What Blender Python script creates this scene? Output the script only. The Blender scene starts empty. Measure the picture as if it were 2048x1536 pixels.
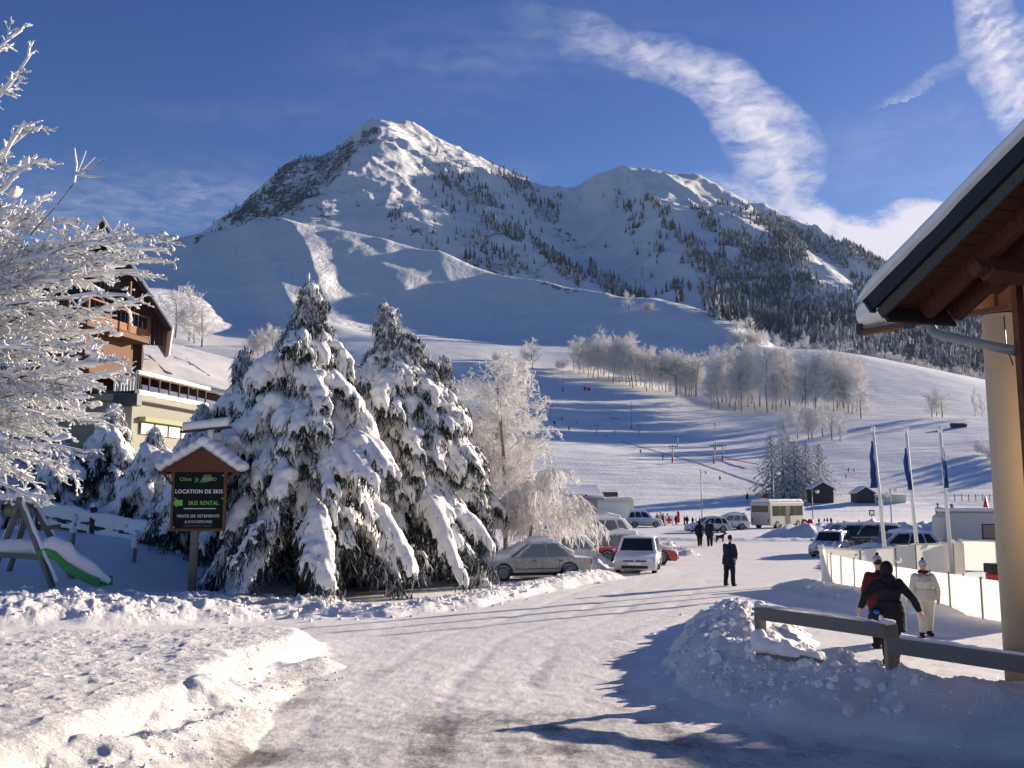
import bpy, bmesh, math, random
import numpy as np
from mathutils import Vector, Matrix
R = math.radians
rnd = random.Random(7)
npr = np.random.RandomState(7)
scene = bpy.context.scene
col = scene.collection

# ------------------------------------------------------------------ camera
PITCH = R(7.0)
FPX = 1774.0                      # focal length in pixels of the 2048 px wide photograph
cam_d = bpy.data.cameras.new('camera')
cam = bpy.data.objects.new('camera', cam_d); col.objects.link(cam)
cam_d.sensor_width = 36.0; cam_d.lens = 36.0 * FPX / 2048.0
cam_d.clip_start = 0.1; cam_d.clip_end = 60000
cam.location = (0, 0, 0)
cam.rotation_euler = (R(90) + PITCH, 0, 0)
scene.camera = cam

# ------------------------------------------------------------------ sky, sun, exposure
SUN_AZ = R(53.0)                  # to the right of straight ahead (+Y), clockwise from above
SUN_EL = R(13.0)
world = bpy.data.worlds.new('World'); scene.world = world; world.use_nodes = True
wn = world.node_tree; wn.nodes.clear()
sky = wn.nodes.new('ShaderNodeTexSky'); sky.sky_type = 'NISHITA'; sky.sun_disc = False
sky.sun_elevation = SUN_EL; sky.sun_rotation = SUN_AZ
sky.altitude = 1600; sky.air_density = 1.15; sky.dust_density = 0.6; sky.ozone_density = 2.2
hs = wn.nodes.new('ShaderNodeHueSaturation'); hs.inputs['Saturation'].default_value = 1.36; hs.inputs['Hue'].default_value = 0.526
bg = wn.nodes.new('ShaderNodeBackground'); bg.inputs['Strength'].default_value = 0.056
wo = wn.nodes.new('ShaderNodeOutputWorld')
wn.links.new(sky.outputs[0], hs.inputs['Color']); wn.links.new(hs.outputs[0], bg.inputs['Color']); wn.links.new(bg.outputs[0], wo.inputs['Surface'])
sun_d = bpy.data.lights.new('sun', 'SUN'); sun_d.energy = 5.0; sun_d.angle = R(0.5); sun_d.color = (1.0, 0.87, 0.73)
sun = bpy.data.objects.new('sun', sun_d); col.objects.link(sun)
SUN_DIR = Vector((math.sin(SUN_AZ) * math.cos(SUN_EL), math.cos(SUN_AZ) * math.cos(SUN_EL), math.sin(SUN_EL)))
sun.rotation_euler = SUN_DIR.to_track_quat('Z', 'Y').to_euler()
scene.view_settings.view_transform = 'Standard'; scene.view_settings.look = 'None'
scene.view_settings.exposure = 1.10; scene.view_settings.gamma = 1.0
scene.view_settings.use_curve_mapping = False
scene.cycles.max_bounces = 8; scene.cycles.diffuse_bounces = 5; scene.cycles.glossy_bounces = 2
scene.cycles.transparent_max_bounces = 12; scene.cycles.transmission_bounces = 4; scene.cycles.volume_bounces = 0

# ------------------------------------------------------------------ measuring: photograph pixel -> place
CP, SP = math.cos(PITCH), math.sin(PITCH)
def ray(px, py):
    cx = (px - 1024.0) / FPX; cy = (768.0 - py) / FPX
    y = CP - cy * SP
    return cx / y, (SP + cy * CP) / y            # X/Y and Z/Y
def at(px, py, D):
    a, b = ray(px, py); return Vector((a * D, D, b * D))
def px_of(X, Y, Z):
    w = Y * CP + Z * SP
    return 1024 + FPX * X / w, 768 - FPX * (Z * CP - Y * SP) / w

# ------------------------------------------------------------------ noise
def _h(ix, iy, s):
    n = (ix.astype(np.int64) * 374761393 + iy.astype(np.int64) * 668265263 + s * 974711) & 0xffffffff
    n = ((n ^ (n >> 13)) * 1274126177) & 0xffffffff
    n = n ^ (n >> 16)
    return (n & 0xffff) / 65535.0
def vnoise(x, y, s=0):
    x = np.asarray(x, float); y = np.asarray(y, float)
    ix = np.floor(x); iy = np.floor(y); fx = x - ix; fy = y - iy
    fx = fx * fx * fx * (fx * (fx * 6 - 15) + 10); fy = fy * fy * fy * (fy * (fy * 6 - 15) + 10)
    a = _h(ix, iy, s); b = _h(ix + 1, iy, s); c = _h(ix, iy + 1, s); d = _h(ix + 1, iy + 1, s)
    return (a + (b - a) * fx) * (1 - fy) + (c + (d - c) * fx) * fy
def fbm(x, y, octv=4, s=0, gain=0.5):
    t = 0; a = 1; n = 0
    for i in range(octv):
        t = t + a * (vnoise(x, y, s + i * 17) - 0.5); n += a; a *= gain
        x, y = x * 1.6 - y * 1.2 + 3.7, x * 1.2 + y * 1.6 - 9.1
    return t / n * 2
def ridged(x, y, octv=4, s=0):
    t = 0; a = 1; n = 0
    for i in range(octv):
        t = t + a * (1 - 2 * np.abs(vnoise(x, y, s + i * 13) - 0.5)) ** 2; n += a; a *= 0.5
        x, y = x * 1.6 - y * 1.2 + 1.7, x * 1.2 + y * 1.6 - 5.1
    return t / n
def sstep(a, b, x):
    t = np.clip((x - a) / (b - a), 0, 1); return t * t * (3 - 2 * t)

# ------------------------------------------------------------------ near ground (z below the eye)
BY = np.array([-80, 0, 10, 14, 17, 21, 26, 32, 60, 90, 130, 200.])
BZ = np.array([6, -1.62, -2.56, -2.88, -3.04, -3.15, -3.22, -3.30, -3.62, -3.78, -3.95, -4.0])
def base(X, Y):
    b = np.interp(Y, BY, BZ)
    left = sstep(-5.5, -17, X) * (sstep(20, 34, Y) * 1.3 + sstep(34, 60, Y) * 3.0) + sstep(-6, -13, X) * 0.62 * sstep(12, 24, Y)
    return b + left
def ground_px(px, py, extra=0.0):
    a, b = ray(px, py)
    Ys = np.linspace(2, 140, 6000); d = b * Ys - (base(a * Ys, Ys) + extra)
    i = np.argmax(d < 0)
    return a * Ys[i], Ys[i]
def seg_dist(X, Y, pts):
    """distance to a polyline, with interpolated extra columns"""
    best = np.full(X.shape, 1e9); out = [np.zeros(X.shape) for _ in pts[0][2:]]; side = np.zeros(X.shape)
    for p, q in zip(pts[:-1], pts[1:]):
        dx, dy = q[0] - p[0], q[1] - p[1]; L2 = dx * dx + dy * dy + 1e-9
        t = np.clip(((X - p[0]) * dx + (Y - p[1]) * dy) / L2, 0, 1)
        d = np.hypot(X - p[0] - t * dx, Y - p[1] - t * dy)
        m = d < best; best = np.where(m, d, best)
        sg = np.sign((X - p[0]) * dy - (Y - p[1]) * dx); side = np.where(m, sg, side)
        for k in range(len(out)): out[k] = np.where(m, p[2 + k] + (q[2 + k] - p[2 + k]) * t, out[k])
    return best, out, side
def in_poly(X, Y, poly):
    c = np.zeros(X.shape, bool)
    for (x0, y0), (x1, y1) in zip(poly, poly[1:] + poly[:1]):
        m = ((y0 > Y) != (y1 > Y)) & (X < (x1 - x0) * (Y - y0) / ((y1 - y0) if y1 != y0 else 1e-9) + x0)
        c ^= m
    return c
def poly_sd(X, Y, poly):
    d, _, _ = seg_dist(X, Y, [(a, b) for a, b in poly + poly[:1]])
    return np.where(in_poly(X, Y, poly), d, -d)
G = ground_px
PLAT = [G(250, 1560), G(430, 1452), G(505, 1405), G(545, 1352), G(668, 1312), G(655, 1286), G(560, 1282), G(300, 1290), G(0, 1296), G(-500, 1300), (-30, 7), (-9, 3), (-3.2, 4.6)]
LBANK = [G(150, 1575, .5) + (.20, .7), G(300, 1425, .5) + (.26, .6), G(480, 1345, .5) + (.22, .5), G(560, 1318, .3) + (.12, .5), G(640, 1296, .3) + (.2, .4)]
WIND = [(-24, 16.5, .25, 1.3), G(0, 1222) + (.42, 1.9), G(200, 1220) + (.45, 1.9), G(480, 1222) + (.5, 1.8), G(620, 1222) + (.45, 1.5), G(760, 1228) + (.22, .8), G(900, 1212) + (.32, .9), G(1010, 1190) + (.3, .9), G(1100, 1172) + (.35, .9), G(1190, 1155) + (.4, 1.2)]
RBANK = [(6.0, 23.5, .2, 1.2), (5.3, 21.2, .8, 1.4), (4.5, 18, .95, 1.4), (3.8, 14.8, .85, 1.3), (3.55, 12.6, .78, 1.2), (4.1, 11.0, .72, 1.3), (5.2, 10.0, .72, 1.5), (6.6, 9.0, .78, 1.6), (8.5, 7.8, .75, 1.6)]
RINKB = [(10.4, 31.5, .38, 1.3), (11.0, 27.5, .36, 1.2), (12.2, 25.3, .3, 1.2), (14.5, 22.8, .3, 1.2)]
CARB = [G(1163, 1140) + (.95, 1.1), G(1185, 1118) + (.9, 1.3), G(1215, 1100) + (.6, 1.3)]
CARB2 = [G(1335, 1108) + (.85, 1.1), G(1370, 1110) + (.4, 1.0)]
FARB = [(24, 76, 1.4, 3.0), (30, 78, 1.6, 3.2), (37, 76, 1.5, 3.2), (48, 74, 1.3, 3), (60, 74, 1.2, 3)]
PARKB = [(6, 74, .25, 1.6), (14, 70, .3, 1.6), (24, 69, .3, 1.6)]
def bump_line(X, Y, pts, sharp=1.6):
    d, (h, w), _ = seg_dist(X, Y, pts)
    return h * np.clip(1 - (d / w) ** sharp, 0, 1) ** 0.9 * (d < w)
def H(X, Y):
    X = np.asarray(X, float); Y = np.asarray(Y, float)
    z = base(X, Y)
    wob = fbm(X * 0.8, Y * 0.8, 4, 3) * 0.35
    near = (Y < 40)
    # raised left platform with its windrow
    sd = poly_sd(X, Y, PLAT) + wob * 0.6
    pl = sstep(-0.05, 0.75, sd)
    z = z + pl * (0.42 + 0.06 * fbm(X * 1.2, Y * 1.2, 4, 11))
    z = z + pl * 0.06 * np.clip(ridged(X * 2.3, Y * 2.3, 4, 21) - .45, 0, 1) * sstep(0.3, 1.5, sd)
    lump = lambda f, s: ridged(X * f + wob, Y * f, 4, s) * .6 + np.clip(fbm(X * f * 2.2, Y * f * 2.2, 3, s + 5), -1, 1) * .35
    for pts, sh, lf, seed in ((LBANK, 1.5, 1.1, 31), (WIND, 2.0, 1.5, 41), (RBANK, 1.35, 1.0, 51), (RINKB, 1.4, 1.2, 61), (CARB, 1.4, 1.6, 71), (CARB2, 1.4, 1.6, 81), (FARB, 1.6, .5, 91), (PARKB, 1.6, .8, 97)):
        b = bump_line(X + wob * .8, Y + fbm(X, Y, 3, seed) * .35, pts, sh)
        z = z + b * (0.62 + 0.62 * lump(lf, seed))
    # footprints and soft unevenness on untouched snow to the left
    z = z + sstep(-2, -8, X) * sstep(16, 20, Y) * 0.06 * fbm(X * .5, Y * .5, 3, 7)
    rd = X - np.interp(Y, [4, 9, 14, 20, 28, 40, 60], [-.2, -.3, -.4, .6, 3.2, 7.5, 11]); rw_ = fbm(Y * .25, Y * 0 + 3, 2, 5) * .5
    for o_, k_ in ((-1.9, 1), (-.4, 1), (.75, .8), (2.0, .7)): z = z - .022 * k_ * np.exp(-((rd + rw_ * k_ - o_) / .17) ** 2) * sstep(50, 25, Y) * (.4 + np.clip(fbm(X * .7, Y * .5, 3, 12) + .3, 0, 1))
    z = z + 0.02 * np.clip(fbm(X * 5.5, Y * 4.5, 4, 19), -.2, .6) * sstep(26, 8, Y)
    z = z + 0.012 * fbm(X * 3.0, Y * 3.0, 4, 9) * sstep(60, 8, Y)
    return z
def gz(x, y): return float(H(np.array([x]), np.array([y]))[0])

# ------------------------------------------------------------------ far terrain: thin-plate surface through surveyed points
CTRL = []
def DM(d): return d if d < 1250 else 1250.0 * (d / 1250.0) ** 0.78
def C(D, *pts, k=1.0):
    for q in pts:
        px, py = q[0], q[1]; d = DM(q[2] if len(q) > 2 else D)
        a, b = ray(px, py); CTRL.append((a, math.log(d), b))
for u in np.linspace(-1.3, 1.3, 14):
    CTRL.append((u, math.log(118.), -3.9 / 118 + (0.045 if u < -.25 else 0)))
    CTRL.append((u, math.log(150.), (-3.4 if u > -.2 else 6) / 150))
C(250, (-900, 830), (-300, 830), (300, 850), (700, 880), (1100, 905), (1250, 915), (1400, 925), (1550, 925), (1700, 912), (1850, 900), (2000, 888), (2400, 900), (3000, 920))
C(340, (1100, 840), (1300, 865), (1500, 868), (1700, 850), (1900, 840), (2300, 850), (300, 790))
C(450, (-900, 760), (-300, 760), (200, 740), (600, 735), (950, 728), (1130, 764), (1300, 790), (1450, 803), (1600, 790), (1800, 785), (2000, 800), (2300, 830), (3000, 850))
C(640, (1500, 690), (1560, 694), (1640, 700), (1750, 722), (1850, 745), (1970, 772), (2048, 792), (2300, 850), (3000, 880))
C(760, (1600, 735), (1700, 765), (1850, 800), (2048, 850), (2300, 900), (3000, 930))
C(790, (1300, 690, 720), (1100, 672), (900, 652), (700, 640), (500, 635), (300, 600, 700), (0, 600, 700), (-300, 600, 700), (-900, 620, 700)); C(680, (1440, 700))
C(560, (1200, 712), (1000, 700), (700, 690), (500, 690))
C(1100, (-900, 540), (-300, 520), (0, 512), (300, 489), (350, 480), (400, 468), (480, 456), (560, 447), (620, 452), (680, 462), (760, 488), (880, 520, 1080), (960, 548, 1060), (1040, 572, 1030), (1120, 590, 1000), (1210, 606, 960), (1320, 604, 930), (1400, 624, 880), (1480, 652, 810))
C(930, (100, 555), (300, 545), (450, 535), (560, 548), (700, 560), (850, 583), (1000, 615), (1150, 642, 850))
C(1240, (-900, 640), (-300, 600), (0, 590), (200, 560), (300, 530), (400, 488), (480, 472), (560, 462), (680, 484), (760, 514), (880, 546), (960, 574), (1040, 598), (1120, 620, 1140), (1210, 638, 1070), (1320, 650, 1040), (1400, 676, 1000), (1500, 712, 930))
C(1600, (-900, 800), (0, 700), (250, 600), (350, 520), (420, 462), (500, 430), (600, 430), (700, 440), (800, 450), (900, 470), (1000, 495), (1100, 545), (1180, 590), (1240, 606), (1300, 600), (1380, 570))
C(2050, (480, 415), (560, 385), (650, 365), (700, 345), (760, 330), (830, 365), (900, 385), (960, 410), (1050, 470), (1120, 525), (1170, 545), (1250, 545), (1320, 500))
C(2450, (560, 352), (640, 325), (700, 290), (760, 262), (830, 310), (900, 335), (980, 375), (1060, 425), (1120, 450), (1180, 460), (1240, 435), (1290, 410))
SKY1 = [(340, 500, 1500), (400, 468, 1700), (440, 442, 1900), (480, 426, 2000), (492, 404, 2100), (530, 372, 2250), (560, 342, 2400), (600, 320, 2500), (660, 306, 2600), (690, 291, 2650), (715, 260, 2700), (735, 248, 2720), (765, 247, 2720), (830, 264, 2740), (900, 298, 2760), (950, 319, 2780), (1010, 349, 2800), (1070, 383, 2850), (1110, 388, 2900), (1150, 386, 2950)]
SKY2 = [(1200, 369, 3000), (1260, 359, 3000), (1330, 370, 2980), (1400, 385, 2950), (1500, 421, 2850), (1560, 440, 2750), (1640, 470, 2600), (1720, 505, 2450), (1790, 531, 2350), (1900, 600, 2200), (1970, 640, 2100), (2048, 700, 2000), (2300, 800, 1900), (3000, 860, 1900)]
C(2700, *SKY1, *SKY2)
for (x, y, d) in SKY1[1:] + SKY2:
    C(0, (x, y + 120, d * 1.22)); C(0, (x, y + 260, d * 1.5))
C(900, (1560, 700), (1640, 722), (1850, 775), (2048, 830), (2300, 860), (3000, 900))
C(1500, (1480, 600), (1600, 612), (1750, 650), (1900, 700), (2048, 770), (2300, 830))
C(2100, (1400, 500), (1480, 500), (1560, 530), (1650, 560), (1750, 600), (1850, 640))
C(2500, (1200, 420), (1300, 410), (1400, 430), (1480, 450), (1560, 480), (1640, 505))
C(1700, (1430, 560), (1350, 560))
CT = np.array(CTRL)
def _uv(u, l): return u * 2.6, l
def _tps(r2): return r2 * np.log(r2 + 1e-12) * 0.5
cx_, cy_ = _uv(CT[:, 0], CT[:, 1])
nC = len(CT); K = _tps((cx_[:, None] - cx_) ** 2 + (cy_[:, None] - cy_) ** 2) + np.eye(nC) * 3e-7
Pm = np.c_[np.ones(nC), cx_, cy_]
Am = np.block([[K, Pm], [Pm.T, np.zeros((3, 3))]])
Wt = np.linalg.solve(Am, np.r_[CT[:, 2], np.zeros(3)])
def elev(u, Y):
    x, y = _uv(u, np.log(Y)); sh = x.shape; x = x.ravel(); y = y.ravel(); out = np.empty(x.shape)
    for i in range(0, len(x), 20000):
        r2 = (x[i:i + 20000, None] - cx_) ** 2 + (y[i:i + 20000, None] - cy_) ** 2
        out[i:i + 20000] = _tps(r2) @ Wt[:nC] + Wt[nC] + Wt[nC + 1] * x[i:i + 20000] + Wt[nC + 2] * y[i:i + 20000]
    return out.reshape(sh)
SPURS = [  # ridges and gullies on the faces: (points px,py,D), height m, half width m
    ([(765, 250, 2700), (850, 330, 2350), (930, 400, 2050), (1010, 455, 1800), (1120, 530, 1500), (1215, 585, 1250)], 30, 130),
    ([(720, 262, 2650), (700, 330, 2250), (690, 400, 1800), (640, 440, 1500)], 26, 110),
    ([(760, 262, 2600), (790, 350, 2150), (830, 430, 1750), (860, 480, 1500)], 22, 90),
    ([(510, 462, 1060), (520, 500, 980), (560, 560, 860), (600, 610, 760), (640, 660, 640)], 14, 34),
    ([(560, 448, 1080), (590, 462, 1040), (620, 500, 960), (640, 540, 880)], 8, 26),
    ([(700, 462, 1060), (760, 490, 1060), (880, 522, 1050), (960, 550, 1030), (1100, 588, 985), (1210, 606, 940)], 9, 30),
    ([(1260, 362, 2950), (1330, 430, 2600), (1400, 500, 2200), (1450, 570, 1700)], 45, 170),
    ([(1350, 372, 2900), (1480, 460, 2500), (1600, 560, 2000), (1700, 640, 1500)], 40, 170),
    ([(1200, 372, 2900), (1180, 440, 2550), (1210, 520, 2100)], 18, 110),
    ([(1290, 420, 2650), (1290, 480, 2300), (1310, 560, 1800)], 26, 90),
    ([(900, 300, 2700), (980, 400, 2250), (1100, 470, 1950)], 24, 80),
]
SPW = []
for pts, h, w in SPURS:
    SPW.append(([tuple(at(p[0], p[1], DM(p[2])))[:2] + ((0.0 if i_ == 0 and p[2] > 2400 else 1.0),) for i_, p in enumerate(pts)], h, w))
def relief(X, Y):
    m = sstep(1150, 1700, Y)
    sh = sstep(520, 900, Y)
    z = m * (ridged(X / 330, Y / 420, 5, 5) - .45) * 62
    z = z + m * (ridged(X / 90, Y / 130, 4, 15) - .45) * 11
    z = z + sh * (fbm(X / 150, Y / 200, 4, 8)) * 9 + sh * fbm(X / 40, Y / 60, 3, 18) * 2.2
    z = z + sstep(130, 240, Y) * fbm(X / 70, Y / 80, 3, 28) * .8 + sstep(130, 200, Y) * fbm(X / 14, Y / 18, 3, 38) * .22
    for pts, h, w in SPW:
        d, (wt,), side = seg_dist(X, Y, pts)
        z = z + wt * h * np.exp(-(d / w) ** 1.3)
    return z
def Hfar(X, Y): return Y * elev(X / Y, Y) + relief(X, Y)
def HH(X, Y):
    X = np.asarray(X, float); Y = np.asarray(Y, float)
    t = sstep(112, 150, Y)
    return H(X, Y) * (1 - t) + (Hfar(X, np.maximum(Y, 60)) if np.any(Y > 112) else 0) * t
def gzz(x, y): return float(HH(np.array([[x]]), np.array([[y]]))[0, 0])
def place_far(px, py, D0=130, D1=3400, n=700):
    """first hit of the eye ray through a pixel with the far terrain"""
    a, b = ray(px, py); Ys = np.exp(np.linspace(math.log(D0), math.log(D1), n))
    d = b * Ys - HH(a * Ys, Ys)
    i = int(np.argmax(d < 0)) if np.any(d < 0) else n - 1
    return a * Ys[i], Ys[i], float(HH(np.array([a * Ys[i]]), np.array([Ys[i]]))[0])

# ------------------------------------------------------------------ materials
MATS = {}
def nt(name):
    m = bpy.data.materials.new(name); m.use_nodes = True; t = m.node_tree; t.nodes.clear()
    o = t.nodes.new('ShaderNodeOutputMaterial'); b = t.nodes.new('ShaderNodeBsdfPrincipled')
    t.links.new(b.outputs[0], o.inputs['Surface']); return m, t, b
def N(t, typ, **kw):
    n = t.nodes.new(typ)
    for k, v in kw.items():
        if k.startswith('i_'): n.inputs[k[2:].replace('_', ' ')].default_value = v
        else: setattr(n, k, v)
    return n
def noise(t, scale, detail=4, rough=.55, vec=None, dist=0.0):
    n = N(t, 'ShaderNodeTexNoise'); n.inputs['Scale'].default_value = scale; n.inputs['Detail'].default_value = detail
    n.inputs['Roughness'].default_value = rough; n.inputs['Distortion'].default_value = dist
    if vec is not None: t.links.new(vec, n.inputs['Vector'])
    return n.outputs['Fac']
def ramp(t, fac, a, b, ca=(0, 0, 0, 1), cb=(1, 1, 1, 1)):
    r = N(t, 'ShaderNodeValToRGB'); r.color_ramp.elements[0].position = a; r.color_ramp.elements[1].position = b
    r.color_ramp.elements[0].color = ca; r.color_ramp.elements[1].color = cb
    t.links.new(fac, r.inputs[0]); return r.outputs[0]
def mix(t, fac, a, b):
    m = N(t, 'ShaderNodeMix', data_type='RGBA')
    for s, v in ((0, fac), (6, a), (7, b)):
        if hasattr(v, 'is_output') or hasattr(v, 'links'): t.links.new(v, m.inputs[s])
        elif s == 0: m.inputs[0].default_value = v
        else: m.inputs[s].default_value = (*v, 1) if len(v) == 3 else v
    return m.outputs[2]
def math_(t, op, a, b=0.5, clamp=False):
    m = N(t, 'ShaderNodeMath', operation=op); m.use_clamp = clamp
    for s, v in ((0, a), (1, b)):
        if hasattr(v, 'links'): t.links.new(v, m.inputs[s])
        else: m.inputs[s].default_value = v
    return m.outputs[0]
def bump(t, b, h, strength, dist, prev=None):
    n = N(t, 'ShaderNodeBump'); n.inputs['Strength'].default_value = strength; n.inputs['Distance'].default_value = dist
    t.links.new(h, n.inputs['Height'])
    if prev is not None: t.links.new(prev, n.inputs['Normal'])
    t.links.new(n.outputs[0], b.inputs['Normal']); return n.outputs[0]
def pos(t, scale=(1, 1, 1), obj=False):
    c = N(t, 'ShaderNodeTexCoord') if obj else N(t, 'ShaderNodeNewGeometry')
    mp = N(t, 'ShaderNodeMapping'); mp.inputs['Scale'].default_value = scale
    t.links.new(c.outputs['Object'] if obj else c.outputs['Position'], mp.inputs[0]); return mp.outputs[0]
def plain(name, rgb, rough=.6, metal=0.0, var=.12, scale=8.0, bmp=0.0, obj=True, spec=.4, stretch=(1, 1, 1), coat=0.0, frost=0.0):
    m, t, b = nt(name)
    b.inputs['Roughness'].default_value = rough; b.inputs['Metallic'].default_value = metal
    b.inputs['Specular IOR Level'].default_value = spec; b.inputs['Coat Weight'].default_value = coat
    v = pos(t, stretch, obj); f = noise(t, scale, 5, .6, v)
    c = mix(t, f, tuple(x * (1 - var) for x in rgb), tuple(min(1, x * (1 + var)) for x in rgb))
    if frost:
        g = N(t, 'ShaderNodeNewGeometry'); s = N(t, 'ShaderNodeSeparateXYZ'); t.links.new(g.outputs['Normal'], s.inputs[0])
        n2 = noise(t, scale * 2.2, 5, .65, v)
        k = math_(t, 'ADD', math_(t, 'MULTIPLY', s.outputs[2], .35), n2)
        k = ramp(t, k, .62 - frost * .35, .78 - frost * .3)
        c = mix(t, k, c, (.78, .79, .82))
    t.links.new(c, b.inputs['Base Color'])
    if bmp: bump(t, b, f, 1.0, bmp)
    MATS[name] = m; return m
def wood(name, rgb, var=.35, scale=3.0, rough=.75):
    m, t, b = nt(name); b.inputs['Roughness'].default_value = rough; b.inputs['Specular IOR Level'].default_value = .25
    v = pos(t, (1, 1, 1), True); w = N(t, 'ShaderNodeTexWave'); w.inputs['Scale'].default_value = scale * 4; w.inputs['Distortion'].default_value = 9
    w.inputs['Detail'].default_value = 3; t.links.new(v, w.inputs['Vector'])
    f = noise(t, scale * 3, 6, .65, v); k = math_(t, 'MULTIPLY', w.outputs['Fac'], f)
    t.links.new(mix(t, k, tuple(x * (1 + var) for x in rgb), tuple(x * (1 - var) for x in rgb)), b.inputs['Base Color'])
    bump(t, b, k, .6, .004); MATS[name] = m; return m
SNOWC = (.90, .865, .82)
def snow_mat(name, fine=.02, mid=.05, fs=22., ms=4., rgb=SNOWC, detail=6):
    m, t, b = nt(name); b.inputs['Roughness'].default_value = .72; b.inputs['Specular IOR Level'].default_value = .18
    v = pos(t); a = noise(t, ms, detail, .6, v); c = noise(t, fs, 4, .6, v)
    t.links.new(mix(t, c, tuple(x * .97 for x in rgb), rgb), b.inputs['Base Color'])
    n = bump(t, b, a, 1.0, mid); bump(t, b, c, 1.0, fine, n); MATS[name] = m; return m
snow_mat('snow', .006, .03, 30, 5)
snow_mat('snow_soft', .002, .012, 18, 2.2)
snow_mat('snow_rough', .018, .09, 26, 5.5)
snow_mat('frost', .004, .01, 20, 5, (.80, .80, .80))

# near ground: loose snow / packed road snow with dirt, by attribute
def ground_mat():
    m, t, b = nt('ground_snow'); b.inputs['Roughness'].default_value = .7; b.inputs['Specular IOR Level'].default_value = .2
    at_ = N(t, 'ShaderNodeAttribute', attribute_name='packed'); pk = at_.outputs['Fac']
    at2 = N(t, 'ShaderNodeAttribute', attribute_name='dirt'); dt = at2.outputs['Fac']
    at3 = N(t, 'ShaderNodeAttribute', attribute_name='rough'); rg = at3.outputs['Fac']
    v = pos(t); vs = pos(t, (2.2, .45, 1)); 
    mp = N(t, 'ShaderNodeMapping'); mp.inputs['Rotation'].default_value = (0, 0, R(-14)); t.links.new(vs, mp.inputs[0])
    streak = noise(t, 2.0, 9, .74, mp.outputs[0], .35); speck = noise(t, 22, 7, .82, v); blotch = noise(t, .55, 5, .6, v); crk = noise(t, 5.5, 7, .7, v, 1.2)
    k = math_(t, 'ADD', math_(t, 'MULTIPLY', streak, .34), math_(t, 'ADD', math_(t, 'MULTIPLY', speck, .44), math_(t, 'MULTIPLY', crk, .3)))
    k2 = math_(t, 'ADD', k, math_(t, 'MULTIPLY', dt, .25))
    dirtm = math_(t, 'MULTIPLY', ramp(t, k2, .575, .77), pk)
    pc = mix(t, ramp(t, blotch, .35, .65), (.76, .73, .69), (.83, .80, .76))
    sc = mix(t, speck, tuple(x * .97 for x in SNOWC), SNOWC)
    c = mix(t, pk, sc, pc); c = mix(t, dirtm, c, (.21, .19, .175))
    wet = ramp(t, math_(t, 'ADD', math_(t, 'MULTIPLY', k, 1.5), math_(t, 'MULTIPLY', dt, .55)), 1.06, 1.30); wetm = math_(t, 'MULTIPLY', wet, pk)
    c = mix(t, wetm, c, (.085, .075, .07)); t.links.new(c, b.inputs['Base Color'])
    t.links.new(ramp(t, wetm, 0, 1, (.7, .7, .7, 1), (.42, .42, .42, 1)), b.inputs['Roughness'])
    h1 = math_(t, 'MULTIPLY', noise(t, 6.5, 8, .62, v), rg)
    n = bump(t, b, h1, 1.0, .10)
    h2 = math_(t, 'MULTIPLY', math_(t, 'ADD', streak, crk), pk)
    n = bump(t, b, h2, 1.0, .014, n); bump(t, b, noise(t, 34, 6, .75, v), 1.0, .022, n)
    MATS['ground_snow'] = m
ground_mat()
def slope_mat():
    m, t, b = nt('slope_snow'); b.inputs['Roughness'].default_value = .75; b.inputs['Specular IOR Level'].default_value = .15
    v = pos(t); vs = pos(t, (.16, .9, 1)); mp = N(t, 'ShaderNodeMapping'); mp.inputs['Rotation'].default_value = (0, 0, R(28)); t.links.new(vs, mp.inputs[0])
    a = noise(t, .22, 6, .6, mp.outputs[0], .3); c = noise(t, .9, 5, .6, v)
    t.links.new(mix(t, c, (.875, .845, .80), (.90, .87, .825)), b.inputs['Base Color'])
    n = bump(t, b, a, 1.0, .5); bump(t, b, c, .9, .16, n); MATS['slope_snow'] = m
slope_mat()
def mountain_mat():
    m, t, b = nt('mountain_snow'); b.inputs['Roughness'].default_value = .8; b.inputs['Specular IOR Level'].default_value = .12
    v = pos(t); v2 = pos(t, (1, .45, .9)); g = N(t, 'ShaderNodeAttribute', attribute_name='rock').outputs['Fac']
    n1 = noise(t, .020, 10, .74, v2, .5); n2 = noise(t, .075, 8, .75, v2, .4)
    k = math_(t, 'ADD', math_(t, 'MULTIPLY', n1, .5), math_(t, 'MULTIPLY', n2, .5))
    k = math_(t, 'ADD', k, math_(t, 'MULTIPLY', g, .152))
    rk = ramp(t, k, .635, .675)
    rc = mix(t, noise(t, .12, 5, .7, v), (.07, .075, .085), (.20, .20, .21))
    sn = mix(t, noise(t, .03, 5, .6, v), (.865, .84, .80), (.90, .87, .83))
    t.links.new(mix(t, rk, sn, rc), b.inputs['Base Color'])
    n = bump(t, b, noise(t, .022, 9, .66, v2), 1.0, 9.0); bump(t, b, math_(t, 'MULTIPLY', rk, n2), 1.0, 6.0, n); MATS['mountain_snow'] = m
mountain_mat()

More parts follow.
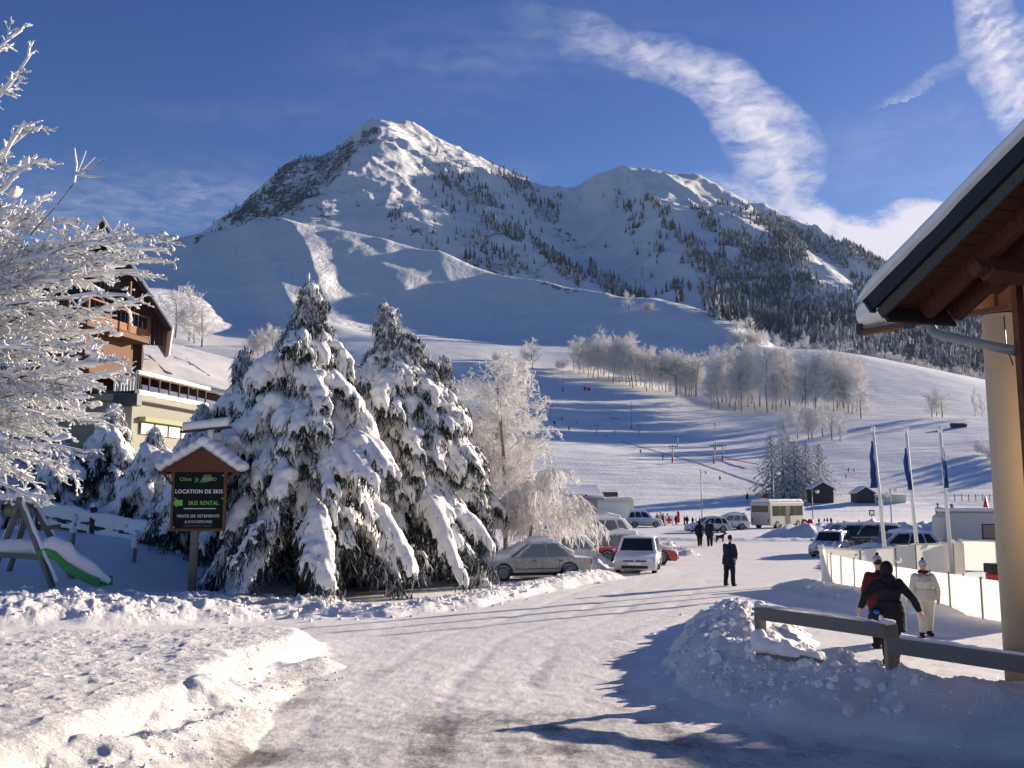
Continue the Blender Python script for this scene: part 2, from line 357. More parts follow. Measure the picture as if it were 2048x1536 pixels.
# ------------------------------------------------------------------ mesh helpers
def link(ob, parent=None):
    col.objects.link(ob)
    if parent is not None: ob.parent = parent
    return ob
def mesh_np(name, verts, faces, mats=(), parent=None, smooth=False, midx=None, attrs=None):
    """faces: int array (n,3) or (n,4) or list of such arrays"""
    me = bpy.data.meshes.new(name); V = np.asarray(verts, np.float32)
    fl = faces if isinstance(faces, list) else [faces]
    fl = [np.asarray(f, np.int32) for f in fl if len(f)]
    nl = sum(f.size for f in fl); nf = sum(len(f) for f in fl)
    me.vertices.add(len(V)); me.vertices.foreach_set('co', V.ravel()); me.loops.add(nl); me.polygons.add(nf)
    me.loops.foreach_set('vertex_index', np.concatenate([f.ravel() for f in fl]))
    tot = np.concatenate([np.full(len(f), f.shape[1], np.int32) for f in fl]); st = np.concatenate([[0], np.cumsum(tot)[:-1]]).astype(np.int32)
    me.polygons.foreach_set('loop_start', st)
    try: me.polygons.foreach_set('loop_total', tot)
    except Exception: pass
    if midx is not None: me.polygons.foreach_set('material_index', np.asarray(midx, np.int32))
    me.polygons.foreach_set('use_smooth', np.full(nf, bool(smooth)))
    me.update(calc_edges=True)
    for a, vals in (attrs or {}).items():
        at_ = me.attributes.new(a, 'FLOAT', 'POINT'); at_.data.foreach_set('value', np.asarray(vals, np.float32))
    for m in ([mats] if isinstance(mats, str) else mats): me.materials.append(MATS[m])
    return link(bpy.data.objects.new(name, me), parent)
def tag(o, label=None, cat=None, group=None, kind=None):
    for k, v in (('label', label), ('category', cat), ('group', group), ('kind', kind)):
        if v: o[k] = v
    return o
def empty(name, loc=(0, 0, 0), rz=0.0, label=None, cat=None, group=None):
    o = bpy.data.objects.new(name, None); o.location = loc; o.rotation_euler = (0, 0, rz); o.empty_display_size = .3
    col.objects.link(o); return tag(o, label, cat, group)
def kids(o): return [c for c in scene.objects if c.parent is o]
def copy_tree(o, parent=None, ch=None):
    if ch is None:
        ch = {}
        for c in scene.objects:
            if c.parent: ch.setdefault(c.parent.name, []).append(c)
    c = o.copy(); col.objects.link(c); c.parent = parent
    for k in ch.get(o.name, []): copy_tree(k, c, ch)
    return c
class MB:
    def __init__(s): s.v = []; s.f = []; s.m = []; s.cur = 0
    def add(s, vs, fs):
        n = len(s.v); s.v += [tuple(v) for v in vs]; s.f += [tuple(i + n for i in f) for f in fs]; s.m += [s.cur] * len(fs); return s
    def box(s, a, b, M=None):
        x0, y0, z0 = a; x1, y1, z1 = b
        vs = [Vector(p) for p in ((x0, y0, z0), (x1, y0, z0), (x1, y1, z0), (x0, y1, z0), (x0, y0, z1), (x1, y0, z1), (x1, y1, z1), (x0, y1, z1))]
        if M is not None: vs = [M @ v for v in vs]
        return s.add(vs, [(0, 3, 2, 1), (4, 5, 6, 7), (0, 1, 5, 4), (1, 2, 6, 5), (2, 3, 7, 6), (3, 0, 4, 7)])
    def beam(s, p, q, w, h, up=(0, 0, 1)):
        p = Vector(p); q = Vector(q); d = (q - p); L = d.length; d.normalize(); x = d.cross(Vector(up))
        if x.length < 1e-4: x = Vector((1, 0, 0))
        x.normalize(); z = x.cross(d).normalized()
        vs = [r + x * (i * w / 2) + z * (j * h / 2) for r in (p, q) for i, j in ((-1, -1), (1, -1), (1, 1), (-1, 1))]
        return s.add(vs, [(0, 1, 2, 3), (7, 6, 5, 4), (0, 4, 5, 1), (1, 5, 6, 2), (2, 6, 7, 3), (3, 7, 4, 0)])
    def tube(s, pts, rad, n=8, cap=True):
        pts = [Vector(p) for p in pts]; k = len(pts); rr = rad if isinstance(rad, (list, tuple)) else [rad] * k
        vs = []; prev = None
        for i, p in enumerate(pts):
            d = (pts[min(i + 1, k - 1)] - pts[max(i - 1, 0)])
            d = d.normalized() if d.length > 1e-9 else Vector((0, 0, 1))
            if prev is None: x = d.orthogonal().normalized()
            else:
                x = prev - d * prev.dot(d); x = x.normalized() if x.length > 1e-6 else d.orthogonal().normalized()
            prev = x; y = d.cross(x)
            vs += [p + (x * math.cos(2 * math.pi * j / n) + y * math.sin(2 * math.pi * j / n)) * rr[i] for j in range(n)]
        fs = [(i * n + j, i * n + (j + 1) % n, (i + 1) * n + (j + 1) % n, (i + 1) * n + j) for i in range(k - 1) for j in range(n)]
        if cap: fs += [tuple(range(n - 1, -1, -1)), tuple((k - 1) * n + j for j in range(n))]
        return s.add(vs, fs)
    def ell(s, c, r, nu=10, nv=7, M=None):
        c = Vector(c); vs = [Vector((0, 0, -1))]
        for i in range(1, nv):
            a = -math.pi / 2 + math.pi * i / nv
            vs += [Vector((math.cos(a) * math.cos(2 * math.pi * j / nu), math.cos(a) * math.sin(2 * math.pi * j / nu), math.sin(a))) for j in range(nu)]
        vs.append(Vector((0, 0, 1)))
        vs = [Vector((v.x * r[0], v.y * r[1], v.z * r[2])) for v in vs]
        if M is not None: vs = [M @ v for v in vs]
        vs = [v + c for v in vs]; fs = [(0, 1 + (j + 1) % nu, 1 + j) for j in range(nu)]
        for i in range(nv - 2):
            o = 1 + i * nu; fs += [(o + j, o + (j + 1) % nu, o + nu + (j + 1) % nu, o + nu + j) for j in range(nu)]
        o = 1 + (nv - 2) * nu; fs += [(o + j, o + (j + 1) % nu, len(vs) - 1) for j in range(nu)]
        return s.add(vs, fs)
    def prism(s, poly, axis, a, b):
        """poly 2-D outline (ccw), extruded along axis from a to b. axis 'x': (y,z), 'y': (x,z), 'z': (x,y)"""
        n = len(poly)
        def P(p, t): return {'x': (t, p[0], p[1]), 'y': (p[0], t, p[1]), 'z': (p[0], p[1], t)}[axis]
        vs = [P(p, a) for p in poly] + [P(p, b) for p in poly]
        return s.add(vs, [tuple(range(n)), tuple(range(2 * n - 1, n - 1, -1))] + [(i, n + i, n + (i + 1) % n, (i + 1) % n) for i in range(n)])
    def build(s, name, mats, parent=None, smooth=False, bevel=0.0, M=None, seg=2, fix=True):
        me = bpy.data.meshes.new(name); vs = s.v if M is None else [tuple(M @ Vector(v)) for v in s.v]
        me.from_pydata(vs, [], s.f)
        for m in ([mats] if isinstance(mats, str) else mats): me.materials.append(MATS[m])
        me.polygons.foreach_set('material_index', s.m)
        if fix or bevel:
            bm = bmesh.new(); bm.from_mesh(me)
            if bevel: bmesh.ops.remove_doubles(bm, verts=bm.verts, dist=1e-4)
            bmesh.ops.recalc_face_normals(bm, faces=bm.faces)
            if bevel: bmesh.ops.bevel(bm, geom=[e for e in bm.edges if e.calc_face_angle(0) > .35], offset=bevel, segments=seg, affect='EDGES', profile=.6, clamp_overlap=True)
            bm.to_mesh(me); bm.free()
        me.polygons.foreach_set('use_smooth', [smooth] * len(me.polygons)); me.update()
        return link(bpy.data.objects.new(name, me), parent)
def remesh(mb, name, mats, voxel, parent=None, smooth=True, jitter=0.0, jf=6.0, sm=2, matfn=None):
    """one continuous skin around overlapping closed pieces"""
    me = bpy.data.meshes.new('tmp'); me.from_pydata(mb.v, [], mb.f); ob = bpy.data.objects.new('tmp', me); col.objects.link(ob)
    r = ob.modifiers.new('r', 'REMESH'); r.mode = 'VOXEL'; r.voxel_size = voxel
    if sm: q = ob.modifiers.new('s', 'SMOOTH'); q.factor = .5; q.iterations = sm
    dg = bpy.context.evaluated_depsgraph_get(); me2 = bpy.data.meshes.new_from_object(ob.evaluated_get(dg))
    bpy.data.objects.remove(ob); bpy.data.meshes.remove(me)
    n = len(me2.vertices); V = np.empty(n * 3, np.float32); me2.vertices.foreach_get('co', V); V = V.reshape(-1, 3)
    if jitter:
        Nn = np.empty(n * 3, np.float32); me2.vertices.foreach_get('normal', Nn); Nn = Nn.reshape(-1, 3)
        d = fbm(V[:, 0] * jf + V[:, 2] * jf * .7, V[:, 1] * jf - V[:, 2] * jf * .6, 3, 5) + .5 * fbm(V[:, 2] * jf * 1.3, V[:, 0] * jf - V[:, 1] * jf, 2, 9)
        V = V + Nn * (d * jitter)[:, None]; me2.vertices.foreach_set('co', V.ravel())
    me2.name = name
    for m in ([mats] if isinstance(mats, str) else mats): me2.materials.append(MATS[m])
    if matfn:
        c = np.empty(len(me2.polygons) * 3, np.float32); me2.polygons.foreach_get('center', c)
        me2.polygons.foreach_set('material_index', matfn(c.reshape(-1, 3)).astype(np.int32))
    me2.polygons.foreach_set('use_smooth', [smooth] * len(me2.polygons)); me2.update()
    return link(bpy.data.objects.new(name, me2), parent)

# ------------------------------------------------------------------ terrain sheets
UU = np.concatenate([-np.geomspace(2, .70, 9)[:-1], np.linspace(-.70, .70, 820), np.geomspace(.70, 2, 9)[1:]])
def sheet(rows, fn):
    U, Y = np.meshgrid(UU, rows); X = U * Y; Z = fn(X, Y)
    nu = len(UU); nr = len(rows); i = np.arange((nr - 1) * (nu - 1)); r = i // (nu - 1); c = i % (nu - 1)
    F = np.stack([r * nu + c, r * nu + c + 1, (r + 1) * nu + c + 1, (r + 1) * nu + c], 1)
    return X, Y, Z, F
def submesh(name, V, F, sel, mats, attrs=None, kind='structure', smooth=True):
    f = F[sel]; used = np.unique(f); mp = np.zeros(len(V), np.int64); mp[used] = np.arange(len(used))
    o = mesh_np(name, V[used], mp[f], mats, None, smooth, None, {k: a[used] for k, a in (attrs or {}).items()})
    return tag(o, kind=kind)
ROADPOLY = [G(290, 1560), G(440, 1448), G(520, 1400), G(560, 1345), G(690, 1310), G(760, 1255), G(900, 1225), G(1010, 1200), G(1110, 1182), G(1230, 1150), (4.6, 44), (7, 62), (8, 70), (8, 118), (75, 118), (75, 84), (26, 72), (17, 45), (10.4, 31.5), (12, 25), (16, 21), (13, 10), (9, 8.9), (6.6, 10), (5, 11.5), (5, 15), (6.2, 21), (4.6, 23.5), (2.9, 20), (2.2, 15), (2.1, 12), (3, 9.4), (5, 7.8), (7, 5), (4, 1), (-2.6, 3), (-2.9, 6)]
DRIVE = [G(-300, 1244), G(0, 1247), G(400, 1250), G(760, 1248), G(760, 1275), G(600, 1282), G(300, 1286), G(0, 1292), G(-300, 1292)]
DIRT = [(G(1010, 1445), 1.0, .9), (G(900, 1500), .8, .55), (G(1060, 1500), .9, 1.0), (G(1200, 1470), .7, .55), (G(1480, 1490), .8, .8), (G(760, 1500), .8, .4), (G(620, 1510), .6, .35), (G(1330, 1520), .7, .6), (G(560, 1400), .45, .4)]
r1 = np.geomspace(4.0, 45, 400); r2 = np.geomspace(45, 112, 120)[1:]
X, Y, Z, F = sheet(np.concatenate([np.linspace(-60, 3.9, 30)[:-1] * 0 + 4.0, r1, r2])[29:], H)
V = np.stack([X.ravel(), Y.ravel(), Z.ravel()], 1)
Xr, Yr = X.ravel(), Y.ravel()
sdr = poly_sd(Xr, Yr, ROADPOLY); drv = poly_sd(Xr, Yr, DRIVE)
wv = fbm(Xr * 1.3, Yr * 1.3, 4, 77) * .45
packed = np.maximum(sstep(-.15, .35, sdr + wv), sstep(-.1, .3, drv + wv * .5) * .8)
dirt = np.zeros(len(Xr))
for (dx, dy), rr_, k in DIRT: dirt = np.maximum(dirt, .62 * k * np.exp(-(((Xr - dx) / (rr_ * 1.5)) ** 2 + ((Yr - dy) / (rr_ * .75)) ** 2)))
dirt = dirt * (.75 + .8 * fbm(Xr * 2.2, Yr * 3.5, 4, 5)) + .42 * np.exp(-((sdr - .5) / .4) ** 2) * (Xr < -1.5) * (Yr < 16) * sstep(-.3, .5, fbm(Xr * 1.5, Yr * 1.5, 3, 66))
hb = Z.ravel() - base(Xr, Yr)
roughv = np.clip(sstep(.03, .22, np.abs(hb)) * .8 + .12 + .6 * sstep(.2, .6, poly_sd(Xr, Yr, PLAT)), 0, 1) * (1 - .75 * packed)
roughv = np.where((Xr < -4) & (Yr > 21) & (hb < .12), .08, roughv)
at_g = {'packed': packed, 'dirt': np.clip(dirt, 0, 1), 'rough': roughv}
rd_ = Xr - np.interp(Yr, [4, 9, 14, 20, 28, 40, 60], [-.2, -.3, -.4, .6, 3.2, 7.5, 11]) + fbm(Yr * .25, Yr * 0 + 3, 2, 5) * .5
for o_ in (-1.9, -.4, .75, 2.0): at_g['dirt'] = np.clip(at_g['dirt'] + .45 * np.exp(-((rd_ - o_) / .22) ** 2) * sstep(34, 10, Yr) * sstep(-.2, .4, fbm(Xr * .9, Yr * .7, 3, 33)), 0, 1)
at_g['dirt'] = np.clip(at_g['dirt'] + .20 * sstep(18, 6, Yr), 0, 1)
fx, fy = Xr[F].mean(1), Yr[F].mean(1)
isroad = poly_sd(fx, fy, ROADPOLY) > .1
lb = (poly_sd(fx, fy, PLAT) > -.15) & ~isroad
dR, _, _ = seg_dist(fx, fy, [(a, b, c) for a, b, c, d in RBANK]); rb = (dR < 1.9) & ~isroad & ~lb
submesh('road', V, F, isroad, 'ground_snow', at_g)
submesh('snow_bank', V, F, lb, 'ground_snow', at_g)
submesh('snow_bank', V, F, rb, 'ground_snow', at_g)
submesh('snow_ground', V, F, ~(isroad | lb | rb), 'ground_snow', at_g)
# ground behind and beside the camera
gx, gy = np.meshgrid(np.linspace(-120, 120, 61), np.linspace(-90, 4.0, 40)); g = H(gx, gy)
i = np.arange(60 * 39); r_ = i // 60; c_ = i % 60
Fb = np.stack([r_ * 61 + c_, r_ * 61 + c_ + 1, (r_ + 1) * 61 + c_ + 1, (r_ + 1) * 61 + c_], 1)
sel = ~((gy.ravel()[Fb].mean(1) > 2.5) & (np.abs(gx.ravel()[Fb].mean(1)) < 23))
tag(mesh_np('snow_ground', np.stack([gx.ravel(), gy.ravel(), g.ravel() - .03], 1), Fb, 'snow', None, True), kind='structure')

rows = np.concatenate([np.geomspace(112, 640, 250), np.geomspace(640, 4200, 330)[1:]])
X, Y, Z, F = sheet(rows, HH)
V = np.stack([X.ravel(), Y.ravel(), Z.ravel()], 1)
PX, PYY = px_of(V[:, 0], V[:, 1], V[:, 2]); Yr = V[:, 1]
def pm(poly, soft=14.0):
    out = np.zeros(len(PX)); m = (Yr > 560) & (PX > -400) & (PX < 2500)
    d = poly_sd(PX[m], PYY[m], poly); w = fbm(PX[m] / 30, PYY[m] / 30, 4, 3) * 26
    out[m] = sstep(-soft, soft, d + w); return out
rock = np.zeros(len(PX))
for poly, k in (
    ([(395, 480), (440, 430), (480, 405), (530, 360), (600, 310), (690, 285), (722, 245), (760, 250), (735, 300), (690, 350), (660, 390), (600, 430), (520, 445)], 1.0),
    ([(690, 330), (720, 350), (700, 420), (640, 440), (600, 440)], .45),
    ([(740, 300), (800, 320), (850, 400), (840, 450), (700, 440), (690, 380)], .36),
    ([(860, 320), (930, 340), (1000, 400), (1060, 470), (1000, 480), (930, 430)], .62),
    ([(760, 430), (870, 430), (880, 470), (840, 480), (770, 470)], .5),
    ([(540, 450), (600, 460), (640, 540), (680, 600), (640, 610), (590, 520), (550, 490)], .42),
    ([(620, 470), (760, 500), (880, 560), (700, 600), (640, 540)], .30),
    ([(900, 440), (1000, 470), (1100, 540), (1180, 590), (1050, 570), (930, 530)], .5),
    ([(1020, 390), (1060, 380), (1130, 440), (1200, 520), (1180, 540), (1100, 470)], .55),
    ([(1260, 440), (1310, 440), (1330, 500), (1290, 540), (1260, 500)], .3),
    ([(1150, 380), (1290, 360), (1300, 400), (1200, 420)], .28)):
    rock = np.maximum(rock, k * pm(poly))
rock = np.where(Yr > 560, rock, 0)
at_m = {'rock': rock}
fy = Yr[F].mean(1)
submesh('ski_slope', V, F, fy < 640, 'slope_snow')
submesh('mountain', V, F, fy >= 640, 'mountain_snow', at_m)

# ------------------------------------------------------------------ high cloud, thin sheets six kilometres up
def cloud_mat():
    m = bpy.data.materials.new('cloud'); m.use_nodes = True; t = m.node_tree; t.nodes.clear()
    o = N(t, 'ShaderNodeOutputMaterial'); tr = N(t, 'ShaderNodeBsdfTransparent'); df = N(t, 'ShaderNodeBsdfDiffuse'); tl = N(t, 'ShaderNodeBsdfTranslucent')
    df.inputs[0].default_value = (.95, .96, 1, 1); tl.inputs[0].default_value = (.95, .96, 1, 1)
    ms = N(t, 'ShaderNodeAddShader'); t.links.new(df.outputs[0], ms.inputs[0]); t.links.new(tl.outputs[0], ms.inputs[1])
    mx = N(t, 'ShaderNodeMixShader'); a = N(t, 'ShaderNodeAttribute', attribute_name='dens').outputs['Fac']
    v = pos(t); k = noise(t, .0016, 8, .6, v, .5)
    r_ = ramp(t, k, .30, .62); a3 = math_(t, 'POWER', a, 2.5); u_ = math_(t, 'ADD', r_, math_(t, 'MULTIPLY', math_(t, 'SUBTRACT', 1.0, r_), a3), True)
    t.links.new(math_(t, 'MULTIPLY', a, u_, True), mx.inputs[0])
    t.links.new(tr.outputs[0], mx.inputs[1]); t.links.new(ms.outputs[0], mx.inputs[2]); t.links.new(mx.outputs[0], o.inputs['Surface']); MATS['cloud'] = m
cloud_mat()
def cloud(x0, x1, y0, y1, fn, alt=6000.0, step=4):
    xs = np.arange(x0, x1 + 1, step); ys = np.arange(y0, y1 + 1, step); A, B = np.meshgrid(xs, ys)
    cx = (A - 1024.0) / FPX; cy = (768.0 - B) / FPX; yy = CP - cy * SP; e = (SP + cy * CP) / yy; D = alt / e
    V = np.stack([(cx / yy * D).ravel(), D.ravel(), np.full(A.size, alt)], 1)
    den = np.clip(fn(A, B), 0, 1).ravel(); nx = len(xs); ny = len(ys)
    i = np.arange((nx - 1) * (ny - 1)); r = i // (nx - 1); c = i % (nx - 1)
    F = np.stack([r * nx + c, r * nx + c + 1, (r + 1) * nx + c + 1, (r + 1) * nx + c], 1)
    F = F[den[F].max(1) > .002]
    return tag(mesh_np('cloud', V, F, 'cloud', None, True, None, {'dens': den}), kind='stuff')
def streak(A, B, pts, seed, ang, fx=.012, fy=.09, soft=.55):
    wx = fbm(A / 70, B / 70, 5, seed) * 30; wy = fbm(A / 70, B / 70, 5, seed + 9) * 30
    d, (w, k), _ = seg_dist(A + wx, B + wy, pts)
    c, s = math.cos(ang), math.sin(ang); A2 = A + wx * .9; B2 = B + wy * .9; u = A2 * c + B2 * s; v = -A2 * s + B2 * c
    rip = .62 + .5 * fbm(u * fx * 1.8, v * fy * .6, 5, seed + 3, .6) + .30 * fbm(u * fx * 3, v * fy * 1.7, 4, seed + 5)
    return np.clip(1 - (d / w), 0, 1) ** soft * k * np.clip(rip + .25, 0, 1.3)
def c_main(A, B):
    a = streak(A, B, [(1030, 20, 40, .06), (1130, 62, 46, .25), (1230, 86, 46, .6), (1350, 122, 52, .8), (1440, 165, 62, .9), (1500, 225, 76, 1.0), (1550, 290, 90, 1.0), (1576, 350, 92, .9), (1574, 400, 74, .6), (1600, 440, 40, .2)], 3, R(-18))
    b = streak(A, B, [(1390, 365, 30, .3), (1480, 385, 36, .7), (1560, 412, 44, 1.0), (1640, 455, 56, 1.5), (1730, 500, 75, 1.9), (1900, 520, 95, 1.9)], 13, R(20), .01, .04, .7)
    c = streak(A, B, [(1700, 480, 44, 1.4), (1790, 474, 60, 1.9), (1880, 450, 60, 1.7), (1980, 470, 80, 1.6)], 23, R(10), .01, .03, .6)
    d = streak(A, B, [(1600, 330, 40, .0), (1720, 290, 60, .12), (1900, 240, 60, .1)], 33, R(-25), .01, .05)
    return np.maximum(np.maximum(a * .95, b), np.maximum(c, d))
cloud(980, 2100, -60, 600, c_main)
def c_right(A, B):
    return np.maximum(streak(A, B, [(1930, -60, 60, .9), (1975, 30, 62, .95), (2000, 110, 66, .95), (2040, 190, 74, .9), (2100, 280, 80, .9)], 43, R(-35)) * 1.0,
                      streak(A, B, [(1730, 218, 12, .35), (1800, 186, 16, .6), (1860, 160, 18, .5), (1940, 130, 26, .3)], 53, R(-24), .01, .12))
cloud(1700, 2260, -120, 330, c_right)
def c_veil(A, B):
    f = lambda x, y, rx, ry, k, s: k * np.exp(-((A - x) / rx) ** 2 - ((B - y) / ry) ** 2) * (.55 + .5 * fbm(A / 220, B / 26, 4, s))
    return f(330, 395, 330, 70, .34, 2) + f(60, 470, 260, 60, .2, 12) + f(960, 130, 260, 70, .16, 3) + f(560, 230, 300, 24, .07, 4) + f(1040, 350, 60, 26, .22, 5) + f(1250, 40, 400, 40, .06, 6) + f(1800, 330, 300, 80, .07, 8)
cloud(-400, 2100, -60, 560, c_veil, 7000.0, 10)

# ------------------------------------------------------------------ vegetation
def needle_mat(name, dark, frost=.5, scale=14., fc=(.74, .75, .78), obj=True):
    m, t, b = nt(name); b.inputs['Roughness'].default_value = .8; b.inputs['Specular IOR Level'].default_value = .12
    v = pos(t, (1, 1, 1), obj); f = noise(t, scale, 4, .65, v); g = noise(t, scale * .16, 3, .6, v)
    k = ramp(t, math_(t, 'ADD', math_(t, 'MULTIPLY', f, .6), math_(t, 'MULTIPLY', g, .4)), .62 - frost * .24, .72 - frost * .2)
    t.links.new(mix(t, k, mix(t, g, dark, tuple(x * 1.9 for x in dark)), fc), b.inputs['Base Color']); MATS[name] = m
needle_mat('needles', (.022, .031, .028), .16, 9)
needle_mat('needles_frosted', (.045, .06, .058), .95, 5)
needle_mat('far_needles', (.055, .062, .072), .62, .09, (.62, .62, .64), False)
needle_mat('twig_frost', (.22, .19, .16), 1.25, 1.6, (.80, .78, .76))
needle_mat('grove_frost', (.36, .34, .33), 1.4, .35, (.80, .78, .76))
plain('bark', (.07, .055, .045), .9, var=.4, scale=9, bmp=.02)
plain('grey_bark', (.20, .18, .16), .9, var=.4, scale=6, bmp=.02)
plain('twig_bark', (.12, .09, .07), .85, var=.3, scale=20)

def tubes(polys, sides=3):
    """polys: list of (pts (n,3), radii (n)) -> V, F arrays, vectorised by length"""
    Vs, Fs, off = [], [], 0; byn = {}
    for p, r in polys: byn.setdefault(len(p), []).append((p, r))
    for n, L in byn.items():
        P = np.array([p for p, r in L], float); Rr = np.array([r for p, r in L], float); m = len(L)
        d = np.empty_like(P); d[:, 1:-1] = P[:, 2:] - P[:, :-2]; d[:, 0] = P[:, 1] - P[:, 0]; d[:, -1] = P[:, -1] - P[:, -2]
        d /= np.linalg.norm(d, axis=2, keepdims=True) + 1e-9
        ref = np.where(np.abs(d[:, :, 2:3]) > .9, np.array([1., 0, 0]), np.array([0, 0, 1.]))
        x = np.cross(d, ref); x /= np.linalg.norm(x, axis=2, keepdims=True) + 1e-9; y = np.cross(d, x)
        a = np.arange(sides) * 2 * math.pi / sides
        ring = P[:, :, None, :] + (x[:, :, None, :] * np.cos(a)[None, None, :, None] + y[:, :, None, :] * np.sin(a)[None, None, :, None]) * Rr[:, :, None, None]
        Vs.append(ring.reshape(-1, 3)); b = off + np.arange(m)[:, None, None] * n * sides + np.arange(n - 1)[None, :, None] * sides
        j = np.arange(sides)[None, None, :]; j2 = (j + 1) % sides
        Fs.append(np.stack([b + j, b + j2, b + sides + j2, b + sides + j], -1).reshape(-1, 4)); off += m * n * sides
    return np.concatenate(Vs), np.concatenate(Fs)
def unit(v): return v / (np.linalg.norm(v) + 1e-9)
def grow(out, rng, p, d, L, r, lev, par):
    """recursive twigs. par: nseg, wander, grav (per level), kids (per level), ratio, spread"""
    n = par['nseg'][lev]; pts = [p]; d = unit(d); g = par['grav'][lev]; w = par['wander'][lev]
    for i in range(n):
        d = unit(d + rng.normal(0, w, 3) + np.array([0, 0, g])); p = p + d * L / n; pts.append(p)
    pts = np.array(pts); rad = r * np.linspace(1, par['tip'], n + 1); out[lev].append((pts, rad))
    if lev + 1 >= len(par['nseg']): return
    k = par['kids'][lev]; t0 = par['start'][lev]
    for i in range(k):
        t = t0 + (1 - t0) * (i + rng.rand()) / k; f = t * n; a = min(int(f), n - 1); q = pts[a] + (pts[a + 1] - pts[a]) * (f - a)
        ax = unit(pts[a + 1] - pts[a]); o = unit(np.cross(ax, rng.normal(0, 1, 3))); sp = par['spread'][lev] * (.7 + .6 * rng.rand())
        nd = ax * math.cos(sp) + o * math.sin(sp); nd = nd * np.array([1, 1, par.get('flat', 1)])
        grow(out, rng, q, nd, L * par['ratio'][lev] * (.7 + .6 * rng.rand()) * (1 - par['taper'] * t), max(r * par['rr'][lev] * (1 - .5 * t), par['rmin']), lev + 1, par)

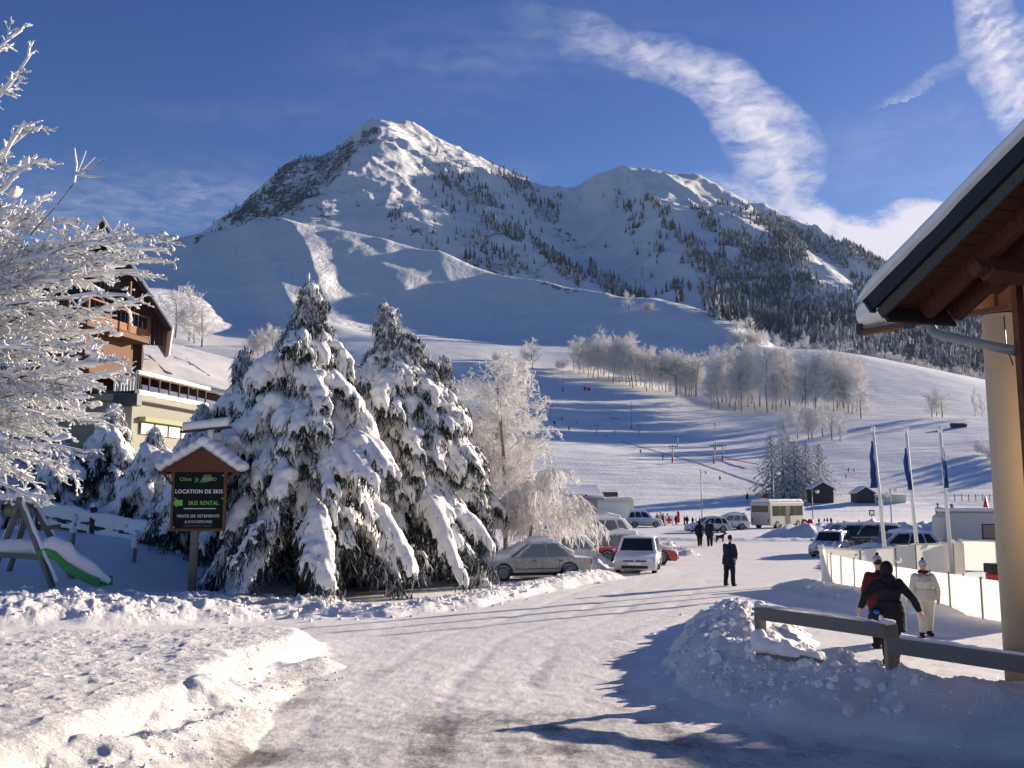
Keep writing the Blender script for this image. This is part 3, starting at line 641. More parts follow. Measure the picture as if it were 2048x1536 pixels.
# ---- snow laden spruces in front
def spruce(loc, Ht, rad, seed, label, nb=105, skirt=.10, lean=(0, 0), tops=((0, 0, 1.0),), voxel=.06, asym=None, group=None, blades=1.0, fing=9):
    rng = np.random.RandomState(seed); root = empty('spruce_tree', loc, 0, label, 'tree', group)
    z0 = skirt * Ht
    tk = MB(); tk.tube([(0, 0, -.3), (.02, 0, Ht * .3), (lean[0] * .5, lean[1] * .5, Ht * .65), (lean[0] + tops[0][0], lean[1] + tops[0][1], Ht * .98)], [.2, .15, .09, .02], 9)
    tk.build('trunk', 'bark', root, True)
    SN = MB(); bl = []; brs = []
    def rprof(h):
        t = (h - z0) / (Ht - z0)
        return rad * (.05 + .95 * (1 - max(0, t) ** 1.5) ** 1.15) * (.80 + .20 * min(1, (t + .02) / .12)) * (1 if t < .78 else .62)
    for ti, (tx, ty, th) in enumerate(tops):
        n = nb if ti == 0 else int(nb * .35)
        for i in range(n):
            t = ((i + rng.rand() * .8) / n) ** (1.12)
            h = z0 + (Ht * th * .965 - z0) * t if ti == 0 else Ht * .45 + (Ht * th * .97 - Ht * .45) * t
            az = i * 2.39996 + rng.normal(0, .25); cx = (lean[0] + tx) * h / Ht; cy = (lean[1] + ty) * h / Ht
            tt = (h - z0) / (Ht - z0); L = rprof(h) * (rng.uniform(.62, 1.0) + .62 * max(0, float(fbm(np.array([az * 1.1 + seed]), np.array([h * .55]), 2, seed)[0]) + .12))
            if ti: L = min(L, rad * (.10 + .7 * (1 - t)))
            if h > Ht * th * .86: L = min(L, .55)
            if i % 8 == 3 and t < .75: L *= 1.22; load_x = 1.5
            else: load_x = 1.0
            if asym: L *= 1 + asym[1] * math.cos(az - asym[0])
            c, s = math.cos(az), math.sin(az); dr = rng.uniform(.25, .72) * (.55 + .7 * (1 - tt)) ; up = .30 - .18 * (1 - tt)
            n_ = 6; P = []
            for k in range(n_ + 1):
                u = k / n_; P.append(np.array([cx + c * L * u, cy + s * L * u, h + L * (up * u - (dr + up * .8) * u * u * 1.15)]))
            brs.append((np.array(P), np.linspace(.035, .012, n_ + 1)))
            side = np.array([-s, c, 0.]); load = rng.choice([.45, .8, 1.0, 1.35], p=[.12, .28, .35, .25]) * (1.0 if h < Ht * th * .80 else .42) * load_x
            low = h < Ht * .23
            # main cushion
            if not (low and True):
                a0 = 2 if L > .9 else 1
                w = min(.30, .15 + .07 * L) * load
                pts = [P[k] + np.array([0, 0, .05 + .06 * load]) for k in range(a0, n_ + 1)] + [P[-1] + np.array([c * .12, s * .12, -.14])]
                rr_ = [w * (.55 + .5 * math.sin(math.pi * (j + .7) / (len(pts) + .2))) for j in range(len(pts))]; rr_[-1] *= .3; rr_[-2] *= .7
                SN.tube(pts, [q_ * rng.uniform(.45, .85) for q_ in rr_], 8)
                for q in range(4): 
                    k = rng.randint(a0, n_); e = P[k] + side * rng.normal(0, .17); ww = w * rng.uniform(.6, 1.25) * (1.15 - .5 * k / n_)
                    SN.ell(e + np.array([0, 0, .05]), (ww * 1.1, ww * 1.1, ww * .75), 8, 6)
            nf = int(fing * 1.3 * min(1.4, .35 + L * .55)) + 2
            for j in range(nf):
                u = .22 + .78 * (j + rng.rand() * .7) / nf; f = u * n_; a = min(int(f), n_ - 1); q = P[a] + (P[a + 1] - P[a]) * (f - a)
                sg = 1 if j % 2 else -1; fl = rng.uniform(.30, .62) * (1.2 - .55 * u) * min(1.0, .35 + L * .45)
                dd = side * sg * .75 + np.array([c, s, 0]) * .65 + np.array([0, 0, -.12]); dd = unit(dd)
                f1 = q + dd * fl * .55; f2 = q + dd * fl * .9 + np.array([0, 0, -.20 * fl - .08]); f3 = q + dd * fl * .98 + np.array([0, 0, -.75 * fl - .20])
                if not (rng.rand() < (.88 if low else .15)):
                    w = rng.uniform(.055, .125) * load
                    SN.tube([q + (0, 0, .05), f1 + (0, 0, .06), f2 + (0, 0, .03), f3], [w * .9, w * 1.1, w * .9, w * .35], 6)
                bl.append((q, f1, f2, f3, az, low))
            bl.append((P[2], P[3], P[4], P[5], az, low)); bl.append((P[4], P[5], P[6], P[6] + np.array([c * .1, s * .1, -.22]), az, low)); bl.append((P[0], P[1], P[2], P[3], az, low))
        # leader: thin spikes with frozen side shoots
        bx, by = lean[0] + tx, lean[1] + ty
        lp = [(bx, by, Ht * th * .86), (bx + rng.normal(0, .05), by, Ht * th * .94), (bx - .06, by, Ht * th)]
        SN.tube(lp, [.09, .06, .025], 7)
        for q in range(9):
            h = Ht * th * (.84 + .13 * q / 9); a = q * 2.4; l = .5 - .03 * q
            SN.tube([(bx, by, h), (bx + math.cos(a) * l * .7, by + math.sin(a) * l * .7, h + .05), (bx + math.cos(a) * l, by + math.sin(a) * l, h + .22 * rng.rand())], [.045, .05, .022], 6)
    V, F = tubes(brs, 4); mesh_np('branch', V, F, 'bark', root)['kind'] = 'stuff'
    remesh(SN, 'snow_cover', 'snow_soft', voxel, root, True, .055, 5.5, 1)
    # hanging needle shoots: serrated blades under every twig
    B = np.array([[q for q in b[:4]] for b in bl]); low = np.array([b[5] for b in bl]); nB = len(B); per = int(34 * blades)
    t = rng.rand(nB, per) * 3; a = np.minimum(t.astype(int), 2); f = t - a; ii = np.arange(nB)[:, None]
    q = B[ii, a] * (1 - f)[..., None] + B[ii, a + 1] * f[..., None]
    q = q.reshape(-1, 3) + rng.normal(0, .07, (nB * per, 3)); m = len(q)
    ln = rng.uniform(.14, .42, m) * np.where(np.repeat(low, per), 1.25, 1.0)
    dirv = np.stack([rng.normal(0, .38, m), rng.normal(0, .38, m), -1 + rng.normal(0, .3, m)], 1); dirv /= np.linalg.norm(dirv, axis=1)[:, None]
    w = np.cross(dirv, rng.normal(0, 1, (m, 3))); w /= np.linalg.norm(w, axis=1)[:, None] + 1e-9; w *= rng.uniform(.010, .021, m)[:, None]
    q[:, 2] += .02
    Vv = np.stack([q - w * .6, q + w * .6, q + dirv * (ln * .5)[:, None] + w, q + dirv * ln[:, None], q + dirv * (ln * .5)[:, None] - w], 1).reshape(-1, 3)
    b = np.arange(m)[:, None] * 5; Fq = b + np.array([0, 1, 2, 4]); Ft = b + np.array([4, 2, 3])
    o = mesh_np('needles', Vv, [Fq, Ft], ['needles', 'needles_frosted'], root, False)
    mi = (rng.rand(m) < np.repeat(np.where(low, .30, .12) + .5 * (B[:, 0, 2] > Ht * .78), per)).astype(np.int32); o.data.polygons.foreach_set('material_index', np.concatenate([mi, mi]))
    o['kind'] = 'stuff'
    return root
def on_ground(px, py): x, y = G(px, py); return (x, y, gz(x, y))
SNOWY = 'snow laden spruces beside the road'
x, y, z = on_ground(603, 1195); tA = at(628, 545, y)
spruce((x, y, z - .02), tA.z - z, 3.35, 11, 'tall snow laden spruce behind the ski hire sign, with the highest spiky top', 122, .17, (tA.x - x - .1, 0), ((0, 0, 1.0), (-.55, .2, .86)), asym=(0, .05))
x, y, z = on_ground(820, 1172); tB = at(772, 592, y)
spruce((x, y, z - .02), tB.z - z, 3.2, 12, 'broad snow laden spruce at the roadside, between the tallest spruce and the silver car', 128, .165, (tB.x - x, 0), ((0, 0, 1.0), (.85, .1, .90), (1.7, .5, .80)), asym=(0, .05))
p = at(722, 1150, 33.5); spruce((p.x, p.y, gz(p.x, p.y)), at(722, 715, 33.5).z - gz(p.x, p.y), 3.0, 15, 'snow laden spruce filling the gap between the two big roadside spruces', 70, .10)
p = at(903, 1140, 36); spruce((p.x, p.y, gz(p.x, p.y)), at(900, 700, 36).z - gz(p.x, p.y), 2.3, 13, 'snow laden spruce nearest the frosted birches, reaching over the silver car', 80, .10, (-.4, 0))
p = at(500, 1150, 33); spruce((p.x, p.y, gz(p.x, p.y)), at(485, 684, 33).z - gz(p.x, p.y), 3.0, 14, 'rounded snow laden spruce just left of the tallest spruce', 90, .08, tops=((-.5, 0, 1.0), (.6, 0, .97)))
for i, (px, top, D, r_, lb) in enumerate(((395, 800, 32.5, 1.9, 'low snow laden spruce directly behind the ski hire sign'), (300, 850, 35, 2.2, 'low snow laden spruce between the sign and the chalet, second from the sign'),
                                        (215, 800, 37, 2.3, 'low snow laden spruce in front of the chalet window'), (110, 860, 36, 2.2, 'low snow laden spruce behind the playground frame'), (10, 880, 36, 2.3, 'low snow laden spruce at the far left of the row, behind the frosted branches'))):
    p = at(px, 1060, D); gz_ = gz(p.x, p.y); spruce((p.x, p.y, gz_), at(px, top, D).z - gz_, r_, 30 + i, lb, 62, .05, voxel=.07, group='low spruces in a row behind the playground', blades=.8, fing=7)

# ---- frosted broadleaf trees
def frosted_tree(name, loc, par, h, r0, seed, trunk_d=(0, 0, 1), mat_='twig_frost', tm='grey_bark', sides=3, crown_name='crown', trunk_levels=1):
    rng = np.random.RandomState(seed); out = [[] for _ in par['nseg']]
    grow(out, rng, np.zeros(3), np.array(trunk_d, float), h, r0, 0, par)
    root = empty(name, loc)
    low = [q for l in out[:trunk_levels] for q in l]; hi = [q for l in out[trunk_levels:] for q in l]
    V, F = tubes(low, 6); mesh_np('trunk', V, F, tm, root, True)
    V, F = tubes(hi, sides); mesh_np(crown_name, V, F, mat_, root, False)
    return root
birch = dict(nseg=[6, 5, 4, 4, 3], wander=[.05, .14, .2, .25, .3], grav=[0, .02, -.06, -.18, -.3], kids=[20, 10, 8, 6], start=[.15, .2, .1, .1], ratio=[.42, .5, .5, .55], rr=[.4, .5, .6, .7], spread=[.75, .8, .8, .8], taper=.35, tip=.5, rmin=.015)
p = at(1010, 1090, 40); b1 = frosted_tree('birch_tree', (p.x, p.y, gz(p.x, p.y) - .1), birch, 8.2, .13, 5); b1['label'] = 'upright frosted birch behind the snow laden spruces'; b1['category'] = 'tree'; b1['group'] = 'frosted birches beside the cars'
p = at(960, 1090, 42); b2 = frosted_tree('birch_tree', (p.x, p.y, gz(p.x, p.y) - .1), birch, 7.6, .12, 6); b2['label'] = 'frosted birch half hidden by the rightmost big spruce'; b2['category'] = 'tree'; b2['group'] = 'frosted birches beside the cars'
weep = dict(nseg=[6, 8, 6, 4], wander=[.04, .06, .12, .2], grav=[.02, -.16, -.34, -.4], kids=[20, 24, 14], start=[.35, .12, .1], ratio=[.85, .36, .5], rr=[.45, .5, .7], spread=[.55, .6, .6], taper=.25, tip=.5, rmin=.014)
p = at(1052, 1085, 38); b3 = frosted_tree('birch_tree', (p.x, p.y, gz(p.x, p.y) - .1), weep, 3.7, .10, 8, (.12, 0, 1)); b3['label'] = 'weeping frosted birch arching over towards the grey shed'; b3['category'] = 'tree'; b3['group'] = 'frosted birches beside the cars'

# ---- the near frosted tree whose branches reach in from the left
def near_tree():
    rng = np.random.RandomState(4); base_ = at(-420, 1280, 9.0); root = empty('frosted_tree', (0, 0, 0), 0, 'close frosted tree whose snow covered branches reach in from the left edge', 'tree')
    bx, by = base_.x, base_.y; gz0 = gz(bx, by)
    tk = MB(); tk.tube([(bx, by, gz0 - .2), (bx + .05, by, 0), (bx + .1, by + .1, 2.5), (bx, by, 5.5)], [.2, .17, .13, .06], 10); tk.build('trunk', 'grey_bark', root, True)
    T = [(330, 478, 8.4), (325, 520, 8.8), (322, 500, 9.3), (262, 470, 9.4), (300, 545, 8.7), (250, 590, 8.2), (215, 560, 9), (190, 690, 8.6), (235, 720, 8.2), (262, 745, 8.8), (205, 770, 8.5), (225, 660, 9.2), (165, 905, 8.2), (150, 950, 8.7), (95, 1000, 8.3), (185, 850, 8.6), (120, 800, 8.4), (170, 820, 9), (140, 870, 9.2),
         (80, 700, 8.1), (60, 780, 8.8), (130, 620, 8.6), (90, 540, 9.2), (160, 500, 8.6), (110, 450, 9), (75, 430, 8.5), (60, 330, 8.7), (95, 320, 9), (48, 245, 8.6), (60, 255, 9), (62, 105, 8.8), (35, 60, 9), (20, 165, 8.4), (30, 400, 8.1), (100, 390, 9.2), (160, 445, 9), (210, 470, 8.7), (40, 900, 8.3), (70, 960, 9), (20, 620, 8.2), (-20, 500, 8.5), (-30, 820, 8.5), (190, 620, 8.9), (150, 740, 8.9), (285, 600, 9.1), (45, 520, 8.8), (100, 880, 8.8), (240, 520, 8.5), (20, 480, 8.9), (130, 560, 8.3), (60, 650, 8.6), (110, 700, 9.0), (40, 740, 8.3), (90, 830, 8.5), (30, 860, 9.0), (160, 780, 8.4), (140, 660, 8.8), (10, 700, 8.7), (70, 600, 9.1), (50, 560, 8.3), (180, 530, 8.2), (30, 940, 8.6), (110, 930, 8.3), (205, 830, 9.1)]
    main, tw, sn = [], [], []
    for i, (px, py, D) in enumerate(T):
        e = np.array(at(px, py, D)); hz = e[2] * .55 + rng.normal(0, .25) - .35
        if py < 420: hz = e[2] * .75 - .6
        s = np.array([bx + .1, by, max(hz, -.4)]); n = 14; P = []
        cv = rng.normal(0, .12, 3)
        for k in range(n + 1):
            u = k / n; q = s + (e - s) * u; q = q + np.array([0, 0, .35 * math.sin(math.pi * u) * (1 if py > 420 else -.3)]) + cv * math.sin(math.pi * u) + rng.normal(0, .012, 3); P.append(q)
        P = np.array(P); main.append((P, np.linspace(.035, .006, n + 1)))
        sparse = py < 420
        for j in range(16 if sparse else 30):
            u = .28 + .72 * (j + rng.rand()) / (16 if sparse else 30); f = u * n; a = min(int(f), n - 1); q = P[a] + (P[a + 1] - P[a]) * (f - a); ax = unit(P[a + 1] - P[a])
            o = unit(np.cross(ax, rng.normal(0, 1, 3))) * np.array([1, 1, .75]); sp = rng.uniform(.25, .8); d = ax * math.cos(sp) + o * math.sin(sp) + np.array([0, 0, -.02])
            L = rng.uniform(.22, .62) * (1.1 - .75 * u); out = [[], [], []]
            grow(out, rng, q, d, L, .0065, 0, dict(nseg=[4, 3, 2], wander=[.12, .16, .2], grav=[-.03, -.02, 0], kids=[4, 2], start=[.15, .2], ratio=[.5, .5], rr=[.8, .8], spread=[.5, .6], taper=.3, tip=.5, rmin=.0022))
            tw += out[0] + out[1] + out[2]
    # one bare dark shoot that stands out against the sky
    d = [np.array(at(*q)) for q in ((60, 470, 8.3), (110, 415, 8.2), (150, 365, 8.2), (153, 330, 8.2), (149, 297, 8.2))]; bare = [(np.array(d), np.array([.007, .006, .005, .004, .003]))]
    for e in ((172, 303), (211, 318), (205, 356), (190, 315), (178, 340)):
        bare.append((np.array([np.array(at(153, 350, 8.2)), np.array(at((153 + e[0]) / 2, (345 + e[1]) / 2 + 4, 8.2)), np.array(at(e[0], e[1], 8.2))]), np.array([.004, .004, .003])))
    for pr_ in main + bare[:1]: V, F = tubes([pr_], 5); mesh_np('branch', V, F, 'twig_bark', root, True)
    tw += bare[1:]
    V, F = tubes(tw, 3); o = mesh_np('twig', V, F, 'twig_bark', root, False); o['kind'] = 'stuff'
    # rime and snow lying along every shoot
    sn = []
    for P, r_ in main:
        k = len(P); th = .008 + .018 * np.abs(np.sin(np.arange(k) * 1.9 + P[0, 2] * 9)) * rng.rand(k) ; sn.append((P[4:] + np.array([0, 0, .011]), (np.asarray(r_) + th)[4:]))
    for P, r_ in tw + bare[:1]:
        th = rng.uniform(.002, .0085, len(P)); th[-1] *= .8; sn.append((P + np.array([0, 0, .006]), r_ + th))
    V, F = tubes(sn, 4); o = mesh_np('rime', V, F, 'frost', root, True); o['kind'] = 'stuff'
    cl = MB()
    for i in range(430):
        P, r_ = main[rng.randint(len(main))]
        if P[-1, 2] > at(0, 420, 8.5).z and rng.rand() < .8: continue
        k = rng.randint(5, len(P)); q = P[k] + rng.normal(0, .05, 3); d = unit(P[min(k + 1, len(P) - 1)] - P[k - 1]); a = math.atan2(d[1], d[0])
        M = Matrix.Rotation(a, 3, 'Z') @ Matrix.Rotation(-math.asin(max(-1, min(1, d[2]))), 3, 'Y')
        s_ = rng.uniform(.3, .95)
        for w_ in range(3): cl.ell(q + np.array([0, 0, .015]) + rng.normal(0, .03, 3) * np.array([1, 1, .5]), (.085 * s_, .035 * s_, .028 * s_), 6, 5, M)
    remesh(cl, 'snow_clump', 'frost', .018, root, True, .012, 16, 1)['kind'] = 'stuff'
near_tree()

# ---- groves on the slopes
GROVE = []
gp = dict(nseg=[5, 4, 3, 2], wander=[.07, .14, .2, .25], grav=[0, .03, .03, .0], kids=[22, 11, 9], start=[.20, .12, .1], ratio=[.40, .5, .55], rr=[.35, .6, .7], spread=[.85, .8, .85], taper=.3, tip=.5, rmin=.062)
rp = dict(nseg=[4, 4, 3, 2], wander=[.05, .10, .16, .2], grav=[0, .04, .03, 0], kids=[18, 11, 9], start=[.12, .15, .1], ratio=[.58, .5, .5], rr=[.35, .6, .7], spread=[.85, .75, .8], taper=.35, tip=.5, rmin=.042)
bp = dict(nseg=[2, 4, 3, 2], wander=[.05, .10, .16, .2], grav=[0, .02, .03, 0], kids=[20, 11, 8], start=[.0, .1, .1], ratio=[2.0, .5, .5], rr=[.6, .6, .7], spread=[.9, .8, .8], taper=.2, tip=.5, rmin=.036)
for i in range(4): GROVE.append(frosted_tree('poplar_tree', (0, 0, 0), gp, 20, .26, 60 + i, mat_='grove_frost'))
ROUND = [frosted_tree('round_tree', (0, 0, 0), rp, 9, .22, 70 + i, mat_='grove_frost') for i in range(3)]
BUSH = [frosted_tree('shrub', (0, 0, 0), bp, 1.5, .08, 80 + i, mat_='grove_frost', tm='grey_bark') for i in range(3)]
used = set()
ORD = 'first second third fourth fifth sixth seventh eighth ninth tenth eleventh twelfth thirteenth fourteenth fifteenth sixteenth seventeenth eighteenth nineteenth'.split()
TENS = {2: 'twenty', 3: 'thirty', 4: 'forty', 5: 'fifty', 6: 'sixty'}
def ordn(n):
    if n < 20: return ORD[n - 1]
    t, u = divmod(n, 10); return TENS[t][:-1] + 'ieth' if u == 0 else TENS[t] + '-' + ORD[u - 1]
def put(proto, px, py, D0, hpx, label, group, cat='tree', D1=3400, squash=1.0):
    x, y, z = place_far(px, py, D0, D1)
    hw = hpx * y / FPX; ref = {'poplar_tree': 20.5, 'round_tree': 10.5, 'shrub': 4.6}[proto.name.split('.')[0]]
    if proto.name in used: o = copy_tree(proto)
    else: o = proto; used.add(proto.name)
    s = hw / ref * (.84 if proto.name.startswith('poplar') else 1); o.location = (x, y, z - .02 * hw); o.scale = (s * squash, s * squash, s); o.rotation_euler = (0, 0, rnd.uniform(0, 6.28)); tag(o, label, cat, group); return o
def row(protos, pts, n, hp, label, group, D0=200, cat='tree', jit=6, squash=1.0, hj=.14, D1=900):
    for i in range(n):
        t = (i + rnd.random() * .6) / n * (len(pts) - 1); a = min(int(t), len(pts) - 2); f = t - a
        px = pts[a][0] + (pts[a + 1][0] - pts[a][0]) * f + rnd.uniform(-2, 2); py = pts[a][1] + (pts[a + 1][1] - pts[a][1]) * f - rnd.random() * jit
        h = np.interp(t, range(len(hp)), hp) if isinstance(hp, (list, tuple)) else hp
        put(protos[rnd.randrange(len(protos))], px, py, D0, h * rnd.uniform(1 - hj, 1 + hj), label + ', ' + ordn(i + 1) + ' from the left', group, cat, D1, squash)
row(GROVE, [(1148, 752), (1200, 762), (1260, 778), (1312, 788)], 24, [52, 78, 88, 72], 'frosted tree in the left grove beside the ski slope', 'trees of the left grove on the ski slope', 260, jit=16, squash=1.05, hj=.26)
row(GROVE, [(1318, 790), (1360, 797), (1400, 806)], 14, [66, 84, 76], 'frosted tree in the small middle grove', 'trees of the middle grove on the ski slope', 260, jit=14, squash=1.1, hj=.26)
row(GROVE, [(1418, 822), (1500, 828), (1600, 832), (1680, 832), (1725, 832)], 40, [92, 106, 110, 108, 92], 'tall frosted tree in the long grove above the conifers', 'trees of the long grove on the right of the ski slope', 230, jit=22, squash=1.05, hj=.28)
put(ROUND[0], 1421, 752, 400, 52, 'round white frosted tree standing above the middle grove', None)
put(ROUND[1], 1065, 738, 300, 52, 'dark rounded bush like tree alone on the slope, left of the groves', None)
put(ROUND[2], 1050, 732, 300, 36, 'smaller rounded tree touching the lone bushy tree left of the groves', None)
put(BUSH[0], 994, 724, 300, 24, 'small bare shrub on the slope near the spruce tops', None, 'shrub')
put(BUSH[1], 1122, 740, 300, 24, 'small bare shrub at the left end of the left grove', None, 'shrub')
row(ROUND, [(1570, 886), (1612, 880), (1650, 882), (1690, 892)], 7, [52, 62, 66, 60], 'frosted round tree behind the frosted conifers', 'frosted round trees behind the conifer clump', 160, jit=10)
put(ROUND[0], 1722, 838, 230, 62, 'small frosted tree at the right end of the long grove', None)
row(ROUND, [(1858, 836), (1892, 836)], 3, [46, 48], 'frosted tree of the small group on the open right slope', 'small trees on the open right slope', 200, jit=3)
row(ROUND, [(1950, 836), (1972, 836)], 2, [58, 34], 'thin frosted tree beside the column on the right slope', 'thin trees beside the column', 200, jit=2, squash=.5)
row(BUSH, [(1955, 905), (2040, 955)], 5, 34, 'bare shrub at the foot of the right slope near the column', 'bare shrubs near the column', 130, 'shrub')
row(ROUND + BUSH, [(1478, 700), (1500, 690), (1530, 694), (1570, 700)], 9, [26, 30, 26, 22], 'frosted tree on the crest above the long grove', 'frosted trees along the crest', 420, jit=14, D1=1100)
row(ROUND, [(1470, 664), (1500, 660), (1560, 672)], 6, [20, 22, 18], 'pale frosted tree on the ridge under the forest', 'pale trees on the upper ridge', 640, jit=4, D1=1300)
put(ROUND[1], 1612, 704, 420, 34, 'lone frosted tree with a bent crown on the crest line', None)
put(ROUND[2], 1258, 622, 700, 36, 'lone frosted tree on the ridge at the foot of the mountain', None, D1=1400)
put(BUSH[0], 1298, 622, 700, 22, 'frosted shrub right of the lone ridge tree', None, 'shrub', D1=1400)
row(BUSH + ROUND, [(1590, 700), (1660, 712), (1740, 728), (1800, 744), (1870, 758), (1930, 770), (1990, 784), (2060, 800)], 62, [18, 24, 26, 28, 30, 32, 34, 34], 'frosted bush in the hedge line behind the right crest', 'frosted bushes behind the right crest', 660, 'shrub', 2, D1=1100)
row(ROUND, [(352, 680), (385, 690), (415, 700)], 4, [88, 92, 74], 'big frosted tree right of the chalet roof', 'frosted trees beside the chalet roof', 118, jit=6)
row(ROUND, [(500, 716), (540, 722), (590, 730)], 6, [50, 56, 60], 'frosted tree behind the left big spruce', 'frosted trees behind the big spruces', 150, jit=6)

# ---- frosted conifers behind the bus
def frosty_conifer(loc, Ht, rad, seed, label, group=None, nb=150):
    rng = np.random.RandomState(seed); root = empty('frosted_conifer', loc, 0, label, 'tree', group)
    V, F = tubes([(np.array([[0, 0, -.3], [0, 0, Ht * .5], [0, 0, Ht]]), np.array([.22, .12, .03]))], 6); mesh_np('trunk', V, F, 'bark', root)
    Pv = []; Pf = []; up = []; k = 0
    for i in range(nb):
        t = (i + rng.rand()) / nb; h = Ht * (.06 + .92 * t); az = i * 2.4; L = rad * (.06 + .94 * (1 - t) ** .7) * rng.uniform(.8, 1.1); c, s = math.cos(az), math.sin(az)
        for j in range(int(9 + 10 * (1 - t))):
            u = rng.uniform(.15, 1); da = az + rng.normal(0, .5); q = np.array([c * L * u, s * L * u, h - .42 * L * u * u]); l = rng.uniform(.5, 1.0) * (.4 + .5 * L / rad)
            d = np.array([math.cos(da), math.sin(da), -.75]) * l; w = np.array([-math.sin(da), math.cos(da), 0]) * rng.uniform(.09, .22)
            Pv += [q - w, q + w, q + d * .6 + w * .8 + (0, 0, .12), q + d, q + d * .6 - w * .8 + (0, 0, .12)]; Pf.append((k, k + 1, k + 2, k + 4)); up.append((k + 4, k + 2, k + 3)); k += 5
    mesh_np('crown', np.array(Pv), [np.array(Pf), np.array(up)], 'needles_frosted', root); return root
for i, (px, py, D, top, r_, lb) in enumerate(((1545, 992, 128, 866, 2.3, 'leftmost frosted conifer of the clump behind the bus'), (1568, 998, 124, 872, 2.4, 'second frosted conifer of the clump behind the bus'), (1592, 998, 122, 878, 2.5, 'middle frosted conifer of the clump, behind the bus roof'),
                                            (1615, 996, 126, 882, 2.4, 'frosted conifer just left of the dark brown hut'), (1640, 990, 132, 886, 2.3, 'rightmost and palest frosted conifer, behind the dark brown hut'), (1580, 990, 136, 870, 2.2, 'frosted conifer at the back of the clump'))):
    D = place_far(px, py - 1, 116)[1] + (4 if i == 5 else 0); r_ *= D / 126; p = at(px, py, D); z = gzz(p.x, p.y); frosty_conifer((p.x, p.y, z), at(px, top, D).z - z, r_ * 1.5, 90 + i, lb, 'clump of frosted conifers behind the bus')

# ---- mountain forest: the largest as trees of their own, the rest one mass
TP = [([(1363, 527), (1375, 490), (1440, 512), (1430, 457), (1469, 468), (1520, 488), (1545, 470), (1500, 424), (1560, 438), (1720, 503), (1790, 529), (1900, 598), (2060, 698), (2300, 800), (2300, 880), (2048, 812), (1800, 740), (1703, 722), (1633, 703), (1578, 683), (1488, 652), (1441, 638), (1412, 622), (1398, 590), (1394, 546)], 1.0),
      ([(1297, 395), (1330, 420), (1375, 470), (1410, 500), (1440, 520), (1400, 525), (1360, 490), (1325, 450)], .9), ([(1379, 408), (1420, 435), (1450, 470), (1420, 470), (1390, 435)], .8), ([(1280, 380), (1300, 398), (1310, 410), (1290, 405)], .7),
      ([(1250, 455), (1285, 415), (1290, 425), (1262, 475)], .9), ([(1305, 520), (1320, 470), (1328, 480), (1318, 530)], .8), ([(1345, 580), (1360, 555), (1380, 580), (1370, 605), (1350, 600)], .7), ([(1225, 410), (1232, 380), (1243, 385), (1236, 415)], .8), ([(1250, 425), (1262, 405), (1258, 430)], .6),
      ([(1008, 345), (1050, 380), (1120, 430), (1118, 450), (1060, 415), (1010, 370)], .75), ([(1085, 395), (1125, 395), (1125, 430), (1100, 420)], .4), ([(985, 325), (1070, 380), (1095, 395), (1060, 390), (1000, 350)], .35),
      ([(862, 320), (930, 345), (1000, 400), (990, 415), (910, 400), (870, 360)], .30), ([(905, 465), (983, 475), (990, 505), (925, 500)], .38), ([(964, 435), (1042, 455), (1050, 485), (980, 470)], .65), ([(925, 500), (1000, 500), (1060, 545), (1030, 560), (940, 540)], .4),
      ([(765, 428), (800, 425), (825, 450), (820, 465), (780, 450)], .55), ([(831, 480), (870, 488), (890, 520), (860, 520)], .4), ([(1060, 470), (1110, 510), (1180, 560), (1160, 575), (1080, 530)], .42), ([(1180, 530), (1230, 560), (1300, 600), (1310, 625), (1240, 605), (1180, 560)], .55),
      ([(400, 478), (450, 440), (480, 405), (600, 315), (690, 292), (700, 330), (600, 420), (520, 455)], .17), ([(1400, 383), (1500, 420), (1560, 500), (1480, 460)], .07), ([(860, 300), (1010, 350), (1200, 560), (1050, 560), (760, 440)], .025), ([(1130, 390), (1300, 370), (1400, 560), (1300, 600)], .025), ([(600, 470), (900, 520), (900, 640), (640, 560)], .012)]
CLEAR = [(1609, 507), (1640, 505), (1685, 539), (1720, 570), (1703, 592), (1656, 588), (1622, 552)]
CLEAR2 = [(1440, 495), (1478, 492), (1485, 522), (1455, 528)]; CLEAR3 = [(1690, 510), (1730, 530), (1760, 560), (1740, 565), (1700, 540)]
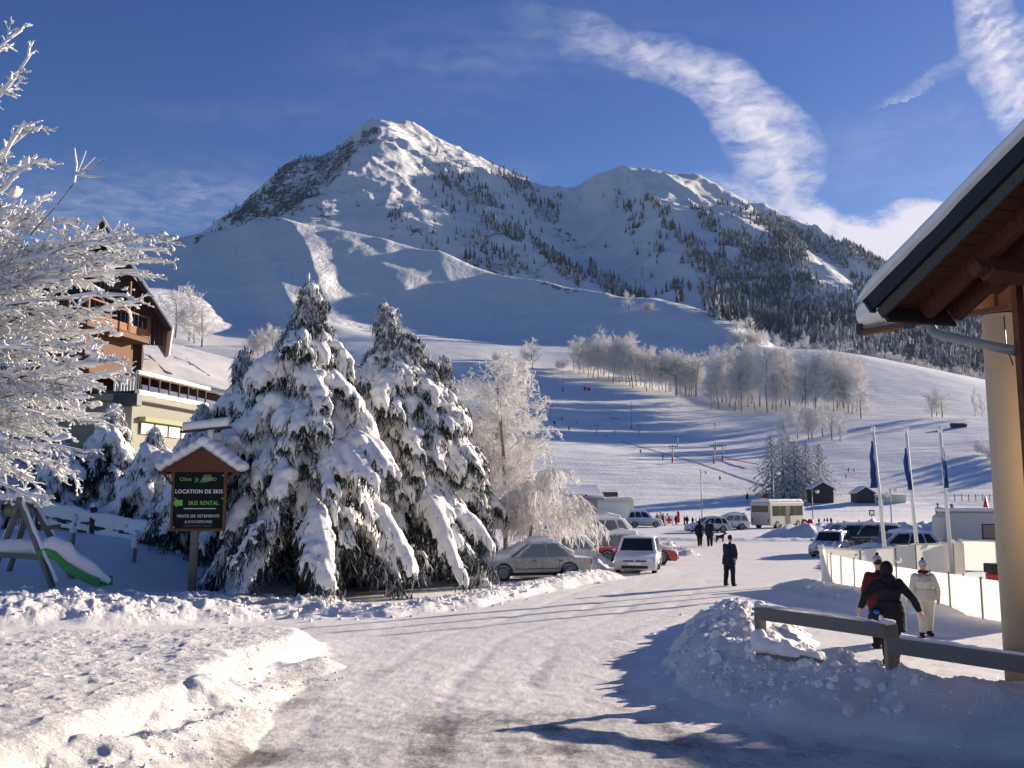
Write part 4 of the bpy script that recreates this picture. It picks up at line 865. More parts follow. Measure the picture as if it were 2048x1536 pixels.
def forest():
    rng = np.random.RandomState(9); n = 900000
    u = rng.uniform(-.45, .75, n); Y = np.exp(rng.uniform(math.log(680), math.log(3400), n))
    gi = np.clip((np.log(Y / 640) / math.log(4200 / 640) * 329).astype(int) + 249, 0, len(rows) - 2)
    # heights by bilinear look-up in the mountain sheet
    ui = np.clip(np.interp(u, UU, np.arange(len(UU))), 0, len(UU) - 1.001); a = ui.astype(int); fu = ui - a
    yi = np.interp(Y, rows, np.arange(len(rows))); b = np.clip(yi.astype(int), 0, len(rows) - 2); fy_ = yi - b
    z = (Z[b, a] * (1 - fu) + Z[b, a + 1] * fu) * (1 - fy_) + (Z[b + 1, a] * (1 - fu) + Z[b + 1, a + 1] * fu) * fy_
    X_ = u * Y; px, py = px_of(X_, Y, z)
    w = fbm(px / 18, py / 18, 3, 6) * 22; dens = np.zeros(n)
    ok = (px > 380) & (px < 2350) & (py > 230) & (py < 900)
    for poly, k in TP:
        m = ok & (px > min(q[0] for q in poly) - 20) & (px < max(q[0] for q in poly) + 20)
        d = poly_sd(px[m], py[m], poly); t = np.zeros(n); t[m] = k * sstep(-5, 5, d + w[m] * .5); dens = np.maximum(dens, t)
    for poly in (CLEAR, CLEAR2, CLEAR3):
        m = ok & (px > 1400) & (px < 1800); d = poly_sd(px[m], py[m], poly); t = np.ones(n); t[m] = 1 - sstep(-4, 4, d + w[m] * .3); dens = dens * t
    prob = dens * np.clip((Y / 3400) ** 2, 0, 1) * .42
    prob = np.where(Y < 1300, prob * 2.2, prob)
    prob = np.where((px < 1345) & (Y < 1180), 0, prob)
    s = np.nonzero(rng.rand(n) < prob)[0]
    h = np.clip(rng.normal(15, 4, len(s)), 6, 26) * np.where(Y[s] > 1900, .95, 1.0) * np.where((px[s] < 860), .7, 1.0)
    order = np.argsort(-(h / Y[s])); s = s[order]; h = h[order]
    print('forest', len(s))
    return X_[s], Y[s], z[s], h
fX, fY, fZ, fH = forest()
def cone_trees(X_, Y_, Z_, H_, seed, tiers=3, sides=5):
    rng = np.random.RandomState(seed); n = len(X_); V = []; F = []; k = 0
    a0 = rng.uniform(0, 6.28, n)
    for t in range(tiers):
        zb = .04 + .30 * t; zt = min(1.0, zb + .46); rb = .19 * (1 - t * .28)
        ring = []
        for j in range(sides):
            a = a0 + 2 * math.pi * j / sides + t; r_ = rb * H_ * rng.uniform(.7, 1.2, n); ring.append(np.stack([X_ + np.cos(a) * r_, Y_ + np.sin(a) * r_, Z_ + H_ * (zb + rng.uniform(-.05, .05, n))], 1))
        top = np.stack([X_, Y_, Z_ + H_ * zt], 1); V.append(np.stack(ring + [top], 1).reshape(-1, 3))
        b = k + np.arange(n)[:, None] * (sides + 1)
        for j in range(sides): F.append(b + np.array([j, (j + 1) % sides, sides]))
        k += n * (sides + 1)
    return np.concatenate(V), np.concatenate(F)
NB = 290
V_, F_ = cone_trees(fX[NB:], fY[NB:], fZ[NB:] - .4, fH[NB:], 3)
tag(mesh_np('forest', V_, F_, 'far_needles'), 'frosted conifer forest covering the mountainside', None, None, 'stuff')
protos = []
for i in range(5):
    v, f = cone_trees(np.zeros(1), np.zeros(1), np.zeros(1), np.ones(1), 40 + i, 6, 7)
    me = mesh_np('conifer', v, f, 'far_needles'); protos.append(me.data); bpy.data.objects.remove(me)
for i in range(NB):
    o = bpy.data.objects.new('conifer', protos[i % 5]); o.location = (fX[i], fY[i], fZ[i] - .4); o.scale = (fH[i],) * 3; o.rotation_euler = (0, 0, rnd.uniform(0, 6)); col.objects.link(o)
    tag(o, 'one frosted conifer at the near edge of the mountain forest', 'tree', 'conifers at the near edge of the mountain forest')

# ------------------------------------------------------------------ buildings and fixed things
wood('red_wood', (.12, .045, .027)); wood('dark_wood', (.055, .032, .026)); wood('brown_wood', (.13, .065, .035)); wood('orange_wood', (.22, .10, .045)); wood('grey_wood', (.17, .155, .135), .3, 5)
wood('hut_wood', (.06, .05, .055)); wood('soffit_wood', (.15, .055, .03), .4, 4); wood('barge_wood', (.075, .068, .06), .3, 5)
plain('plaster', (.62, .50, .34), .85, var=.06, scale=5, bmp=.004); plain('beige_wall', (.46, .38, .26), .9, var=.08, scale=3); plain('pale_wall', (.27, .26, .215), .85, var=.08)
plain('slate_metal', (.018, .021, .030), .5, var=.2); plain('zinc', (.27, .27, .27), .5, .2, var=.2, scale=12); plain('dark_metal', (.04, .042, .046), .5, .3)
plain('white_paint', (.78, .77, .72), .6, var=.05); plain('grey_paint', (.36, .37, .38), .6); plain('cream_paint', (.72, .66, .50), .65, var=.06); plain('black_sign', (.009, .014, .014), .65, var=.2, spec=.12)
plain('sign_white', (.85, .85, .84), .6, var=.02); plain('sign_green', (.22, .55, .10), .6, var=.04); plain('dim_green', (.10, .20, .10), .6); plain('glass_dark', (.014, .02, .027), .15, var=.3, spec=.35)
plain('red_paint', (.50, .03, .04), .5); plain('green_plastic', (.03, .30, .07), .4, var=.1); plain('concrete', (.42, .41, .38), .85); plain('flag_blue', (.02, .07, .24), .8, var=.25, scale=3); plain('mural', (.42, .36, .35), .8, var=.25, scale=.7)
plain('turquoise', (.06, .30, .40), .7); plain('rust', (.30, .12, .06), .8); plain('yellow_green', (.26, .27, .12), .7)
def panel_mat():
    m = bpy.data.materials.new('milky_panel'); m.use_nodes = True; t = m.node_tree; t.nodes.clear(); o = N(t, 'ShaderNodeOutputMaterial')
    b = N(t, 'ShaderNodeBsdfPrincipled'); tl = N(t, 'ShaderNodeBsdfTranslucent'); mx = N(t, 'ShaderNodeMixShader'); mx.inputs[0].default_value = .78
    f = noise(t, 2.2, 5, .65, pos(t)); c = mix(t, f, (.80, .79, .75), (.90, .89, .84)); t.links.new(c, b.inputs['Base Color']); t.links.new(c, tl.inputs[0]); b.inputs['Roughness'].default_value = .5
    t.links.new(b.outputs[0], mx.inputs[1]); t.links.new(tl.outputs[0], mx.inputs[2]); t.links.new(mx.outputs[0], o.inputs['Surface']); MATS['milky_panel'] = m
panel_mat()
def snow_blob(name, pieces, parent, voxel=.04, jit=.02, jf=5, mat_='snow_soft'):
    b = MB()
    for q in pieces:
        if isinstance(q[0], list): b.tube(q[0], q[1], 10)
        else: b.ell(q[0], q[1], 12, 8)
    return remesh(b, name, mat_, voxel, parent, True, jit, jf, 2)
def slab(name, P, n, th, mat_, parent, voxel=.05, jit=.03, jf=3, grow_=.05):
    """snow blanket over a polygon P (list of 3-D points), thickness th along n"""
    b = MB(); n = Vector(n).normalized(); c = sum((Vector(p) for p in P), Vector()) / len(P)
    vs = [Vector(p) + (Vector(p) - c).normalized() * grow_ for p in P]; k = len(vs)
    b.add(vs + [v + n * th - (v - c).normalized() * th * .35 for v in vs], [tuple(range(k))[::-1], tuple(range(k, 2 * k))] + [(i, (i + 1) % k, k + (i + 1) % k, k + i) for i in range(k)])
    return remesh(b, name, mat_, voxel, parent, True, jit, jf, 5)

# ---- near building at the right: roof, eave, gutter, column
def right_building():
    root = empty('chalet', (0, 0, 0), 0, 'close building at the right edge with snowy eave, rafters and round plaster column', 'building')
    F = at(1755, 612, 8.5); d = (at(2048, 318, 7.25) - F).normalized(); w = Vector((.951, .309, 0)).normalized(); n = w.cross(d).normalized()
    if n.z < 0: n = -n
    P = lambda W, T, O=0.0: F + w * W + d * T + n * O
    def hit(px, py):
        a, b = ray(px, py); r = Vector((a, 1, b)); k = F.dot(n) / r.dot(n); q = r * k - F; c_ = w.dot(d); A_, B_ = q.dot(w), q.dot(d); return (A_ - c_ * B_) / (1 - c_ * c_), (B_ - c_ * A_) / (1 - c_ * c_)
    qw, qt = hit(2021, 575)
    def bx(mb, w0, w1, t0, t1, o0, o1):
        vs = [P(W, T, O) for W, T, O in ((w0, t0, o0), (w1, t0, o0), (w1, t1, o0), (w0, t1, o0), (w0, t0, o1), (w1, t0, o1), (w1, t1, o1), (w0, t1, o1))]
        return mb.add(vs, [(0, 3, 2, 1), (4, 5, 6, 7), (0, 1, 5, 4), (1, 2, 6, 5), (2, 3, 7, 6), (3, 0, 4, 7)])
    def wmax(t): 
        if t > qt: return 4.2
        return .85 + (qw - .85) * t / qt
    t = 0.0; k = 0
    while t < 6.3:
        b = MB(); bx(b, .032, min(4.2, wmax(t + .07) if t < qt else 4.2), t + .004, t + .136, .0, .022 + .002 * (k % 2)); b.build('plank', 'soffit_wood', root, False, .003); t += .14; k += 1
    for W in (.50, .86, 1.45, 2.05, 2.65):
        t0 = .03 if W < .9 else qt * (W - .85) / max(qw - .85, .01) + .1 if W < qw else qt + .15
        b = MB(); bx(b, W - .045, W + .045, max(t0, .03), 6.2, -.16, -.002); b.build('rafter', 'red_wood', root, False, .006)
    b = MB(); bx(b, .034, .86, -.03, .0, -.19, .03); b.build('eave_board', 'dark_wood', root, False, .004)
    b = MB(); bx(b, -.045, -.002, -.05, 6.3, -.02, .15); b.build('verge_flashing', 'slate_metal', root, False, .006)
    b = MB(); bx(b, .0, .03, -.03, 6.3, -.14, -.022); b.build('bargeboard', 'barge_wood', root, False, .004)
    b = MB(); bx(b, -.06, .0, -.06, -.03, -.04, .13); bx(b, .0, .85, -.02, 6.3, .045, .14); bx(b, .85, 4.2, qt, 6.3, .045, .14); b.build('roof', 'slate_metal', root)
    # snow on the roof
    sb = MB(); vs = []; fs = []; nt_, nw = 150, 9
    ws = [-.10, -.115, -.09, -.05, 0, .3, 1, 2.5, 4.2]; os_ = [.14, .18, .23, .265, .28, .29, .30, .30, .30]
    for i in range(nt_):
        T = -.10 + 6.4 * i / (nt_ - 1); wl_ = 4.2 if T > qt else .85; r_ = min(1, ((T + .10) / .22)) ** .5
        for j in range(nw):
            o = .14 + (os_[j] - .14) * r_; nz = (float(fbm(np.array([T * 3.1]), np.array([j * .7]), 3, 4)[0])) * .022
            vs.append(P(min(ws[j], wl_) + nz * (j < 4), T, o + nz * .5))
        vs.append(P(wl_, T, .142)) 
    m = nw + 1
    for i in range(nt_ - 1):
        for j in range(m): fs.append((i * m + j, i * m + (j + 1) % m, (i + 1) * m + (j + 1) % m, (i + 1) * m + j))
    fs += [tuple(range(m))]; sb.add(vs, fs); sb.build('roof_snow', 'snow_soft', root, True)
    # lower eave with gutter, snow lip over it
    A = at(1722, 660, 10.8); B = at(1862, 634, 10.05); ax = (B - A).normalized(); side = Vector((0, 0, 1)).cross(ax).normalized()
    g = MB(); pr = [( .055 * math.cos(a), .055 * math.sin(a)) for a in np.linspace(math.pi, 2 * math.pi, 9)]; pr2 = [(.048 * math.cos(a), .048 * math.sin(a)) for a in np.linspace(2 * math.pi, math.pi, 9)]
    ring = pr + pr2; vs = [A + side * x + Vector((0, 0, z + .03)) for x, z in ring] + [B + ax * .35 + side * x + Vector((0, 0, z + .03)) for x, z in ring]; k = len(ring)
    g.add(vs, [tuple(range(k)), tuple(range(2 * k - 1, k - 1, -1))] + [(i, (i + 1) % k, k + (i + 1) % k, k + i) for i in range(k)]); g.build('gutter', 'zinc', root, True)
    b = MB(); b.beam(A + side * -.02 + Vector((0, 0, -.05)), B + ax * .9 + Vector((0, 0, -.045)), .10, .05); b.build('fascia', 'brown_wood', root, False, .004)
    b = MB(); b.beam(A - ax * .02 + Vector((0, 0, .0)), A + ax * .05 + Vector((0, 0, .0)), .15, .13); b.build('end_bracket', 'dark_metal', root, False, .006)
    b = MB(); q = at(1817, 645, 10.2); b.beam(q + Vector((0, 0, -.07)), q + Vector((.01, -.02, .09)), .02, .13); b.build('gutter_strap', 'dark_metal', root)
    snow_blob('eave_snow', [([A + Vector((.00, .02, .11)), A + ax * .25 + Vector((0, .05, .20)), A + ax * .6 + Vector((.05, .1, .22)), B + Vector((.1, .15, .14))], [.085, .14, .16, .10]),
                            ([A + Vector((.04, .05, .17)), A + ax * .22 + Vector((.02, .05, .36)), A + ax * .45 + Vector((.1, .1, .52))], [.10, .14, .13]),
                            ([A + ax * .1 + Vector((0, 0, .14)), B + ax * .2 + Vector((0, 0, .10))], [.06, .05])], root, .022, .008, 7)
    b = MB(); b.tube([at(1860, 636, 10.05), at(1861, 652, 10.0), at(1868, 664, 9.9), at(1882, 670, 9.8), at(1955, 686, 9.3), at(2032, 702, 8.86)], .052, 12); b.build('downpipe', 'zinc', root, True)
    # column
    c = at(2003, 700, 10.0); zb = gz(c.x, c.y) - .1; zt = at(2000, 631, 10.0).z
    b = MB(); b.tube([(c.x, c.y, zb), (c.x, c.y, zt)], .183, 40); b.build('column', 'plaster', root, True)
    b = MB(); q = at(1975, 618, 10.0); z0 = at(1975, 629, 10).z; b.box((q.x + .02, 9.8, z0 + .002), (q.x + 3.2, 10.2, z0 + .32)); b.build('wall_plate', 'red_wood', root, False, .01)
    b = MB(); b.prism([(q.x - .17, z0 + .21), (q.x - .17, z0 + .14), (q.x - .11, z0 + .09), (q.x - .05, z0 + .04), (q.x + .018, z0 + .002), (q.x + .018, z0 + .21)][::-1], 'y', 9.86, 10.14); b.build('beam_end', 'orange_wood', root, False, .006)
    W0, T0 = hit(1950, 505); b = MB(); bx(b, W0 - .05, 4.0, T0 - .075, T0 + .075, -.34, -.165); b.build('purlin', 'red_wood', root, False, .01)
    b = MB(); bx(b, W0 - .17, W0 - .052, T0 - .06, T0 + .06, -.30, -.175); b.build('beam_end', 'red_wood', root, False, .02)
    W1, T1 = hit(1990, 300); b = MB(); bx(b, W1 + .3, 4.0, T1 - .08, T1 + .08, -.40, -.165); b.build('purlin', 'red_wood', root, False, .01)
    # corner post, wall and a cable
    p0 = at(2030, 540, 8.85); zt2 = p0.z + .35
    b = MB(); b.box((p0.x - .035, 8.80, gz(p0.x, 8.8) - .1), (p0.x + .035, 8.90, zt2)); b.build('corner_post', 'red_wood', root, False, .006)
    b = MB(); b.box((p0.x + .04, -7, -3.3), (p0.x + 7, 8.86, zt2)); b.build('wall', 'beige_wall', root)
    b = MB(); b.tube([at(2008, 632, 9.6), at(2012, 690, 9.3), at(2026, 730, 8.9)], .007, 6); b.build('cable', 'dark_metal', root, True)
    b = MB(); e = [P(-.0, 6.3), P(4.2, 6.3)]; b.beam(e[0], e[1], .2, .25); b.build('ridge_beam', 'dark_wood', root)
    return root
right_building()
# unseen low building, added out of view to shade the road's near end
def shade_building():
    root = empty('shade_lodge', (15.4, 8.0, gz(15.4, 8)), 0, 'low snow roofed lodge added out of view to shade the near road', 'building')
    b = MB(); b.box((0, 0, -.3), (10, 10.6, 3.6)); b.build('wall', 'beige_wall', root)
    b = MB(); b.prism([(-.8, 3.4), (10.8, 3.4), (5, 5.2)], 'y', -.8, 11.4); b.build('roof', 'dark_wood', root)
    b = MB(); b.prism([(-.9, 3.42), (-.6, 3.75), (5, 5.6), (10.6, 3.75), (10.9, 3.42), (5, 5.22)][::-1], 'y', -.85, 11.45); b.build('roof_snow', 'snow', root, False, .1)
shade_building()

# ---- chalet on the left behind the trees
AX = Vector((.148, .989, 0)); BX = Vector((.989, -.148, 0)); O_ = at(275, 790, 38)
def LC(p):  # pixel+depth -> local (right of, along)
    q = Vector(p) - O_; return q.dot(BX), q.dot(AX), p[2]
def W_(x, y, z): v = O_ + BX * x + AX * y; return Vector((v.x, v.y, z))
MW = Matrix(((BX.x, AX.x, 0, O_.x), (BX.y, AX.y, 0, O_.y), (0, 0, 1, 0), (0, 0, 0, 1)))
def left_chalet():
    root = empty('chalet', (0, 0, 0), 0, 'tall dark wood chalet with steep snow edged gable and balconies, behind frosted branches', 'building')
    def bld(b, *a, **k): return b.build(*a, M=MW, **k)
    ang = R(-22); A2 = Vector((math.sin(ang), math.cos(ang), 0)); B2 = Vector((math.cos(ang), -math.sin(ang), 0)); P2 = at(205, 442, 41.5)
    M2 = Matrix(((B2.x, A2.x, 0, P2.x), (B2.y, A2.y, 0, P2.y), (0, 0, 1, 0), (0, 0, 0, 1)))
    def b2(b, *a, **k): return b.build(*a, M=M2, **k)
    a_, c_ = ray(343, 660); r_ = Vector((a_, 1, c_)); E = r_ * (P2.dot(A2) / r_.dot(A2)); xr = (E - P2).dot(B2); ze = E.z; xa = 0.0; za = P2.z; xl = -xr; y0 = 0.0
    L = math.hypot(ze - za, xr); ux, uz = (za - ze) / L, xr / L; yb = 9.0
    for sgn in (1, -1):
        b = MB(); X = lambda x: sgn * x
        b.prism([(0, za), (X(xr), ze), (X(xr) - sgn * ux * .2, ze - uz * .2), (0, za - .28)], 'y', y0, yb); b2(b, 'roof', 'dark_wood', root)
        b = MB(); b.prism([(0, za + .02), (X(xr) + sgn * .03, ze + .01), (X(xr) + sgn * ux * .14, ze + uz * .17), (0, za + .26)], 'y', y0 - .06, yb + .05); b2(b, 'roof_snow', 'snow_soft', root, bevel=.05)
        b = MB(); b.prism([(0, za - .02), (X(xr), ze - .02), (X(xr) - sgn * ux * .13, ze - uz * .13), (0, za - .18)], 'y', y0 - .05, y0 - .003); b2(b, 'bargeboard', 'dark_wood', root)
    zf = LC(at(293, 676, 42.6))[2]; yw = LC(at(295, 678, 42.6))[1] + .35; n = 30
    for i in range(n):
        x0 = xl + .35 + (xr - xl - .7) * i / n; x1 = xl + .35 + (xr - xl - .7) * (i + 1) / n; xm = (x0 + x1) / 2; zt = za - (za - ze) * abs(xm) / xr - .30; zb = ze - .6
        if zt > zb + .05: b = MB(); b.box((x0 + .008, 1.3 - .02 * (i % 2), zb), (x1 - .008, 1.38, zt)); b2(b, 'plank', 'dark_wood', root)
    b = MB(); b.box((xl + 1.0, 1.4, -4), (xr - 1.3, 8.0, ze - .2)); b2(b, 'wall', 'dark_wood', root)
    for (x0, x1) in ((-1.6, -.5), (.3, 1.3)):
        b = MB(); b.box((x0, 1.21, zf + 1.4), (x1, 1.27, zf + 2.6)); f = b2(b, 'window', 'orange_wood', root); b = MB(); b.box((x0 + .1, 1.19, zf + 1.5), (x1 - .1, 1.205, zf + 2.5)); b2(b, 'pane', 'glass_dark', f)
    # upper balcony
    bl_, bn, bf = -6.8, LC(at(175, 630, 38))[1], LC(at(295, 678, 42.6))[1]; br = LC(at(293, 676, 42.6))[0]
    b = MB(); b.box((bl_, bn, zf - .25), (br, yw - .08, zf)); bld(b, 'balcony_floor', 'brown_wood', root, bevel=.02)
    rt = zf + 1.05
    for z0, z1 in ((zf + .02, zf + .40), (rt - .08, rt)):
        b = MB(); b.box((bl_, bn, z0), (br, bn + .06, z1)); bld(b, 'rail', 'orange_wood', root, bevel=.008); b = MB(); b.box((br - .06, bn + .065, z0), (br, yw - .09, z1)); bld(b, 'rail', 'orange_wood', root, bevel=.008)
    for y in np.linspace(bn, yw - .2, 4):
        b = MB(); b.box((br - .10, y, zf + .003), (br + .02, y + .1, rt + .02)); bld(b, 'rail_post', 'orange_wood', root)
    for x in np.linspace(bl_, br - 1.0, 6):
        b = MB(); b.box((x, bn - .02, zf + .003), (x + .1, bn + .08, rt + .02)); bld(b, 'rail_post', 'orange_wood', root)
    b = MB(); p = LC(at(257, 640, 40.5)); b.box((p[0] - .05, p[1], zf), (p[0] + .03, p[1] + .08, ze + 1.9)); bld(b, 'roof_post', 'orange_wood', root)
    # storey under the balcony, posts and brace
    z1 = LC(at(215, 745, 40))[2]; b = MB(); b.box((bl_ + .8, bn + 1.2, z1), (br - .9, yw, zf - .26)); bld(b, 'wall', 'brown_wood', root)
    b = MB(); b.box((br - .85, bn + .8, z1 - .1), (br - .6, bn + 1.05, zf - .26)); bld(b, 'support_post', 'red_wood', root, bevel=.01)
    b = MB(); b.beam((br - .6, bn + .9, z1 + .3), (br - .02, bn + .9, zf - .3), .12, .12); bld(b, 'brace', 'red_wood', root)
    # lower balcony and plastered ground floor
    zl = LC(at(215, 782, 40))[2]
    for i in range(5):
        z = zl + .02 + .19 * i; b = MB(); b.box((bl_ - .5, bn + .1, z), (br + .15, bn + .14, z + .17)); bld(b, 'board', 'brown_wood', root)
    b = MB(); b.box((bl_ - .6, bn, zl - .22), (br + .2, yw, zl)); bld(b, 'balcony_floor', 'dark_wood', root)
    b = MB(); b.box((bl_ - 1.5, bn + 1.4, -3.5), (br - .1, yw + 4, zl - .23)); bld(b, 'ground_floor', 'beige_wall', root)
    b = MB(); b.prism([(bn + 1.39, zl - .3), (bn - .1, zl - .62), (bn - .1, zl - .70), (bn + 1.39, zl - .45)], 'x', bl_ - 1.5, br - .2); bld(b, 'awning', 'beige_wall', root)
    for k, xx in enumerate((br - 3.0, br - 1.5)):
        b = MB(); b.box((xx, bn + 1.30, zl - 2.1), (xx + 1.25, bn + 1.398, zl - .85)); f = bld(b, 'window', 'orange_wood', root, bevel=.01); b = MB(); b.box((xx + .12, bn + 1.27, zl - 1.98), (xx + 1.13, bn + 1.297, zl - .97)); bld(b, 'pane', 'glass_dark', f)
left_chalet()
def annex():
    root = empty('annex', (0, 0, 0), 0, 'low annex with snowy lean-to roof and railed terrace, right of the tall chalet', 'building')
    def bld(b, *a, **k): return b.build(*a, M=MW, **k)
    # roof plane rising away behind the terrace
    A = at(250, 672, 62); B = at(560, 752, 57); C_ = at(470, 800, 46); D_ = at(246, 748, 46)
    n = (B - A).cross(D_ - A).normalized(); n = n if n.z > 0 else -n; a_, c_ = ray(470, 800); r_ = Vector((a_, 1, c_)); C_ = r_ * (A.dot(n) / r_.dot(n)); b = MB()
    vs = [A, B, C_, D_]; b.add(vs + [v - n * .3 for v in vs], [(0, 1, 2, 3), (7, 6, 5, 4), (0, 4, 5, 1), (1, 5, 6, 2), (2, 6, 7, 3), (3, 7, 4, 0)]); b.build('roof', 'dark_wood', root)
    slab('roof_snow', vs, n, .35, 'snow_soft', root, .16, .05, .6)
    for k, L in enumerate((((255, 700), (300, 712), (330, 742), (345, 748)), ((300, 690), (338, 700), (352, 716), (385, 728), (420, 752)), ((290, 684), (320, 690), (352, 702), (372, 716), (384, 730)))):
        pts = []
        for (px, py) in L:
            a, c = ray(px, py); r = Vector((a, 1, c)); kk = (A + n * .34).dot(n) / r.dot(n); pts.append(r * kk)
        b = MB(); b.tube(pts, .035, 5); b.build('snow_crack', 'grey_paint', root)
    z0 = O_.z; x0 = 0.0; y1 = LC(at(415, 785, 44))[1]; zr = LC(at(280, 748, 38.2))[2]; zfl = zr - .85
    b = MB(); b.box((-6, 0.02, zfl - .30), (x0, y1, zfl)); bld(b, 'terrace_floor', 'pale_wall', root, bevel=.02)
    b = MB(); b.box((-6, .3, -4), (x0 - .4, y1 - .3, zfl - .31)); bld(b, 'wall', 'pale_wall', root)
    b = MB(); b.box((x0 - .38, .8, zfl - 1.15), (x0 - .05, y1 - .2, zfl - .95)); bld(b, 'eave_board', 'yellow_green', root)
    for i in range(5):
        b = MB(); b.box((x0 - .32, .9 + i * 1.15, zfl - 1.7), (x0 - .28, 1.9 + i * 1.15, zfl - 1.2)); bld(b, 'shutter', 'cream_paint', root, bevel=.01)
    b = MB(); b.box((x0 - .07, 0, zr - .07), (x0, y1, zr)); bld(b, 'rail', 'brown_wood', root)
    b = MB(); b.box((-1.2, 0, zr - .05), (x0, .06, zr + .01)); bld(b, 'rail', 'brown_wood', root)
    for i in range(8):
        y = .02 + (y1 - .1) * i / 7; b = MB(); b.box((x0 - .06, y, zfl), (x0 - .005, y + .07, zr - .07)); bld(b, 'rail_post', 'dark_wood', root)
    for i in range(8):
        b = MB(); b.box((-1.15 + i * .145, .0, zfl + .1), (-1.15 + i * .145 + .08, .03, zr - .06)); bld(b, 'slat', 'white_paint', root)
    b = MB(); b.box((-1.1, -.05, zfl - .55), (.02, .35, zfl - .02)); bld(b, 'planter_box', 'dark_metal', root, bevel=.02)
    b = MB(); b.tube([W_(x0 - .03, -.05, zr + .06), W_(x0 - .03, y1 * .5, zr + .08), W_(x0 - .03, y1 + .3, zr + .06)], .10, 10)
    remesh(b, 'rail_snow', 'snow_soft', .04, root, True, .02, 4, 2)
    b = MB(); b.tube([W_(x0 - .03, 0, zfl + .05), W_(x0 + .02, y1, zfl + .05)], [.12, .14], 10); remesh(b, 'ledge_snow', 'snow_soft', .045, root, True, .03, 3, 2)
annex()

